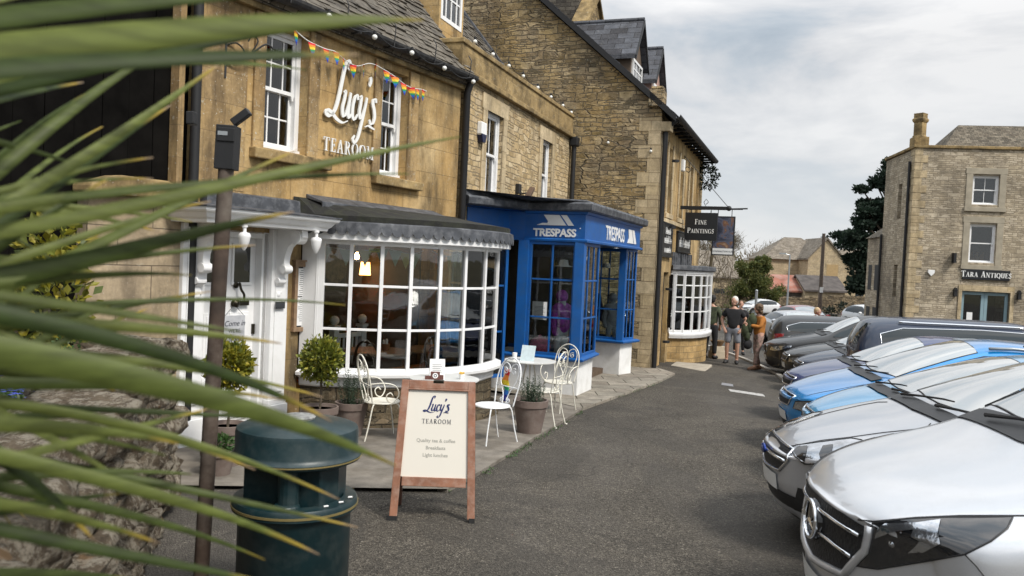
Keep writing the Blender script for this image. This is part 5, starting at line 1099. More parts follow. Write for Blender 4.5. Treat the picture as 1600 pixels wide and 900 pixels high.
cafetable(.30,11.35,.36,'round white cafe table in front of the blue shop window',.74)
tz=gz(-.7,9)+.035+.721
r=empty('menu_card',(-.78,9.0,tz),R(14),'white folded menu card standing on the table behind the A-board','menu card'); w=MB(); w.box(-.085,.085,-.002,.0,0,.20,Matrix.Rotation(R(-8),4,'X')); w.box(-.085,.085,.05,.052,0,.20,Matrix.Translation((0,.0,0))@Matrix.Rotation(R(6),4,'X')); w.build('card',M_paper,r); w=MB()
for i in range(5): w.box(-.055,.055-.01*(i%3),-.0035,-.0022,.06+.02*i,.064+.02*i,Matrix.Rotation(R(-8),4,'X'))
w.build('printed_lines',M_greyd,r)
r=empty('number_block',(-.79,8.86,tz),R(8),'small brown wooden block with a round white badge on the cafe table','table number'); w=MB(); w.box(-.05,.05,-.02,.02,0,.085); w.box(-.11,-.05,-.015,.015,0,.04); w.box(.05,.09,-.015,.015,0,.05); w.build('block',mat('dark_red_wood',(.11,.04,.03),.5),r,bev=.004)
w=MB(); w.lathe([(0,0),(.03,0),(.03,.003),(0,.003)],18,M=Matrix.Translation((0,-.02,.045))@Matrix.Rotation(R(90),4,'X'),cap=False); o=w.build('badge',M_paper,r); w=MB(); w.lathe([(.010,0),(.018,0),(.018,.0045),(.010,.0045)],14,M=Matrix.Translation((0,-.02,.045))@Matrix.Rotation(R(90),4,'X'),cap=False); w.build('badge_ring',M_greyd,r)
r=empty('sauce_pot',(-.51,8.98,tz),0,'small patterned pot with yellow contents at the right of the cafe table','pot'); w=MB(); w.lathe([(0,0),(.026,0),(.034,.055),(.030,.055),(.0,.05)],16); w.build('pot',M_paper,r,smooth='auto'); w=MB(); rr=random.Random(2); 
for i in range(9): w.ball((rr.uniform(-.02,.02),rr.uniform(-.02,.02),.06+rr.uniform(0,.015)),.011,seg=8)
w.build('sachets',mat('yellow_red_sachets',(.62,.38,.06),.5,var=.4,scale=60),r)
tz2=gz(.3,11.35)+.035+.741
r=empty('menu_card',(.25,11.25,tz2),R(-20),'pale leaning menu on the table by the blue shop','menu card'); w=MB(); w.box(-.10,.10,-.002,.0,0,.22,Matrix.Rotation(R(-20),4,'X')); w.build('card',mat('pale_blue_card',(.55,.65,.68),.6,var=.1,scale=20),r)
r=empty('paper_cup',(.08,11.3,tz2),0,'white paper cup on the far cafe table','cup'); w=MB(); w.lathe([(0,0),(.025,0),(.035,.10),(.032,.10),(0,.09)],16); w.build('cup',M_paper,r,smooth='auto')
# coloured cloth on the second chair
def rainbow():
    m,nt,b=newmat('printed_rainbow_cloth'); b.inputs['Roughness'].default_value=.8
    uv=nd(nt,'ShaderNodeTexCoord'); s=nd(nt,'ShaderNodeSeparateXYZ'); nt.links.new(uv.outputs['Generated'],s.inputs[0])
    r_=nt.nodes.new('ShaderNodeValToRGB'); r_.color_ramp.interpolation='CONSTANT'; nt.links.new(s.outputs[2],r_.inputs[0]); e=r_.color_ramp.elements
    cols=[(0,(.02,.03,.3)),(.22,(.01,.12,.42)),(.36,(.02,.28,.10)),(.50,(.75,.55,.03)),(.66,(.72,.22,.03)),(.82,(.55,.02,.03))]
    e[0].color=c4(cols[0][1]); e[1].position=cols[1][0]; e[1].color=c4(cols[1][1])
    for p_,c_ in cols[2:]: q=e.new(p_); q.color=c4(c_)
    nt.links.new(r_.outputs[0],b.inputs['Base Color']); return m
M_rain=rainbow()
r=empty('patterned_cloth',(-.02,9.42,gz(0,9.4)+.48),R(-50),'rainbow printed cloth hanging on the back of the bright white chair','cloth')
w=MB(); vs=[];n=14
for i in range(n+1):
    for j in range(3): vs.append((-.05+.05*j+.012*math.sin(i*.8),.015*math.sin(i*.9+j),.36-i*.027))
w.add(vs,[(3*i+j,3*i+j+1,3*i+4+j,3*i+3+j) for i in range(n) for j in range(2)]); o=w.build('cloth',M_rain,r,smooth=True); o.modifiers.new('s','SOLIDIFY').thickness=.004
# plant pots
def pot(r,R0,R1,H,c=(0,0)):
    w=MB(); w.lathe([(0,0),(R0,0),(R1,H*.8),(R1+.012,H*.8),(R1+.016,H),(R1-.004,H),(R1-.02,H*.9),(0,H*.9)],36,(c[0],c[1],0)); w.build('pot',M_terra,r,smooth='auto')
    w=MB(); w.lathe([(0,H*.905),(R1-.02,H*.905)],24,(c[0],c[1],0)); w.build('soil',M_soil,r)
def topiary(x,y,label,ph,crz,cr,seed,m,R1=.19):
    r=empty('topiary_tree',on(x,y,.036),0,label,'potted tree','lollipop trees in clay pots'); pot(r,R1*.72,R1,ph)
    w=MB(); w.tube(spl([(0,0,ph*.85),(.012,.0,ph+.15),(-.008,.005,crz-cr*.4),(0,0,crz)],5),.013,8); 
    rr=random.Random(seed)
    for i in range(14):
        a=rr.uniform(0,6.28); e=rr.uniform(-.4,1); d=Vector((math.cos(a)*math.cos(e),math.sin(a)*math.cos(e),math.sin(e)))*cr*.8; w.tube([(0,0,crz-cr*.5),d*.5+Vector((0,0,crz-.05)),d+Vector((0,0,crz))],.005,5)
    w.build('stem',M_bark,r,smooth=True)
    w=MB(); leaves(w,(0,0,crz),cr,1500,.055,sq=(1,1,.95),rnd=rr,shell=.55); leaves(w,(cr*.25,0,crz-cr*.7),cr*.55,220,.05,rnd=rr); leaves(w,(-cr*.5,0,crz-cr*.55),cr*.5,200,.05,rnd=rr); leaves(w,(0,0,crz+cr*.3),cr*.9,300,.055,rnd=rr)
    w.build('leaves',m,r,fix=False)
topiary(-2.03,8.85,'lollipop bay tree in a clay pot between the menu board and the bow window',.37,.88,.22,5,M_bay)
topiary(-2.58,7.55,'yellow-leaved lollipop tree in front of the white door, left of the green bin',.38,.92,.20,6,M_euon,.17)
r=empty('herb_pot',on(-2.52,7.18,.036),0,'small clay pot of low green herbs at the foot of the yellow-leaved tree','potted plant'); pot(r,.10,.145,.22)
w=MB(); leaves(w,(0,0,.26),.12,420,.04,sq=(1,1,.7)); w.build('leaves',M_groundcov,r,fix=False)
def spiky(x,y,ph,R1,label,h,seed,n=46):
    r=empty('rosemary_pot',on(x,y,.036),0,label,'potted plant','rosemary bushes in clay pots'); pot(r,R1*.72,R1,ph); w=MB(); rr=random.Random(seed)
    for i in range(n):
        a=rr.uniform(0,6.28); q=rr.uniform(.0,.75)*R1; hh=h*rr.uniform(.55,1); l=rr.uniform(.02,.08)
        P=[Vector((q*math.cos(a)+math.cos(a)*l*t,q*math.sin(a)+math.sin(a)*l*t,ph*.85+hh*t)) for t in [k/16 for k in range(17)]]
        for p in P:
            for _ in range(3):
                d=Vector((rr.gauss(0,1),rr.gauss(0,1),rr.uniform(.3,1.2))).normalized()*.035; s=d.cross(Vector((rr.gauss(0,1),rr.gauss(0,1),rr.gauss(0,1)))).normalized()*.0035; w.add([p-s,p+s,p+d],[(0,1,2)])
    w.build('sprigs',M_lav,r,fix=False)
spiky(.29,9.9,.40,.20,'large clay pot of upright rosemary right of the bright white chair',.34,3)
spiky(-1.75,9.2,.38,.17,'shaded clay pot of dark bushy rosemary under the left end of the bow window',.40,4)
# litter bin
def bin_():
    r=empty('litter_bin',on(-1.075,4.22),R(-12),'bottle green litter bin with a round lid and ash plate, close to the camera','litter bin')
    w=MB(); w.lathe([(0,0),(.275,0),(.285,.02),(.285,.60),(.30,.625),(.318,.64),(.318,.675),(.31,.69),(.245,.695),(.235,.68),(.235,.5),(0,.5)],56); w.build('lower_drum',M_binm,r,smooth='auto')
    w=MB(); w.lathe([(.3185,.652),(.3215,.652),(.3215,.664),(.3185,.664)],56,cap=False); w.build('gold_band',M_gold,r)
    w=MB(); w.prism([(-.21,-.16),(.21,-.16),(.235,0),(.21,.16),(-.21,.16),(-.235,0)],.5,.92,'z'); 
    w.lathe([(0,.5),(.052,.5),(.052,.92),(0,.92)],16,(.06,-.2,0)); w.lathe([(0,.66),(.066,.66),(.066,.70),(.055,.71),(0,.71)],16,(.06,-.215,0)); w.lathe([(0,.87),(.066,.87),(.066,.92),(0,.92)],16,(.06,-.215,0))
    w.build('neck',M_binm,r,bev=.008)
    w=MB(); w.lathe([(0,.88),(.295,.88),(.325,.895),(.33,.915),(.318,.925),(.31,.94),(.31,1.03),(.305,1.05),(.28,1.062),(.14,1.088),(0,1.092)],64); w.build('lid',M_binm,r,smooth='auto')
    w=MB(); w.lathe([(.3305,.905),(.3325,.905),(.3325,.912),(.3305,.912)],56,cap=False); w.build('gold_band',M_gold,r)
    w=MB(); w.lathe([(0,1.092),(.085,1.088),(.088,1.10),(.078,1.107),(0,1.105)],32); w.build('ash_plate',M_ash,r,smooth='auto')
    w=MB()
    for a in (-.6,-.25,.1): w.tube([(.28*math.cos(a),.28*math.sin(a),.698),(.28*math.cos(a)+.02,.28*math.sin(a)+.01,.70)],.005,6)
    w.build('cigarette_end',M_paper,r); w=MB(); w.lathe([(0,1.07),(.012,1.07),(.012,1.078),(0,1.078)],10,(.12,-.19,0)); w.build('lid_lock',M_trim,r)
bin_()
# rusty post with black equipment box
px,py=-1.57,4.25
r=empty('rusty_post',(px,py,gz(px,py)),0,'tall slim rust-stained post with a black box on top, left of the white door','post')
Lm=Matrix.Rotation(R(1.6),4,'Y')
w=MB(); w.tube([Lm@Vector(p) for p in ((0,0,-.1),(0,0,1.2),(0,0,2.42))],.039,16); w.build('post',M_rust,r,smooth='auto')
w=MB(); w.box(-.05,.05,-.045,.05,2.36,2.585,Lm); w.box(-.04,.05,-.052,-.0451,2.50,2.57,Lm); w.build('black_box',M_black,r,bev=.006)
w=MB(); w.box(-.03,.01,-.03,.03,2.585,2.65,Lm@Matrix.Rotation(R(-4),4,'Y')); w.build('lamp_head',M_black,r,bev=.005); w=MB(); w.box(-.045,.06,-.022,.022,-.02,.02,Lm@Matrix.Translation((.055,0,2.63))@Matrix.Rotation(R(-40),4,'Y')); w.build('lamp_head',M_black,r,bev=.005)
w=MB(); w.box(-.035,.015,-.0545,-.0525,2.53,2.55,Lm); w.build('label',M_galv,r)
# iron brackets
br2=empty('wall_bracket',FA.W(-.30,-.0,4.0),R(62),'empty black wrought iron scroll bracket high on the lichened wall','bracket')
w=MB(); w.box(-.015,.015,-.02,0,-.22,.22); w.tube(spl([(0,-.01,-.08),(0,-.16,-.02),(0,-.30,.10),(0,-.42,.20),(0,-.50,.17),(0,-.47,.11)],6),.011,6); w.tube(spl([(0,-.01,.12),(0,-.12,.16),(0,-.20,.08),(0,-.12,.0),(0,-.07,.06)],6),.009,6); w.tube(spl([(0,-.28,.1),(0,-.34,.22),(0,-.28,.28),(0,-.24,.2)],5),.008,6)
w.build('scrollwork',M_black,br2)
for v_ in w.v: pass
br2.rotation_euler.z=R(62)+R(62)
# rainbow bunting
bt=empty('rainbow_bunting',FA.W(.6,-.10,4.4),R(62),'string of small rainbow pennants drooping across the tearoom lettering','bunting')
BPt=[(.68,4.57),(1.02,4.33),(1.55,4.16),(2.0,4.28),(2.35,4.36),(2.75,4.02),(3.05,3.93),(3.45,3.93),(3.72,3.95)]
# (x along wall relative, z) measured on the wall
bl=[(-.12,.15),(.12,.03),(.42,-.0),(.67,.02),(.90,-.02),(1.16,-.03),(1.42,.06),(1.66,.03),(1.83,-.02),(2.06,-.08),(2.3,-.08),(2.55,-.04),(2.72,-.03)]
w=MB(); cs=[Vector((x,-.02-.05*math.sin(i*.9),z)) for i,(x,z) in enumerate(bl)]; cc=spl(cs,6); w.tube(cc,.006,5); w.build('cord',M_paper,bt)
rr=random.Random(12)
for k in range(14):
    i=int((k+.6)/14*(len(cc)-2)); a=cc[i]; t=(cc[min(i+2,len(cc)-1)]-cc[i]).normalized(); hw=.062*rr.uniform(.85,1.15); tw=rr.uniform(-1.1,1.1); dn=Vector((rr.uniform(-.03,.03),-.05*rr.random(),-.165))
    side=Vector((t.x*math.cos(tw),math.sin(tw)*.8,t.z)).normalized()*hw
    w=MB(); mid=(a+dn*.5)+Vector((0,-.02,0)); w.add([a-side,a+side,a+side*.5+dn*.5+Vector((0,-.012,0)),a+dn,a-side*.5+dn*.5+Vector((0,.006,0))],[(0,1,2,4),(4,2,3)]); o=w.build('pennant',M_rain,bt); o.modifiers.new('s','SOLIDIFY').thickness=.002
# festoon lamps along the eaves
def festoon(fr,rot,pts,label,n):
    p0=Vector(pts[0]); r=empty('festoon_lights',fr.W(*p0),rot,label,'string lights','festoon lights along the eaves'); P=[Vector(p)-p0 for p in pts]; cab=[]; bul=[]
    for a,b in zip(P,P[1:]):
        for k in range(8): t=k/8; q=a.lerp(b,t); q.z-=.10*math.sin(math.pi*t); cab.append(q)
        bul.append(a.lerp(b,.0))
    cab.append(P[-1]); bul.append(P[-1])
    w=MB(); w.tube(cab,.006,5); w.build('cable',M_black,r)
    for b in bul:
        w=MB(); w.lathe([(0,0),(.02,0),(.02,-.05),(0,-.05)],8,(b.x,b.y,b.z)); s=w.build('lamp_socket',M_black,r); w=MB(); w.ball((b.x,b.y,b.z-.075),.034,seg=12); w.build('bulb',M_bulb,s,smooth=True)
festoon(FA,R(62),[(.9,-.34,4.80),(1.75,-.34,4.78),(2.55,-.34,4.78),(3.35,-.34,4.76),(4.15,-.34,4.74)],'white bulbs on a black cable below the tearoom gutter',5)
festoon(FB,R(70.7),[(.3,-.02,5.52),(1.1,-.02,5.52),(1.9,-.02,5.52),(2.7,-.02,5.52),(3.6,-.02,5.50),(4.5,-.02,5.50),(5.4,-.02,5.50),(6.1,-.02,5.48)],'white bulbs on a black cable along the shop parapet',8)
festoon(FC,R(70),[(-.04,1.2,4.9),(-.04,.2,4.7)],'two white bulbs on a cable across the corner of the big gable',2)
# items inside the tearoom
ri=random.Random(8)
t=empty('tearoom_table',FA.W(2.66,.11,-.06),R(62),'round brown wooden table inside the bow window','table'); w=MB(); w.lathe([(0,.70),(.46,.70),(.48,.72),(.46,.745),(0,.746)],40); w.build('tabletop',mat('scrubbed_pine',(.30,.20,.12),.4,var=.2),t,smooth='auto'); w=MB(); w.tube([(0,0,0),(0,0,.7)],.05,10); w.lathe([(0,0),(.3,0),(.28,.03),(0,.06)],20); w.build('pedestal',M_bark,t)
t=empty('condiment_pot',FA.W(2.72,.02,.688),0,'terracotta pot with condiments on the table inside the window','pot'); w=MB(); w.lathe([(0,0),(.045,0),(.06,.09),(.05,.09),(0,.07)],16); w.build('pot',mat('orange_clay',(.35,.14,.06),.8),t,smooth='auto'); w=MB(); w.lathe([(0,.05),(.02,.05),(.02,.14),(.01,.16),(0,.16)],10,(.01,0,0)); w.lathe([(0,.05),(.018,.05),(.018,.13),(0,.15)],10,(-.03,.01,0)); w.build('shakers',M_paper,t)
t=empty('tearoom_table',FA.W(3.55,-.35,-.06),R(62),'second round table inside the right hand end of the bow window','table'); w=MB(); w.lathe([(0,.70),(.50,.70),(.52,.72),(.50,.745),(0,.746)],40); w.build('tabletop',mat('scrubbed_pine',(.30,.20,.12)),t,smooth='auto'); w=MB(); w.tube([(0,0,0),(0,0,.7)],.05,10); w.build('pedestal',M_bark,t)
def bent(x,y,rz,label):
    r=empty('bentwood_chair',FA.W(x,y,-.06),rz,label,'chair','dark bentwood chairs inside the tearoom'); m=mat('dark_bentwood',(.07,.035,.02),.4,var=.2)
    w=MB(); w.lathe([(0,.44),(.2,.44),(.21,.455),(.2,.47),(0,.465)],24); w.build('seat',m,r)
    for sx,sy in ((-1,-1),(1,-1),(1,1),(-1,1)): w=MB(); w.tube([(sx*.13,sy*.13,.44),(sx*.18,sy*.18,0)],.016,6); w.build('leg',m,r)
    w=MB(); w.tube(spl([(-.19,.17,.44),(-.20,.24,.75),(-.1,.27,.93),(.1,.27,.93),(.20,.24,.75),(.19,.17,.44)],6),.016,8); w.tube(spl([(-.1,.19,.46),(-.11,.24,.7),(0,.26,.8),(.11,.24,.7),(.1,.19,.46)],6),.012,6); w.build('backrest',m,r)
bent(2.1,-.35,R(150),'dark bentwood chair beside the first round table inside the tearoom'); bent(2.9,.85,R(20),'dark bentwood chair behind the first round table inside the tearoom'); bent(3.1,-.75,R(60),'dark bentwood chair by the second table inside the tearoom')
bs=empty('stair_balustrade',FA.W(2.55,.80,-.06),R(62),'white painted balustrade with ball topped newel posts inside the tearoom','balustrade')
for x in (0,.62):
    w=MB(); w.box(x-.05,x+.05,-.05,.05,0,1.0); w.box(x-.065,x+.065,-.065,.065,1.0,1.04); w.ball((x,0,1.11),.07); w.build('newel_post',M_white,bs,smooth='auto')
w=MB(); w.box(.05,.57,-.03,.03,.86,.92); 
for i in range(5): w.lathe([(0,.1),(.02,.1),(.015,.2),(.03,.32),(.015,.45),(.025,.6),(.015,.75),(.02,.86)],8,(.12+i*.095,0,0))
w.build('rail',M_white,bs)
ck=empty('wicker_disc',FA.W(2.27,.6,1.83),R(62),'round woven wall disc seen through the left window panes','wall decoration'); w=MB(); w.lathe([(0,0),(.23,0),(.25,.015),(.23,.03),(0,.02)],28,M=Matrix.Rotation(R(90),4,'X'),cap=False); w.build('disc',mat('straw_disc',(.16,.12,.06),.8,var=.4,scale=20),ck)
w=MB(); w.box(-.3,.3,.04,.06,-.5,.6); w.build('panel_behind',M_int,ck)
for i,(a,b,lab) in enumerate([((1.15,-.1,2.10),(2.15,-1.05,2.08),'pale fabric bunting inside the left panes of the bow window'),((2.2,-1.15,2.08),(3.9,-.85,2.06),'orange and pink fabric bunting inside the right panes of the bow window')]):
    r=empty('window_bunting',FA.W(*a),R(62),lab,'bunting','fabric bunting inside the bow window'); d=Vector(b)-Vector(a); w=MB(); cabl=[]
    off=lambda t:Vector((0,-.28*math.sin(math.pi*t)*(1-i),0))
    for k in range(25): t=k/24; cabl.append(d*t+off(t)+Vector((0,0.12,-.05*abs(math.sin(math.pi*t*2)))))
    w.tube(cabl,.005,5); w.build('cord',M_paper,r)
    for k in range(7):
        c=cabl[2+k*3]; w=MB(); s=d.normalized()*.085; w.add([c-s,c+s,c+Vector((0,0,-.20))],[(0,1,2)]); o=w.build('pennant',[mat('bunt_sage',(.42,.48,.36),.9),mat('bunt_cream',(.6,.56,.42),.9),mat('bunt_orange',(.65,.20,.05),.9),mat('bunt_pink',(.6,.32,.24),.9),mat('bunt_yellow',(.62,.52,.2),.9)][(k+i*2)%5 if i else (k*2)%2+ (k%3==2)*4],r); o.modifiers.new('s','SOLIDIFY').thickness=.002
fl=empty('fairy_lights',FA.W(1.2,.2,2.15),R(62),'warm fairy lights looped under the tearoom ceiling','string lights'); w=MB(); b=MB()
M_warm=mat('warm_light',(1,.62,.25),.5,var=0,emit=60)
pts=[]
for k in range(64):
    t=k/63; p=Vector((t*2.9,-.5*math.sin(math.pi*t)+.25*math.sin(k*.7),.12-.13*abs(math.sin(k*.35)))); pts.append(p); b.ball(p,.008,seg=6)
w.tube(pts,.003,4); w.build('wire',M_black,fl); b.build('lamps',M_warm,fl)
for x,y,z,l in ((3.05,.85,1.98,'small bare glowing bulb hanging inside the second column of panes'),(3.7,1.2,1.80,'orange glowing shaded lamp inside the tearoom')):
    r=empty('pendant_lamp',FA.W(x,y,z),0,l,'lamp'); w=MB(); w.tube([(0,0,.04),(0,0,.6)],.005,5); w.build('cord',M_black,r)
    w=MB(); w.lathe([(0,-.06),(.03,-.05),(.035,-.01),(.015,.04),(0,.05)],12) if 'bare' in l else w.lathe([(.09,-.12),(.07,.08),(.0,.08)],16,cap=False); w.build('bulb' if 'bare' in l else 'shade',M_warm if 'bare' in l else mat('amber_shade',(1,.42,.12),.5,var=0,emit=9),r)
cb=empty('chalkboard',FA.W(3.0,-1.14,.62),R(62)+R(14),'small chalkboard with white handwriting propped inside the right of the bow window','chalkboard')
w=MB(); w.box(-.13,.13,0,.015,.35,.80); w.build('board',M_glassd,cb)
for k,s in enumerate(('SOUPS','Cakes','hot dogs','and more')): sans('chalk_lettering',s,.062,Matrix.Translation((0,-.002,.70-k*.095))@FX,M_letter,cb,.001)
w=MB(); w.lathe([(0,0),(.07,0),(.05,.1),(0,.12)],12,(0,.0,.81)); w.build('green_topper',mat('pale_green_card',(.35,.5,.3),.7),cb); w=MB(); w.tube([(0,.02,0),(0,.01,.4)],.01,6); w.build('stand',M_black,cb)
for (x,y,z,an,c,lab,wd,h) in ((1.19,-.36,.68,-60,(.05,.32,.12),'green hygiene sticker in the lowest left pane',.17,.13),(1.42,-.72,2.03,-54,(.62,.56,.08),'yellow warning sticker high in the second pane',.13,.045)):
    r=empty('window_sticker',FA.W(x,y,z),R(62+an),lab,'sticker'); w=MB(); w.box(-wd/2,wd/2,.0,.003,0,h); w.build('film',mat('st_'+lab[:5],c,.5,var=0),r); w=MB(); w.box(-wd*.4,wd*.4,-.001,.0,h*.5,h*.58); w.box(-wd*.4,wd*.3,-.001,.0,h*.7,h*.78); w.build('printed_lines',M_greyd,r)
# come-in sign on the door
cs_=empty('door_sign',FA.W(.015,.07,.93),R(62),'whitewashed board hanging on the white door reading Come in we\'re open','door sign'); w=MB(); w.box(-.15,.15,-.012,.0,0,.34); w.build('board',mat('chalky_grey_board',(.42,.43,.46),.8,var=.15,scale=10,dirt=(.6,.6,.6),dscale=12,damt=.5),cs_,bev=.004)
w=MB(); w.tube([(-.13,-.004,.34),(0,-.0,.46),(.13,-.004,.34)],.003,5); w.build('string',M_trim,cs_)
sans('written_words','Come in',.085,Matrix.Translation((0,-.014,.225))@FX,M_greyd,cs_,.001,shear=.3); sans('written_words','WE\'RE',.06,Matrix.Translation((0,-.014,.15))@FX,M_greyd,cs_,.001); sans('written_words','OPEN',.10,Matrix.Translation((0,-.014,.04))@FX,M_greyd,cs_,.001)
# shop window: mannequins and goods
M_purp=mat('purple_jacket',(.42,.06,.45),.5,var=.5,scale=14); M_pinkb=mat('pink_patterned_bag',(.75,.12,.25),.6,var=.5,scale=22); M_teal2=mat('teal_bag',(.05,.22,.3),.6,var=.4,scale=20); M_mann=mat('mannequin_white',(.6,.6,.6),.4); M_navyj=mat('navy_jacket',(.01,.03,.14),.6,var=.4,scale=12)
def manneq(x,y,z,rz,m,label,h=1.25,hood=True):
    r=empty('mannequin',FB.W(x,y,z),rz,label,'mannequin','mannequins in the blue shop window'); k=h/1.7
    skin('body',[(0,0,.95*k),(0,0,1.2*k),(0,0,1.42*k),(0,0,1.52*k),(0,0,1.64*k),(.1*k,0,.9*k),(.1*k,0,.5*k),(.1*k,0,.05*k),(-.1*k,0,.9*k),(-.1*k,0,.5*k),(-.1*k,0,.05*k)],[(0,1),(1,2),(2,3),(3,4),(0,5),(5,6),(6,7),(0,8),(8,9),(9,10)],[.13*k,.14*k,.12*k,.06*k,.10*k,.09*k,.06*k,.045*k,.09*k,.06*k,.045*k],M_mann,r)
    skin('jacket',[(0,0,.86*k),(0,0,1.2*k),(0,0,1.42*k),(.19*k,0,1.40*k),(.27*k,-.02,1.1*k),(.25*k,-.12*k,.85*k),(-.19*k,0,1.40*k),(-.27*k,-.02,1.1*k),(-.25*k,-.12*k,.85*k),(0,.02,1.56*k)],[(0,1),(1,2),(2,3),(3,4),(4,5),(2,6),(6,7),(7,8),(2,9)],[.18*k,.18*k,.15*k,.085*k,.07*k,.055*k,.085*k,.07*k,.055*k,.10*k],m,r)
    if hood: w=MB(); w.ball((0,.02,1.66*k),.125*k,(1,1.05,1.1),14); w.build('hood',m,r,smooth=True)
manneq(1.75,-1.25,.05,R(40),M_purp,'hooded purple and pink jacketed child mannequin in the nearest blue window',1.42)
manneq(5.1,-.95,.0,R(40),M_navyj,'mannequin in navy and white sportswear in the farther blue window',1.6,False)
manneq(5.35,-1.35,.0,R(20),mat('white_jacket',(.5,.5,.52),.6,var=.3,scale=9),'white jacketed mannequin in the farther blue window',1.35)
def bag(x,y,z,sz,m,label):
    r=empty('rucksack',FB.W(x,y,z),R(ri.uniform(0,90)),label,'bag','bags displayed in the blue shop window'); w=MB(); w.ball((0,0,sz*.8),sz,(1,.6,.85),16); w.build('bag_body',m,r,smooth=True); w=MB(); w.ball((0,-sz*.5,sz*.5),sz*.6,(1,.5,.7),12); w.tube(spl([(-.05,0,sz*1.5),(0,0,sz*1.75),(.05,0,sz*1.5)],4),.012,6); w.build('pocket',m,r,smooth=True)
bag(1.42,-.98,.42,.2,M_pinkb,'pink patterned rucksack in the lower left of the nearest blue window'); bag(1.55,-1.5,.42,.17,M_teal2,'teal patterned bag lowest in the nearest blue window'); bag(1.9,-1.35,.40,.17,mat('magenta_bag',(.4,.04,.14),.6,var=.4),'magenta bag under the purple jacket')
r=empty('white_hat',FB.W(1.9,-1.2,1.95),0,'white sun hat hanging high in the nearest blue window','hat','hats hanging in the blue shop windows'); w=MB(); w.lathe([(.0,.12),(.07,.11),(.085,.02),(.16,.0),(.16,-.005),(.08,.0)],20,cap=False); w.build('hat',M_paper,r,smooth=True); w=MB(); w.tube([(0,0,.12),(0,0,.4)],.004,5); w.build('hanging_thread',M_trim,r)
r=empty('white_hat',FB.W(5.2,-1.2,1.95),0,'white cap hanging high in the farther blue window','hat','hats hanging in the blue shop windows'); w=MB(); w.lathe([(.0,.10),(.07,.09),(.095,.0)],16,cap=False); w.build('cap',M_paper,r,smooth=True); w=MB(); w.tube([(0,0,.1),(0,0,.4)],.004,5); w.build('hanging_thread',M_trim,r)
r=empty('window_notice',FB.W(1.168,-1.02,1.05),R(70.7)-R(93),'white printed notice taped inside the nearest blue window','notice'); w=MB(); w.box(-.13,.13,.012,.014,0,.30); w.build('sheet',M_paper,r); w=MB()
for i in range(8): w.box(-.09,.09-.02*(i%3),.0105,.0118,.06+.022*i,.066+.022*i)
w.build('printed_lines',M_greyd,r)
r=empty('clothes_rail',FB.W(3.3,1.6,-.12),R(70.7),'rail of dark clothes deep inside the blue shop','clothes rail'); w=MB()
w.tube([(-.8,0,0),(-.8,0,1.5),(.8,0,1.5),(.8,0,0)],.015,6); w.build('rail',M_galv,r); 
for i in range(9): w=MB(); w.prism([(-.06,.5),(.06,.5),(.05,1.35),(0,1.45),(-.05,1.35)],-.22,.22,'y',Matrix.Translation((-.7+i*.17,0,0))); w.build('garment',[M_navyj,M_int,M_purp,M_teal2][i%4],r,bev=.02)
# ---------- garden wall, rockery, palm ----------
def rockmb(mb,c,r,rnd,sc=(1,1,1),sub=3):
    bm=bmesh.new(); bmesh.ops.create_icosphere(bm,subdivisions=sub,radius=1); o=Vector((rnd.uniform(0,99),)*3)
    for v in bm.verts:
        n=v.co.normalized(); q=Vector((max(-.72,min(.72,n.x)),max(-.72,min(.72,n.y)),max(-.62,min(.62,n.z))))
        k=1+.24*noise.noise(n*1.6+o)+.16*noise.noise(n*4+o)+.10*noise.noise(n*9+o); v.co=q*k*1.25
    a=rnd.uniform(-.3,.3); Mx=Matrix.Translation(c)@Matrix.Rotation(a,4,'Z')@Matrix.Rotation(rnd.uniform(-.15,.15),4,'X')@Matrix.Diagonal((r*sc[0],r*sc[1],r*sc[2],1))
    vs=[v.co.copy() for v in bm.verts]; fs=[[v.index for v in f.verts] for f in bm.faces]; bm.free(); mb.add(vs,fs,Mx)
def rockmat():
    m,nt,b=newmat('lichened_field_stone'); b.inputs['Roughness'].default_value=.95; b.inputs['Specular IOR Level'].default_value=.2
    a=ramp(nt,noi(nt,9,8,.75),[(.3,(.055,.042,.03)),(.5,(.15,.115,.08)),(.7,(.27,.215,.15))])
    a=mixc(nt,ramp(nt,noi(nt,16,6,.8),[(.47,0.0),(.56,.9)]),a,(.44,.39,.31)); a=mixc(nt,ramp(nt,noi(nt,2.5,6,.7),[(.52,0.0),(.62,.8)]),a,(.05,.042,.03)); a=mixc(nt,ramp(nt,noi(nt,6,3,.6),[(.64,0.0),(.7,.5)]),a,(.30,.17,.07))
    nt.links.new(a,b.inputs['Base Color']); bump(nt,b,noi(nt,30,8,.8),1,.05); return m
M_rock=rockmat()
gwl=empty('rubble_garden_wall',(-1.6,3.4,gz(-1.6,3.4)),0,'rough lichened field stone garden wall under the palm leaves at the lower left','wall')
w=MB(); rr=random.Random(17); A0=Vector((-1.05,1.5,0)); A1=Vector((-2.62,6.1,0)); d=(A1-A0); Ln=d.length; d.normalize(); q=Vector((-d.y,d.x,0)); O=Vector((-1.6,3.4,0))
z=.0; row=0
while z<1.12:
    h=rr.uniform(.15,.22) if z<.9 else .17; s=rr.uniform(-.2,0)
    while s<Ln:
        l=rr.uniform(.22,.45)
        if z>.95 and rr.random()<.25: s+=l; continue
        c=A0+d*(s+l/2)+q*(.12+rr.uniform(-.03,.03)); rockmb(w,c-O+Vector((0,0,z+h/2)),1,rr,(.24*l/.35,.20,h*.62)); w_m=None
        s+=l
    z+=h; row+=1
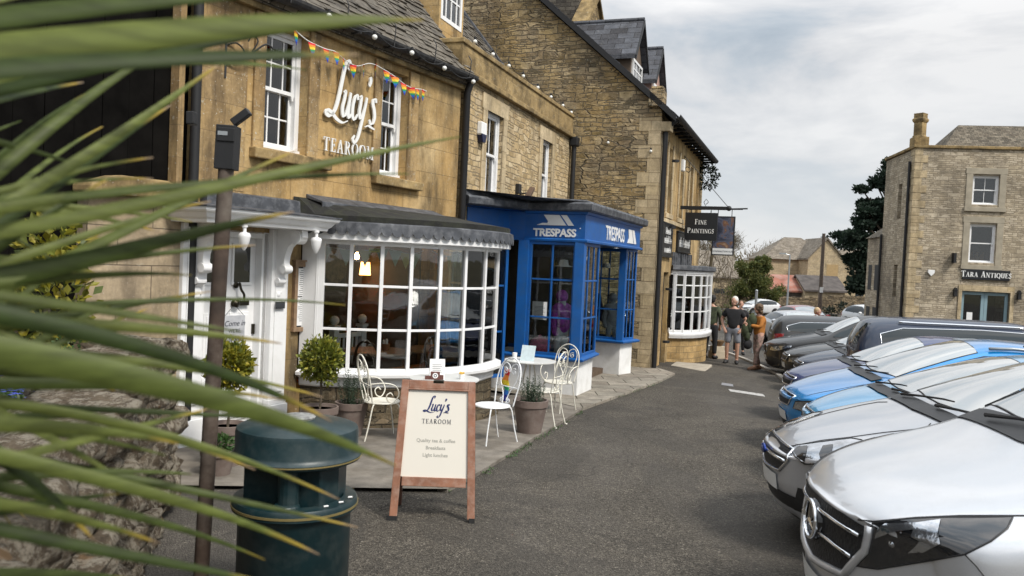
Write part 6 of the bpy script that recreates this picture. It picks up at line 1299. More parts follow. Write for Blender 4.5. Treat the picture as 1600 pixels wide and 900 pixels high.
# rotate stones along the wall is implied by their irregular shape; wall end stones
for k in range(7): rockmb(w,A1-O+q*.15*(k%3)+Vector((0,0,.1+.17*k)),1,rr,(.19,.22,.12))
w.build('stones',M_rock,gwl,smooth=True,fix=False)
w=MB(); ang_=math.atan2(d.y,d.x); Mw=Matrix.Translation(A0-O)@Matrix.Rotation(ang_,4,'Z'); w.box(-.3,Ln,.12,1.4,-.1,1.02,Mw); w.build('earth_fill',M_soil,gwl)
rk=MB(); rr=random.Random(31)
w=MB()
for i in range(26):
    s=rr.uniform(0,Ln); t=rr.uniform(.3,1.2); c=A0+d*s+q*t-O+Vector((0,0,1.06)); rockmb(w,c,rr.uniform(.08,.2),rr,(1,1,.7),2)
w.build('rockery_stones',M_rock,gwl,smooth=True,fix=False)
w=MB()
for i in range(60):
    s=rr.uniform(0,Ln+.2); t=rr.uniform(.25,1.3); c=A0+d*s+q*t; leaves(w,(c.x,c.y,1.12+rr.uniform(0,.12)),rr.uniform(.06,.16),70,.035,rnd=rr)
tag(w.build('rockery_plants',M_groundcov,fix=False),'low green alpine plants growing over the top of the garden wall','plants',kind='stuff')
w=MB()
for i in range(260):
    s=rr.choice([1.2,2.6,2.9])+rr.gauss(0,.25); t=rr.uniform(.2,.7); c=A0+d*s+q*t; z=1.2+rr.uniform(0,.1); p=Vector((c.x,c.y,z))
    for k in range(5): a=k*1.257; w.add([p,p+Vector((math.cos(a-.4)*.010,math.sin(a-.4)*.010,.004)),p+Vector((math.cos(a)*.016,math.sin(a)*.016,.003)),p+Vector((math.cos(a+.4)*.010,math.sin(a+.4)*.010,.004))],[(0,1,2,3)])
tag(w.build('small_blue_flowers',mat('blue_petals',(.08,.10,.5),.6,var=.3),fix=False),'tiny blue flowers among the rockery plants','flowers',kind='stuff')
ys_=empty('variegated_shrub',(-3.75,6.6,1.15),0,'yellow variegated shrub glimpsed behind the palm leaves above the garden wall','shrub')
w=MB(); 
for c,cr_,n in (((0,0,.35),.38,420),((.1,-.1,.8),.25,200),((-.4,-.1,.2),.35,260)): leaves(w,c,cr_,n,.09,rnd=rr)
w.build('leaves',M_euon,ys_,fix=False); w=MB(); w.tube([(0,0,-1.),(0,0,.3)],.03,6); w.tube([(0,0,-.3),(-.3,0,.2)],.02,6); w.build('stem',M_bark,ys_)
M_palm,nt,b=newmat('sword_leaf_green'); b.inputs['Roughness'].default_value=.5; b.inputs['Specular IOR Level'].default_value=.25
g=nd(nt,'ShaderNodeNewGeometry'); at_=nd(nt,'ShaderNodeAttribute'); at_.attribute_name='tip'
o_=ramp(nt,g.outputs['Random Per Island'],[(0,(.028,.045,.010)),(.35,(.075,.10,.022)),(.7,(.14,.165,.040)),(1,(.05,.072,.016))])
st2=ramp(nt,noi(nt,60,3,.6,vec=nd(nt,'ShaderNodeTexCoord').outputs['Object'],sc=(.06,.5,1.6)),[(.35,.22),(.65,.82)]); o_=mixc(nt,.5,o_,st2,'OVERLAY')
o_=mixc(nt,ramp(nt,at_.outputs['Fac'],[(.86,0.0),(.96,1.0)]),o_,(.42,.30,.05)); o_=mixc(nt,ramp(nt,at_.outputs['Fac'],[(.955,0.0),(.985,1.0)]),o_,(.38,.28,.18))
nt.links.new(o_,b.inputs['Base Color']); tr=nd(nt,'ShaderNodeBsdfTranslucent'); nt.links.new(o_,tr.inputs[0]); ms=nd(nt,'ShaderNodeMixShader'); ms.inputs[0].default_value=.28
ou=[n for n in nt.nodes if n.type=='OUTPUT_MATERIAL'][0]; nt.links.new(b.outputs[0],ms.inputs[1]); nt.links.new(tr.outputs[0],ms.inputs[2]); nt.links.new(ms.outputs[0],ou.inputs[0])
def palm(name,label,blades,crown,base):
    r=empty(name,base,0,label,'palm','sword leaved palms in the foreground'); vs=[];fs=[];tp=[]; rr=random.Random(len(blades))
    for (p0,p1,wd,sag,tw) in blades:
        wd*=.60; dry=rr.choice([0,.6,.8,1,1]); p0=Vector(p0);p1=Vector(p1); n=22; cv_=rr.uniform(-.03,.03); o=len(vs); Lx=(p1-p0).length
        for i in range(n+1):
            t=i/n; p=p0.lerp(p1,t); p.z+=sag*Lx*4*t*(1-t)-.03*Lx*t**4; p+=Vector((0,cv_*Lx*math.sin(t*3),cv_*.3*Lx*math.sin(t*5))); 
            tan=(p1-p0).normalized(); up=Vector((0,0,1)); s=tan.cross(up).normalized(); s=(Matrix.Rotation(tw,3,tan)@s); nn=s.cross(tan)
            ww=wd*min(1,(.55+t*1.6))*(1-t**2.6)*.5+.0006
            vs+= [p-s*ww+nn*ww*.35-Vector(base),p-Vector(base),p+s*ww+nn*ww*.35-Vector(base)]; tp+=[t*(.80+.2*dry),t*(.84+.16*dry),t*(.80+.2*dry)]
        for i in range(n):
            for j in range(2): fs.append((o+3*i+j,o+3*i+j+1,o+3*i+4+j,o+3*i+3+j))
    me=bpy.data.meshes.new('leaves'); me.from_pydata([tuple(v) for v in vs],[],fs); a=me.attributes.new('tip','FLOAT','POINT'); 
    for i,t in enumerate(tp): a.data[i].value=t
    me.materials.append(M_palm); me.shade_smooth(); o=bpy.data.objects.new('leaves',me); S.collection.objects.link(o); o.parent=r; sm=o.modifiers.new('s','SOLIDIFY'); sm.thickness=.0007
    w=MB(); c=Vector(crown)-Vector(base); w.tube([(0,0,0),c*.5,c],[.07,.06,.05],12); w.build('trunk',M_bark,r)
    return r
PB=[]
def bl_(u0,v0,d0,u1,v1,d1,wd,sag=.02,tw=0): PB.append((tuple(at(u0,v0,d0)),tuple(at(u1,v1,d1)),wd,sag,R(tw)))
# each blade: root, tip (measured from the photograph as directions, each given its own depth), width, sag, twist
bl_(-330,120,.62,662,8,.80,.050,.0,80)
bl_(-330,75,.66,520,-40,.85,.035,.0,75)
bl_(-300,140,.58,560,60,.78,.030,-.0,70)
bl_(-350,420,.75,720,190,1.10,.026,-.02,75)
bl_(-300,470,.78,460,318,1.05,.038,-.03,80)
bl_(-250,560,.85,470,215,1.15,.024,-.02,65)
bl_(-200,480,.8,268,150,1.2,.022,-.02,60)
bl_(-180,430,.8,345,80,1.15,.024,-.03,70)
bl_(-150,400,.9,275,60,1.2,.026,.02,60)
bl_(-330,250,.7,130,110,1.1,.016,.0,50)
bl_(-340,500,.62,620,705,.86,.045,.03,85)
bl_(-330,440,.66,520,640,.95,.030,.04,80)
bl_(-320,520,.8,440,515,1.1,.026,.01,80)
bl_(-300,540,.85,505,600,1.15,.020,.02,75)
bl_(-300,600,.8,440,610,1.1,.022,.015,80)
bl_(-320,640,.75,500,850,1.0,.026,.03,80)
bl_(-320,700,.78,415,860,1.05,.020,.03,75)
bl_(-310,620,.82,530,755,1.05,.018,.04,80)
bl_(-330,560,.7,150,830,.9,.040,.05,60)
bl_(-320,800,.7,330,620,1.1,.018,-.02,60)
bl_(-320,720,.8,170,340,1.15,.018,-.03,50)
bl_(-310,380,.8,240,235,1.1,.014,.0,70)
bl_(-300,330,.85,240,268,1.15,.012,.0,70)
bl_(-330,560,.9,330,440,1.2,.022,-.02,70)
bl_(-320,500,.9,540,460,1.25,.012,.01,70)
bl_(-340,660,.7,280,680,.95,.030,.02,80)
bl_(-320,60,.7,300,-60,.9,.03,0,60)
bl_(-320,300,.9,250,350,1.2,.020,.02,75)
bl_(-320,860,.75,190,760,1.0,.022,.0,60)
bl_(-330,420,.95,140,520,1.2,.024,.02,80)
bl_(-330,330,.95,300,330,1.25,.016,.02,80)
bl_(-300,680,.95,240,470,1.3,.02,-.02,65)
bl_(-350,900,.8,240,900,1.05,.03,.02,70)
bl_(-280,220,.9,190,90,1.2,.018,.0,60)
bl_(-300,560,.95,180,600,1.2,.03,.02,80)
bl_(-330,380,.7,330,270,1.0,.020,.0,80)
bl_(-330,600,.95,290,560,1.2,.022,.02,80)
bl_(-340,760,.7,250,835,.9,.022,.03,85)
for i in range(22):
    q=rr.uniform(0,1); bl_(-330+rr.uniform(-30,60),rr.uniform(200,800),rr.uniform(.7,.95),rr.uniform(-40,190),rr.uniform(60,880),rr.uniform(.95,1.3),rr.uniform(.010,.022),rr.uniform(-.02,.03),rr.uniform(40,90))
for (u0,v0,u1,v1) in [(-300,200,560,20),(-320,130,480,95),(-300,350,640,250),(-300,440,400,370),(-300,520,330,300),(-300,260,210,40),(-300,620,470,640),(-310,660,560,800),(-320,740,440,900),(-310,560,400,720),(-320,420,380,500),(-320,620,260,700),(-300,470,300,420),(-320,530,230,760),(-330,690,160,640),(-330,360,180,420),(-330,760,300,730),(-300,180,130,250)]:
    dd=rr.uniform(.72,.9); bl_(u0,v0,dd,u1,v1,dd+rr.uniform(.2,.35),rr.uniform(.014,.024),rr.uniform(-.02,.03),rr.uniform(60,85))
h1=[b for b in PB if b[0][2]>1.98]; h2=[b for b in PB if b[0][2]<=1.98]
palm('sword_leaf_palm','upper cluster of long green sword-shaped palm leaves sweeping in from the left edge',h1,(-.78,.72,2.0),(-.86,.72,gz(0,.7)))
palm('sword_leaf_palm','lower cluster of yellow tipped palm leaves crossing in front of the garden wall and bin',h2,(-.80,.80,1.55),(-.95,.85,gz(0,.8)))
# ================= CARS =================
def hull(st,curve,rcurve,sub=3,L=4.4,tumble=.0):
    vs=[];m=18;n=len(st)
    for (x,hw,zb,zt,ztop,wr) in st:
        half=[(0,zb),(hw*.70,zb),(hw*.93,zb+.05),(hw*.985,zb+.20),(hw,(zb+zt)/2+.06),(hw*.985,zt-.07),(hw*.955,zt),]
        dz=ztop-zt
        half+=[((hw*.95+wr)/2+.012,zt+dz*.55),(wr,ztop-min(.05,dz*.18)),(0,ztop)]
        ring=half+[(-a,b) for a,b in half[-2:0:-1]]
        f=max(0,1-x/1.3)**1.2; g=max(0,(x-(L-1.0)))/1.0
        for a,b in ring:
            q=(a/hw)**2; q=q*q*.5+q*.5
            ch=.10*max(0,min(1,(.42-b)/.2))*max(0,1-x/.3)
            vs.append((x+ch+curve*f*q-rcurve*g*q,a,b))
    fs=[]
    for i in range(n-1):
        for k in range(m): fs.append((i*m+k,(i+1)*m+k,(i+1)*m+(k+1)%m,i*m+(k+1)%m))
    # rounded end caps: interior columns follow the same plan curve as the rings
    FR=(.66,.33,0,-.33,-.66)
    def cap(o,rev,si):
        x,hw=st[si][0],st[si][1]; f=max(0,1-x/1.3)**1.2; g=max(0,(x-(L-1.0)))/1.0; rows=[]
        for k in range(1,m//2):
            y_,z_=vs[o+k][1],vs[o+k][2]; row=[o+k]
            for fr in FR:
                q=(fr*y_/hw)**2; q=q*q*.5+q*.5; ch=.10*max(0,min(1,(.42-z_)/.2))*max(0,1-x/.3)
                z2=z_+((vs[o+m//2][2]-z_)*.0); vs.append((x+ch+curve*f*q-rcurve*g*q,fr*y_,z2)); row.append(len(vs)-1)
            row.append(o+m-k); rows.append(row)
        def F(t): fs.append(tuple(t[::-1] if rev else t))
        for r0,r1 in zip(rows,rows[1:]):
            for j in range(len(r0)-1): F([r0[j],r1[j],r1[j+1],r0[j+1]])
        for j in range(len(rows[0])-1): F([o,rows[0][j],rows[0][j+1]])
        for j in range(len(rows[-1])-1): F([rows[-1][j],o+m//2,rows[-1][j+1]])
    cap(0,True,0); cap((n-1)*m,False,n-1)
    me=bpy.data.meshes.new('h'); me.from_pydata(vs,[],fs); o=bpy.data.objects.new('h',me); S.collection.objects.link(o)
    sb=o.modifiers.new('s','SUBSURF'); sb.levels=sub; dg=bpy.context.evaluated_depsgraph_get(); m2=bpy.data.meshes.new_from_object(o.evaluated_get(dg)); bpy.data.objects.remove(o)
    bm=bmesh.new(); bm.from_mesh(m2); bmesh.ops.recalc_face_normals(bm,faces=bm.faces); bm.to_mesh(m2); tree=BVHTree.FromBMesh(bm); bm.free()
    for p in m2.polygons: p.use_smooth=True
    return m2,tree
def cell_poly(poly,step):
    bm=bmesh.new(); f=bm.faces.new([bm.verts.new((a,b,0)) for a,b in poly])
    A=[p[0] for p in poly];B=[p[1] for p in poly]
    def cuts(lo,hi): n=max(1,int((hi-lo)/step)); return [lo+(hi-lo)*i/n for i in range(1,n)]
    for c in cuts(min(A),max(A)): bmesh.ops.bisect_plane(bm,geom=bm.verts[:]+bm.edges[:]+bm.faces[:],plane_co=(c,0,0),plane_no=(1,0,0))
    for c in cuts(min(B),max(B)): bmesh.ops.bisect_plane(bm,geom=bm.verts[:]+bm.edges[:]+bm.faces[:],plane_co=(0,c,0),plane_no=(0,1,0))
    bmesh.ops.triangulate(bm,faces=bm.faces[:])
    vs=[tuple(v.co[:2]) for v in bm.verts]; bm.verts.index_update(); fs=[[v.index for v in f.verts] for f in bm.faces]; bm.free(); return vs,fs
class Car:
    def __init__(s,name,label,x,y,rz,st,pm,cat='car',group='cars parked side by side',curve=.2,rcurve=.12,L=4.4,sub=3,dz=0):
        s.r=empty(name,(x,y,gz(x+1.5,y)+dz),rz,label,cat,group); s.me,s.t=hull(st,curve,rcurve,sub,L); s.me.materials.append(pm); s.pm=pm
        s.body=bpy.data.objects.new('body',s.me); S.collection.objects.link(s.body); s.body.parent=s.r; s.me.name='body'
        s.M=Matrix.Translation((x,y,gz(x+1.5,y)+dz))@Matrix.Rotation(rz,4,'Z'); s.I=s.M.inverted(); s.L=L
    def cast(s,mode,a,b):
        if mode=='side': o=Vector((a,-3,b));d=Vector((0,1,0))
        elif mode=='front': o=Vector((-2,a,b));d=Vector((1,0,0))
        elif mode=='rear': o=Vector((s.L+2,a,b));d=Vector((-1,0,0))
        elif mode=='top': o=Vector((a,b,4));d=Vector((0,0,-1))
        elif mode=='pix':
            o=s.I@Vector((0,0,CZ)); d=(s.I.to_3x3()@ray(a,b)).normalized()
        else: # ('obl',phi,x0,y0)
            _,ph,x0,y0=mode; d=Vector((math.cos(ph),math.sin(ph),0)); e=Vector((math.sin(ph),-math.cos(ph),0)); o=Vector((x0,y0,0))+e*a+Vector((0,0,b))-d*3
        h=s.t.ray_cast(o,d)
        if h[0] is None:
            # nearest point along the ray
            best=None
            for k in range(1,80):
                p=o+d*(k*.12); q=s.t.find_nearest(p)
                if best is None or q[3]<best[3]: best=q
            return best[0],best[1]
        return h[0],h[1]
    def patch(s,name,mode,poly,m,off=.004,step=.05,mirror=True,parent=None,split=False):
        vs2,fs=cell_poly(poly,step); V=[]
        for a,b in vs2:
            p,n=s.cast(mode,a,b); V.append(p+n*off)
        mb=MB(); mb.add(V,fs)
        if mirror: 
            if True: 
                m2=MB(); m2.add([(v.x,-v.y,v.z) for v in V],[f[::-1] for f in fs]); o2=m2.build(name,m,parent or s.r,smooth=True)
            else: mb.add([(v.x,-v.y,v.z) for v in V],[f[::-1] for f in fs])
        o=mb.build(name,m,parent or s.r,smooth=True); return (o,o2) if (mirror and split) else o
    def line(s,name,mode,pts,r,m,off=.0,closed=False,mirror=True,parent=None,dens=3,smooth=True):
        P=[]
        q=[Vector((a,b,0)) for a,b in pts]
        if closed: q=[v for k in range(len(q)) for v in [q[k].lerp(q[(k+1)%len(q)],t/dens) for t in range(dens)]]
        else: q=[v for k in range(len(q)-1) for v in [q[k].lerp(q[k+1],t/dens) for t in range(dens)]]+[q[-1]]
        for v in q: p,n=s.cast(mode,v.x,v.y); P.append(p+n*off)
        mb=MB(); mb.tube(P,r,6,closed=closed)
        if mirror: m2=MB(); m2.tube([(v.x,-v.y,v.z) for v in P],r,6,closed=closed); m2.build(name,m,parent or s.r,smooth=True)
        return mb.build(name,m,parent or s.r,smooth=True),P
    def wheels(s,xs,hw,r=.33):
        for x in xs:
            vs=[(x+r*1.17*math.cos(R(a)),r+.02+r*1.17*math.sin(R(a))) for a in range(-20,201,10)]
            s.patch('wheel_arch','side',vs,M_trim,.003,.06)
            for sy in (-1,1):
                w=MB(); Mx=Matrix.Translation((x,sy*(hw-.10),r))@Matrix.Rotation(R(90),4,'X'); w.lathe([(r*.62,-.10),(r*.95,-.115),(r,-.08),(r,.08),(r*.95,.115),(r*.62,.10)],28,M=Mx,cap=False); t=w.build('wheel',M_rubber,s.r,smooth='auto')
                w=MB(); w.lathe([(r*.64,-.07),(r*.66,sy*0),(r*.64,.07)],24,M=Mx,cap=False); w.lathe([(0,-.09*-sy*-1),(.06,-.09*-sy*-1)],10,M=Mx,cap=False)
                for k in range(5):
                    a=k*math.tau/5; w.box(.03,r*.65,-.03,.03,-.10 if sy>0 else .085,-.085 if sy>0 else .10,Mx@Matrix.Rotation(a,4,'Z'))
                w.lathe([(0,-.06),(r*.64,-.06),(r*.64,-.05),(0,-.05)] if sy>0 else [(0,.05),(r*.64,.05),(r*.64,.06),(0,.06)],24,M=Mx,cap=False)
                w.build('rim',M_galv,t)
    def mirrors(s,x,hw,z,m):
        for sy in (-1,1):
            w=MB(); w.ball((x,sy*(hw+.11),z+.03),.12,(.55,1.0,.68),14); w.tube([(x+.02,sy*(hw-.04),z-.04),(x,sy*(hw+.05),z-.02)],.03,8); w.build('door_mirror',m,s.r,smooth=True)
    def wipers(s,pts1,pts2,scuttle=None):
        if scuttle: s.patch('scuttle','top',scuttle,M_trim,.012,.08,mirror=False)
        for pts in (pts1,pts2):
            w=MB(); P=[]
            for x,y in pts: p,n=s.cast('top',x,y); P.append(p+n*.035)
            w.tube(P,[.013,.009,.008,.006][:len(P)],6); w.build('wiper',M_trim,s.r)
def std(L,hw,H,nz,cx,cz,rx,belt,zb=.2,back='hatch',nw=.70,wr=.60,nose=.34):
    S_=[(0,hw*.80,.26,nz-.09,nz-.03,hw*.58),(.02,hw*.86,.22,nz-.06,nz+.005,hw*.62),(.28,hw*.98,zb,nz+.04,nz+.10,hw*.72),(.28+(cx-.28)*.5,hw,zb,(nz+belt)/2+.03,(nz+.10+cz)/2+.02,hw*.76),(cx,hw,zb,belt,cz,hw*.78),
        (cx+(rx-cx)*.33,hw,zb,belt+.01,cz+(H-cz)*.42,wr+.07),(rx,hw,zb,belt+.02,H-.03,wr),(rx+.4,hw,zb,belt+.02,H,wr)]
    if back=='estate': S_+=[(L-1.2,hw,zb,belt+.03,H-.01,wr),(L-.34,hw*.99,zb,belt+.04,H-.03,wr-.01),(L-.16,hw*.95,zb+.05,belt+.02,H-.16,wr-.02),(L-.01,hw*.90,zb+.1,belt-.02,belt+.14,wr),(L,hw*.84,zb+.22,belt-.12,belt+.02,wr)]
    elif back=='saloon': S_+=[(L-2.0,hw,zb,belt+.03,H-.02,wr),(L-1.0,hw,zb,belt+.03,belt+.12,wr+.05),(L-.3,hw*.97,zb,belt,belt+.09,hw*.74),(L-.05,hw*.9,zb+.1,belt-.05,belt+.04,hw*.7),(L,hw*.8,zb+.2,belt-.2,belt-.1,hw*.6)]
    else: S_+=[(L-1.2,hw,zb,belt+.03,H-.05,wr-.01),(L-.55,hw*.97,zb,belt+.05,H-.16,wr-.04),(L-.12,hw*.93,zb+.1,belt,belt+.12,wr),(L,hw*.84,zb+.22,belt-.12,belt-.02,wr)]
    return S_
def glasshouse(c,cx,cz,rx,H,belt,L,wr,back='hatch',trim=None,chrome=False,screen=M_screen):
    # windscreen in front projection, side windows in side projection
    sc=[(-(wr+.10),cz+.035),(0,cz+.055),(wr+.10,cz+.035),(wr+.055,cz+(H-cz)*.5),(wr-.02,H-.075),(0,H-.055),(-(wr-.02),H-.075),(-(wr+.055),cz+(H-cz)*.5)]
    sc=[(a,b) for a,b in sc]
    xm=(cx+rx)/2; sc=[(cx+.12,-(wr+.10)),(cx+.045,-wr*.5),(cx+.025,0),(cx+.045,wr*.5),(cx+.12,wr+.10),(xm,wr+.055),(rx-.02,wr-.02),(rx+.02,0),(rx-.02,-(wr-.02)),(xm,-(wr+.055))]
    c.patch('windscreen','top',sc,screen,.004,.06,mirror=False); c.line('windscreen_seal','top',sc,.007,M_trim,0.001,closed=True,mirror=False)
    xb=L-(.62 if back=='hatch' else .40 if back=='estate' else 1.35); zt=H-.17
    P=[(cx+.10,belt+.055),(cx+(rx-cx)*.55,belt+(zt-belt)*.62),(rx+.02,zt-.01),(rx+.9,zt+.01),(xb-.35,zt-.03),(xb,zt-.14 if back!='saloon' else belt+.14),(xb-.02,belt+.10)]
    c.patch('side_window','side',P,M_carglass,.009,.035); tr=M_chrome if chrome else M_trim
    c.line('window_trim','side',P,.011 if chrome else .007,tr,.003,closed=True,smooth=True)
    for x in (rx+.55,):
        c.patch('door_pillar','side',[(x,belt+.05),(x+.09,belt+.05),(x+.06,zt+.005),(x-.02,zt+.005)],M_gloss,.008,.06)
    c.line('door_seam','side',[(cx+.32,.34),(cx+.30,belt-.05),(cx+.12,belt+.04)],.004,M_trim,0); c.line('door_seam','side',[(rx+.62,.34),(rx+.62,belt-.02)],.004,M_trim,0)
def face(c,hw,nz,grille,light,lamp=M_lamp,chrome=True):
    g=c.patch('grille','front',grille,M_mesh,.006,.05,mirror=False)
    if chrome: c.line('grille_surround','front',grille,.010,M_chrome,.006,closed=True,mirror=False)
    mode=('obl',R(42),.15,-hw*.72)
    a,b=c.patch('headlight',mode,light,lamp,.006,.04,split=True)
    c.line('headlight_edge',mode,light,.006,M_gloss,.004,closed=True)
    for k,o in enumerate((a,b)):
        cx_=sum(p[0] for p in light)/len(light)-.05; cz_=sum(p[1] for p in light)/len(light)
        p,n=c.cast(mode,cx_,cz_); y=p.y if k==0 else -p.y
        w=MB(); w.ball((p.x,y,p.z),.042,(.35,.7,.8),14); w.build('lens',M_gloss,o,smooth=True)
    c.patch('lower_intake','front',[(-hw*.62,.24),(hw*.62,.24),(hw*.55,.38),(-hw*.55,.38)],M_trim,.005,.07,mirror=False)
    c.patch('number_plate','front',[(-.26,.40),(.26,.40),(.26,.51),(-.26,.51)],M_plate,.012,.06,mirror=False)
M_mesh=mat('black_honeycomb_mesh',(.008,.008,.009),.55,var=.3,scale=30,bmp=1,bscale=60,bdist=.01)
P_silver=paint('silver_metallic_paint',(.50,.51,.535)); P_merc=paint('pale_silver_metallic_paint',(.60,.61,.63),.55,.3); P_blue=paint('bright_blue_metallic_paint',(.008,.24,.60),.45,.22); P_lblue=paint('light_blue_metallic_paint',(.06,.36,.66),.5,.25)
P_navy=paint('navy_paint',(.002,.012,.038),.0,.6,dirt=False,cw=.7); P_navy2=paint('dark_blue_paint',(.004,.018,.10),.0,.4,dirt=False,cw=.8); P_black=paint('black_car_paint',(.003,.003,.0035),.0,.5,dirt=False,cw=.6); P_white=paint('white_car_paint',(.62,.63,.64),.0,.3); P_grey=paint('grey_metallic_paint',(.25,.27,.30),.6,.28); P_redp=paint('red_car_paint',(.35,.02,.02),.2,.2)
# --- nearest: silver van with star grille
mst=[(0,.70,.34,.82,.885,.44),(.015,.74,.28,.84,.90,.46),(.14,.87,.22,.905,.975,.56),(.50,.93,.2,.985,1.075,.66),(1.00,.95,.2,1.08,1.19,.72),(1.30,.96,.2,1.15,1.40,.73),(1.95,.965,.2,1.19,1.84,.68),(2.4,.965,.2,1.19,1.90,.67),(4.2,.96,.2,1.17,1.89,.66),(4.75,.93,.25,1.14,1.8,.62),(4.85,.88,.4,1.0,1.6,.58)]
mc=Car('parked_van',"silver people carrier nearest the camera, with a star badge in its black grille",1.55,4.02,R(-4),mst,P_merc,'van',curve=.30,L=4.85,sub=4)
# grille and lamp outlines were measured on the photograph and are carried onto the bonnet surface
gp=[(1262,718),(1276,768),(1300,789),(1340,812),(1339,826),(1322,862),(1303,886),(1285,890),(1262,868),(1253,830),(1253,780)]
mg=c_g=mc.patch('grille','front',[(-.43,.845),(-.30,.862),(0,.87),(.30,.862),(.43,.845),(.42,.74),(.31,.60),(0,.56),(-.31,.60),(-.42,.74)],M_mesh,.004,.05,mirror=False)
mc.line('grille_surround','front',[(-.45,.86),(-.43,.74),(-.32,.59),(0,.545),(.32,.59),(.43,.74),(.45,.86)],.020,P_merc,.006,mirror=False)
for z,l in ((.80,.40),(.69,.36)):
    mc.line('grille_bar','front',[(-l,z),(-.2,z+.012),(0,z+.014),(.2,z+.012),(l,z)],.010,M_chrome,.012,mirror=False)
p,n=mc.cast('front',0,.745); Mx=Matrix.Translation(p+Vector((-.028,0,0)))@Matrix.Rotation(R(-90),4,'Y')
w=MB(); w.lathe([(.085,-.01),(.098,-.008),(.10,.0),(.098,.008),(.085,.01),(.082,0)],36,M=Mx,cap=False)
for k in range(3):
    a=math.tau*k/3; d=Vector((math.cos(a),math.sin(a))); q=Vector((-d.y,d.x)); c0=Vector((0,0)); w.add([tuple(q*.016)+(.006,),tuple(d*.088)+(.006,),tuple(-q*.016)+(.006,),(0,0,.014)],[(0,1,3),(1,2,3),(2,0,3)],Mx)
st_=w.build('star_badge',M_chrome,mc.r,smooth='auto')
w=MB(); w.lathe([(0,-.03),(.105,-.03),(.10,-.008),(0,-.008)],30,M=Mx,cap=False); w.build('badge_backing',M_gloss,mc.r)
hp=[(1336,884),(1346,858),(1358,838),(1364,818),(1420,811),(1480,809),(1540,809),(1583,808),(1574,826),(1548,846),(1508,866),(1440,878),(1372,889)]
M_hl=mat('smoked_headlight',(.012,.013,.015),.04,var=0,coat=1,ior=1.6)
ha,hb=mc.patch('headlight','pix',hp,M_hl,.004,14,split=True)
mc.line('headlight_edge','pix',hp,.004,M_trim,.003,closed=True)
mc.patch('daylight_strip','pix',[(1372,826),(1384,819),(1432,818),(1428,828),(1390,832),(1368,842)],M_lamp,.007,8)
mc.patch('reflector','pix',[(1432,818),(1470,813),(1466,832),(1470,850),(1444,862),(1420,864),(1438,846),(1424,838)],M_lamp,.007,8)
for (cu,cv,rr_) in ((1394,850,.017),):
    p,n=mc.cast('pix',cu,cv)
    for sy in (1,-1):
        q_=Vector((p.x,p.y*sy,p.z)); nn=Vector((n.x,n.y*sy,n.z)); w=MB(); w.lathe([(0,.012),(rr_*.7,.006),(rr_,.003),(rr_*1.15,.001),(rr_*1.15,-.004),(0,-.004)],24,M=Matrix.Translation(q_)@nn.to_track_quat('Z','Y').to_matrix().to_4x4(),cap=False); w.build('projector_lens',M_lamp,ha if sy==1 else hb,smooth=True)
mc.line('bonnet_seam','pix',[(1341,812),(1365,815),(1430,809),(1500,806),(1583,806),(1640,806)],.004,M_trim,.001)
mc.line('bumper_seam','pix',[(1507,866),(1525,884),(1545,910)],.003,M_trim,.0)
p,n=mc.cast('front',0,.50); mc.patch('number_plate','front',[(-.26,.38),(.26,.38),(.26,.49),(-.26,.49)],M_plate,.012,.06,mirror=False)

mc.patch('scuttle','top',[(1.00,-.80),(.97,-.4),(.94,0),(.97,.4),(1.00,.80),(1.12,.82),(1.10,.4),(1.09,0),(1.10,-.4),(1.12,-.82)],M_trim,.008,.08,mirror=False)
glasshouse(mc,1.06,1.21,1.95,1.90,1.18,4.85,.68,'estate')
mc.wipers([(1.02,.45),(1.06,.2),(1.10,-.1),(1.12,-.35)],[(1.03,-.30),(1.07,-.5),(1.12,-.72),(1.14,-.78)]); mc.wheels((.98,4.0),.96,.34); mc.mirrors(1.95,.96,1.22,P_merc)
# --- silver crossover
sst=std(4.45,.89,1.56,.74,1.20,1.06,2.25,.96)
sc_=Car('parked_car','silver crossover with oval badge in a chrome-barred grille, second from the camera',2.01,6.25,R(-7),sst,P_silver,curve=.32,L=4.45,sub=4)
gq=[(-.36,.735),(0,.745),(.36,.735),(.40,.67),(.30,.57),(0,.55),(-.30,.57),(-.40,.67)]
sc_.patch('grille','front',gq,M_mesh,.004,.05,mirror=False); sc_.line('grille_surround','front',gq,.012,M_chrome,.006,closed=True,mirror=False)
for z in (.655,): sc_.line('grille_bar','front',[(-.37,z),(0,z+.01),(.37,z)],.013,M_chrome,.012,mirror=False)
p,n=sc_.cast('front',0,.665); w=MB(); w.lathe([(0,0),(.055,0),(.06,.01),(.05,.02),(0,.022)],28,M=Matrix.Translation(p+Vector((-.02,0,0)))@Matrix.Rotation(R(-90),4,'Y')@Matrix.Diagonal((.62,1.25,1,1)),cap=False); w.build('oval_badge',mat('blue_badge',(.02,.05,.25),.2,.5,var=0),sc_.r,smooth=True)
hp=[(1236,700),(1244,696),(1290,690),(1330,685),(1347,688),(1349,692),(1335,704),(1315,716),(1293,725),(1258,725),(1243,714)]
ha,hb=sc_.patch('headlight','pix',hp,M_lamp,.004,10,split=True); sc_.line('headlight_edge','pix',hp,.005,M_gloss,.004,closed=True)
sc_.patch('headlight_housing','pix',[(1240,705),(1246,699),(1262,697),(1258,722),(1246,714)],M_gloss,.007,8); sc_.patch('headlight_housing','pix',[(1286,697),(1302,695),(1298,720),(1284,724),(1280,710)],M_gloss,.007,8)
sc_.line('bonnet_seam','pix',[(1236,697),(1285,688),(1330,683),(1380,676),(1420,672),(1448,668),(1454,662)],.004,M_trim,.001)
sc_.patch('fog_lamp_recess',('obl',R(42),.15,-.64),[(-.16,.38),(.20,.40),(.18,.50),(-.12,.50)],M_trim,.005,.05)
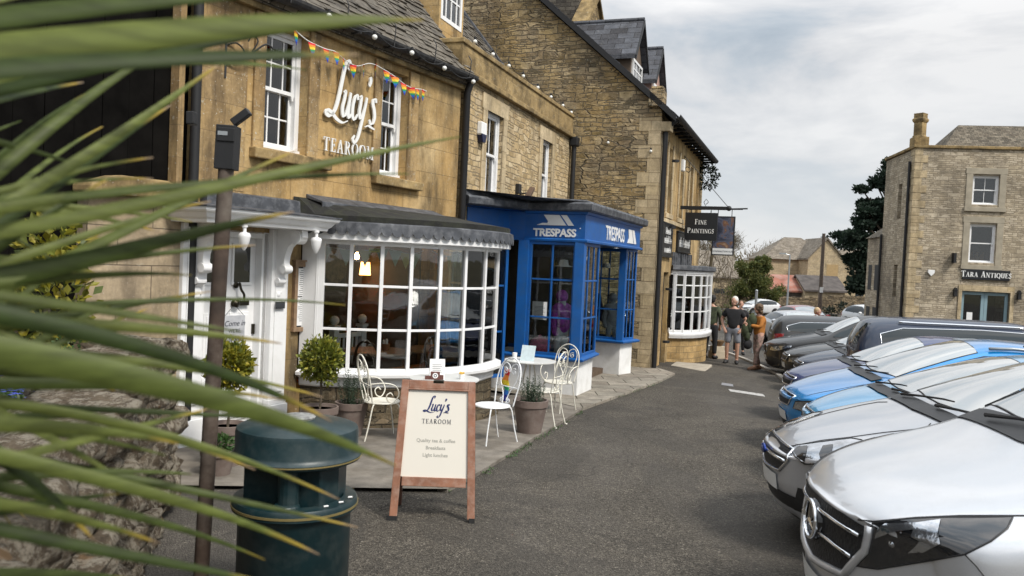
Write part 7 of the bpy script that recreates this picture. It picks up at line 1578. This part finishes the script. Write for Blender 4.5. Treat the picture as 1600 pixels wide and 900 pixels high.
sc_.patch('lower_intake','front',[(-.55,.24),(.55,.24),(.50,.42),(-.50,.42)],M_trim,.005,.07,mirror=False)
sc_.patch('number_plate','front',[(-.26,.42),(.26,.42),(.26,.53),(-.26,.53)],M_plate,.012,.06,mirror=False)
glasshouse(sc_,1.20,1.06,2.25,1.56,.96,4.45,.60)
sc_.wipers([(1.14,.50),(1.20,.2),(1.25,-.05),(1.27,-.2)],[(1.16,-.15),(1.22,-.4),(1.27,-.60),(1.28,-.66)],[(1.08,-.70),(1.04,0),(1.08,.70),(1.20,.72),(1.17,0),(1.20,-.72)]); sc_.wheels((.86,3.5),.89); sc_.mirrors(2.1,.89,1.02,P_silver)
LIGHT=[(-.20,.60),(-.16,.69),(.10,.735),(.42,.775),(.40,.73),(.20,.65),(0,.595)]
def mkcar(label,x,y,rz,L,hw,H,nz,cx,cz,rx,belt,pm,back='hatch',chrome=False,grille=None,roof=None,curve=.30,sub=3,mm=None,wr=.58,antenna=False,rails=False,light=None,group='cars parked side by side',name='parked_car',wip=True,nose=.34,lamp=None,dz=0):
    st=std(L,hw,H,nz,cx,cz,rx,belt,back=back,wr=wr,nose=nose); c=Car(name,label,x,y,rz,st,pm,curve=curve,L=L,sub=sub,group=group,dz=dz)
    d=nz-.76; G=grille or [(-.40,.74+d),(0,.75+d),(.40,.74+d),(.32,.62+d),(0,.61+d),(-.32,.62+d)]
    face(c,hw,nz,G,[(a,b+d) for a,b in (light or LIGHT)],lamp or M_lamp)
    glasshouse(c,cx,cz,rx,H,belt,L,wr,back,chrome=chrome)
    if wip: c.wipers([(cx-.05,.45),(cx+.0,.2),(cx+.05,-.02),(cx+.07,-.15)],[(cx-.05,-.10),(cx,-.35),(cx+.06,-.52),(cx+.08,-.58)],[(cx-.12,-.62),(cx-.16,0),(cx-.12,.62),(cx-.0,.64),(cx-.03,0),(cx-.0,-.64)])
    c.wheels((.82,L-.85),hw); c.mirrors(cx+.50,hw,belt+.06,mm or pm)
    c.line('bonnet_seam','top',[(.22,-hw*.62),(.5,-hw*.74),(cx-.12,-hw*.80)],.004,M_trim,.0)
    if rails: c.line('roof_rail','top',[(rx+.1,-wr+.03),(rx+.8,-wr),(L-1.0,-wr),(L-.7,-wr+.02)],.02,M_chrome if chrome else M_galv,.03)
    # rear lamps and rear window
    c.patch('tail_light',('obl',R(138),L-.12,-hw*.80),[(-.25,belt-.22),(.06,belt-.20),(.06,belt+.0),(-.22,belt+.03)],M_red,.006,.05,split=True)
    if back!='saloon': c.patch('rear_window','rear',[(-wr+.06,belt+.10),(wr-.06,belt+.10),(wr-.12,H-.16),(-wr+.12,H-.16)],M_carglass,.005,.06,mirror=False)
    if antenna: 
        p,n=c.cast('top',rx+.15,0); w=MB(); w.tube([p,p+Vector((.05,0,.02)),p+Vector((-.02,0,.10)),p+Vector((.24,0,.45))],[.02,.012,.006,.003],6); w.build('roof_aerial',M_trim,c.r)
    return c
c3=mkcar('light blue hatchback with a roof aerial between the silver crossover and bright blue car',2.97,8.15,R(-9),3.9,.85,1.42,.74,.85,.98,1.85,.90,P_lblue,antenna=True,mm=M_trim)
c4_=mkcar('bright blue hatchback with black door mirror, fourth car from the camera',3.33,9.95,R(-10),4.3,.88,1.50,.73,1.0,1.01,2.0,.94,P_blue,mm=M_trim,rails=True)
c5=mkcar('dark blue hatchback showing only its bonnet and lamp beyond the bright blue car',4.15,12.3,R(-10),4.1,.85,1.44,.74,.98,.98,1.8,.90,P_navy2)
c6=mkcar('navy estate parked the other way round, showing red tail lamp and chrome edged window',10.59,13.45,R(166),4.7,.90,1.70,.85,1.05,1.13,1.85,1.08,P_navy,back='estate',chrome=True,rails=True,wip=False)
c7=mkcar('low dark hatchback with its lamp just beyond the dark blue bonnet',5.70,16.3,R(-12),4.1,.85,1.36,.70,.95,.94,1.7,.86,P_navy)
c8=mkcar('black saloon with clear lamps next to the black sport utility car',6.08,18.2,R(-12),4.5,.86,1.36,.71,1.1,.96,1.9,.88,P_black,back='saloon')
c9=mkcar('large black sport utility car with kidney-shaped grille nearest the standing people',6.33,20.3,R(-12),4.6,.90,1.62,.80,1.35,1.10,2.1,1.02,P_black,grille=[(-.30,.74),(-.05,.75),(0,.72),(.05,.75),(.30,.74),(.27,.56),(.04,.55),(0,.60),(-.04,.55),(-.27,.56)],rails=True)
c10=mkcar('black estate seen from behind just beyond the black sport utility car',11.6,21.5,R(167),4.6,.88,1.46,.76,1.05,1.02,1.85,.92,P_black,back='estate',chrome=True,wip=False)
c11=mkcar('pale silver estate car facing the camera behind the row of black cars',10.1,27.0,R(86),4.5,.88,1.42,.76,1.0,1.0,1.75,.92,P_silver,group=None)
c12=mkcar('red and white far car just beyond the pale silver estate car',14.2,37.5,R(92),4.3,.85,1.5,.76,.95,1.02,1.75,.93,P_redp,sub=2,group=None)
c13=mkcar('small white car on the far road beside the grey sign post',20.4,73,R(20),4.0,.85,1.55,.78,.85,1.03,1.7,.95,P_white,sub=2,group=None)
c14=mkcar('white hatchback in the distance left of the small dark shrub',21.2,52,R(15),4.1,.85,1.5,.78,.9,1.03,1.75,.95,P_white,sub=2,group=None)
c15=mkcar('white car half hidden by the corner of the antiques building',22.6,49,R(100),4.0,.85,1.6,.78,.9,1.03,1.75,.95,P_white,sub=2,group=None)

# ================= PEOPLE =================
M_skin=mat('skin',(.48,.27,.19),.55,var=.1,scale=8); M_blk=mat('black_cotton',(.010,.010,.012),.85,var=.3,scale=12,bmp=.3,bscale=25,bdist=.01); M_gshort=mat('grey_shorts',(.20,.21,.24),.85,var=.12,scale=10,bmp=.3,bscale=18,bdist=.01); M_orange=mat('ochre_knit',(.40,.155,.03),.9,var=.15,scale=18,bmp=.4,bscale=40,bdist=.006); M_floral=mat('floral_trousers',(.32,.20,.17),.85,var=.7,scale=16,dirt=(.12,.13,.08),dscale=14,damt=.8); M_dkgreen=mat('dark_green_coat',(.035,.045,.02),.9,var=.5,scale=12); M_camo=mat('camouflage_jacket',(.05,.06,.03),.9,var=.6,scale=9,dirt=(.015,.02,.012),dscale=8,damt=.9); M_redc=mat('red_jumper',(.32,.02,.03),.8,var=.2); M_wh=mat('white_hair',(.62,.60,.56),.8,var=.15,scale=30,bmp=.5); M_brh=mat('brown_curly_hair',(.11,.07,.04),.8,var=.5,scale=30,bmp=1,bscale=40,bdist=.02); M_dkh=mat('dark_hair',(.012,.010,.009),.7,var=.3); M_shoe=mat('black_shoe',(.015,.015,.016),.6,var=0); M_tan=mat('tan_boot',(.22,.11,.06),.7,var=.2)
def person(label,loc,rz,h=1.75,J=None,top=None,bot=None,legz=.5,hair=None,shoe=M_shoe,long=False,build=1.0,sleeve='short',look=0):
    k=h/1.75; r=empty('person',loc,rz,label,'person')
    D={'pel':(0,0,.95),'wst':(0,0,1.08),'chs':(0,0,1.30),'nck':(0,.0,1.47),'hd0':(0,0,1.52),
       'shL':(.175,0,1.385),'elL':(.27,.03,1.14),'wrL':(.23,-.05,.92),'haL':(.21,-.08,.85),
       'shR':(-.175,0,1.385),'elR':(-.27,.03,1.14),'wrR':(-.23,-.05,.92),'haR':(-.21,-.08,.85),
       'hpL':(.10,0,.90),'knL':(.12,-.01,.50),'anL':(.13,.02,.09),'toL':(.15,-.15,.045),
       'hpR':(-.10,0,.90),'knR':(-.12,-.01,.50),'anR':(-.13,.02,.09),'toR':(-.15,-.15,.045)}
    if J: D.update(J)
    D={a:Vector(b)*k for a,b in D.items()}
    names=list(D); ix={n:i for i,n in enumerate(names)}
    rad={'pel':.14,'wst':.125,'chs':.145,'nck':.058,'hd0':.055,'sh':.062,'el':.042,'wr':.030,'ha':.034,'hp':.088,'kn':.056,'an':.038,'to':.036}
    E_=[('pel','wst'),('wst','chs'),('chs','nck'),('nck','hd0')]+[(a+s,b+s) for s in 'LR' for a,b in (('sh','el'),('el','wr'),('wr','ha'),('hp','kn'),('kn','an'),('an','to'))]+[('chs','shL'),('chs','shR'),('pel','hpL'),('pel','hpR')]
    vs=[tuple(D[n]) for n in names]; es=[(ix[a],ix[b]) for a,b in E_]; rd=[rad.get(n,rad.get(n[:2],.05))*k*build for n in names]
    for s,sg in (('L',1),('R',-1)):
        hdir=(D['ha'+s]-D['wr'+s]).normalized(); sd_=hdir.cross(Vector((0,1,0))); sd_=sd_.normalized() if sd_.length>.1 else Vector((1,0,0))
        for j,(o_,l) in enumerate(((-.028,.075),(-.010,.085),(.010,.08),(.027,.065),(-.05,.03))):
            vs.append(tuple(D['ha'+s]+sd_*o_*k+hdir*l*k+Vector((0,-.012*k,0)))); rd.append(.009*k); es.append((ix['ha'+s],len(vs)-1))
    body=skin('body',vs,es,rd,M_skin,r,sub=2,root=0)
    # head joined into the body mesh: skull, jaw, nose, ears
    hc=D['hd0']+Vector((0,-.015,.115))*k; Rz=Matrix.Translation(hc)@Matrix.Rotation(R(look),4,'Z')
    w=MB(); w.ball((0,0,.02*k),.095*k,(.82,1.0,1.12),16,Rz); w.ball((0,-.03*k,-.05*k),.065*k,(.85,.9,.95),12,Rz); w.ball((0,-.098*k,-.005*k),.018*k,(.8,1,1.3),8,Rz)
    for s in (1,-1): w.ball((s*.08*k,.01*k,0),.024*k,(.4,.8,1.2),8,Rz)
    hm=w.build('hm',M_skin,None,smooth=True); bm=bmesh.new(); bm.from_mesh(body.data); bm.from_mesh(hm.data); bm.to_mesh(body.data); bm.free(); bpy.data.objects.remove(hm)
    for p in body.data.polygons: p.use_smooth=True
    w=MB(); 
    for s in (1,-1): w.ball((s*.032*k,-.086*k,.018*k),.009*k,(1,.6,.7),8,Rz)
    w.box(-.022*k,.022*k,-.094*k,-.085*k,-.052*k,-.046*k,Rz); w.build('eyes_and_mouth',M_dkh,r)
    w=MB()
    if long:
        w.ball((0,.025*k,.03*k),.118*k,(.95,1.0,1.05),16,Rz); rr=random.Random(3)
        for i in range(40):
            a=rr.uniform(-.4,3.54); w.ball((.10*k*math.cos(a),.03*k+.07*k*math.sin(a),rr.uniform(-.12,.1)*k),.038*k,seg=8,M=Rz)
    else: w.ball((0,.022*k,.045*k),.100*k,(.88,.98,1.02),16,Rz); w.ball((0,.05*k,.0),.075*k,(1,.9,1.2),12,Rz)
    w.build('hair',hair,r,smooth=True)
    # clothes: slightly larger shells
    def cl(name,m,ns,es_,f,sub=2,extra=None,root=0):
        vv=[];rr_=[]
        for n in ns:
            if isinstance(n,str): vv.append(tuple(D[n])); rr_.append((rad.get(n,rad.get(n[:2],.05))*k*build)*f+.008)
            else: vv.append(tuple(Vector(n[0])*k)); rr_.append(n[1]*k*build)
        return skin(name,vv,es_,rr_,m,r,sub=sub,root=root)
    def lp(a,b,t): return D[a].lerp(D[b],t)/k
    if sleeve=='short':
        cl('top',top,[(D['pel']/k-Vector((0,0,.09)),.158),'wst','chs',(D['nck']/k-Vector((0,0,.04)),.075),'shL',(lp('shL','elL',.75),.07),'shR',(lp('shR','elR',.75),.07)],[(0,1),(1,2),(2,3),(2,4),(4,5),(2,6),(6,7)],1.14)
    else:
        cl('top',top,[(D['pel']/k-Vector((0,0,.06)),.168),'wst','chs',(D['nck']/k-Vector((0,0,.035)),.075),'shL','elL',(lp('elL','wrL',.9),.045),'shR','elR',(lp('elR','wrR',.9),.045)],[(0,1),(1,2),(2,3),(2,4),(4,5),(5,6),(2,7),(7,8),(8,9)],1.2)
    tleg=(.95 if legz>.3 else .98)
    if legz>.3: cl('shorts',bot,[(D['wst']/k+Vector((0,0,-.05)),.128),(D['pel']/k+Vector((0,0,-.02)),.15),(lp('hpL','knL',.12),.105),(lp('hpL','knL',.55),.094),(lp('hpL','knL',.96),.09),(lp('hpR','knR',.12),.105),(lp('hpR','knR',.55),.094),(lp('hpR','knR',.96),.09)],[(0,1),(1,2),(2,3),(3,4),(1,5),(5,6),(6,7)],1.0)
    else: cl('trousers',bot,[(D['wst']/k+Vector((0,0,-.05)),.128),(D['pel']/k+Vector((0,0,-.02)),.15),(lp('hpL','knL',.12),.10),'knL',(lp('knL','anL',.92),.058),(lp('hpR','knR',.12),.10),'knR',(lp('knR','anR',.92),.058)],[(0,1),(1,2),(2,3),(3,4),(1,5),(5,6),(6,7)],1.12)
    for s in 'LR':
        a=D['an'+s];t=D['to'+s]; d_=(t-a); d_.z=0; d_.normalize(); w=MB(); w.tube([a+Vector((0,0,-.03*k))-d_*.05*k,a+Vector((0,0,-.035*k))+d_*.06*k,a+Vector((0,0,-.05*k))+d_*.15*k,a+Vector((0,0,-.06*k))+d_*.21*k],[.050*k,.058*k,.050*k,.032*k],10); w.build('shoe',shoe,r,smooth=True)
    return r
pm_=(6.02,22.1); person('white haired man in black polo shirt and grey shorts standing on the road',on(*pm_),R(-22),1.80,{'elL':(.31,.06,1.16),'wrL':(.24,-.05,.95),'haL':(.19,-.08,.87),'elR':(-.31,.06,1.16),'wrR':(-.24,-.05,.95),'haR':(-.19,-.08,.87),'knL':(.13,-.01,.5),'knR':(-.13,-.01,.5)},M_blk,M_gshort,hair=M_wh,look=-25,build=1.08)
pw=(6.30,20.7); person('curly haired woman in ochre jumper and floral trousers looking down at her phone',on(*pw),R(-78),1.66,{'hd0':(0,-.05,1.52),'nck':(0,-.02,1.47),'elL':(.22,-.10,1.16),'wrL':(.06,-.32,1.20),'haL':(.02,-.38,1.22),'elR':(-.22,-.08,1.14),'wrR':(-.05,-.30,1.16),'haR':(0,-.36,1.18),'anL':(.08,-.12,.09),'toL':(.1,-.28,.045),'knL':(.09,-.08,.5),'anR':(-.08,.1,.09),'toR':(-.1,-.05,.045)},M_orange,M_floral,legz=.1,hair=M_brh,shoe=M_tan,long=True,sleeve='long',look=0)
r=empty('phone',(pw[0]-.40,pw[1]-.03,gz(*pw)+1.20),0,'dark phone held by the woman in the ochre jumper','phone'); w=MB(); w.box(-.01,.0,-.035,.035,-.06,.08,Matrix.Rotation(R(-30),4,'Y')); w.build('case',M_gloss,r,bev=.003); w=MB(); w.box(.0005,.0025,-.030,.030,-.052,.072,Matrix.Rotation(R(-30),4,'Y')); w.build('screen',mat('phone_screen',(.1,.12,.14),.1,var=0),r)
r=empty('carried_coat',(pw[0]-.27,pw[1]-.05,gz(*pw)+.95),R(10),'bundle of dark green coats and a round bag carried over the woman\'s arm','coat'); w=MB(); rr=random.Random(6)
for c_,s_ in (((0,0,.18),(.75,.8,1.5)),((-.10,.02,.05),(.7,.8,1.3)),((.06,-.03,.30),(.8,.8,1.2)),((-.05,.0,-.1),(.6,.7,1.0))): w.ball(c_,.14,s_,14)
o=w.build('folded_coat',M_dkgreen,r,smooth=True); w=MB(); w.ball((-.02,0,-.30),.12,(1,.7,1.1),14); w.build('round_bag',M_blk,r,smooth=True); w=MB(); w.tube(spl([(0,0,-.2),(.1,0,.1),(.12,0,.35)],5),.01,6); w.build('strap',M_blk,r)
person('dark haired person in camouflage jacket half hidden by the white bow window',on(5.72,23.3),R(150),1.80,None,M_camo,M_blk,legz=.1,hair=M_dkh,sleeve='long',look=20,build=1.1)
person('person in black raising one hand just behind the white haired man',on(7.35,26.2),R(-10),1.72,{'elR':(-.2,-.12,1.3),'wrR':(-.05,-.20,1.55),'haR':(.0,-.20,1.62)},M_blk,M_blk,legz=.1,hair=M_brh,sleeve='long')
person('pale haired person in a red jumper stooping beyond the parked black cars',on(8.95,24.6),R(60),1.72,{'chs':(0,-.10,1.26),'nck':(0,-.2,1.40),'hd0':(0,-.24,1.43),'shL':(.18,-.12,1.36),'shR':(-.18,-.12,1.36),'elL':(.22,-.25,1.12),'elR':(-.22,-.25,1.12),'wrL':(.08,-.38,1.25),'haL':(.04,-.40,1.30),'wrR':(-.08,-.38,1.22),'haR':(-.04,-.40,1.28)},M_redc,M_blk,legz=.1,hair=mat('sandy_hair',(.42,.30,.17),.8,var=.2),sleeve='long')
# things stacked by the gallery doorway
r=empty('stacked_baskets',on(6.0,23.6),R(20),'small stack of pale boxes and a wicker basket on the pavement past the bow window','boxes'); w=MB(); w.box(-.2,.2,-.15,.15,0,.22); w.box(-.17,.17,-.13,.13,.22,.36,Matrix.Rotation(R(12),4,'Z')); w.build('box',mat('pale_card_box',(.45,.38,.28),.9),r,bev=.01)
w=MB(); w.lathe([(.12,.36),(.2,.5),(.21,.52),(.19,.52),(.11,.38)],18,cap=False); w.build('basket',mat('wicker',(.26,.16,.08),.9,var=.4,scale=30),r)
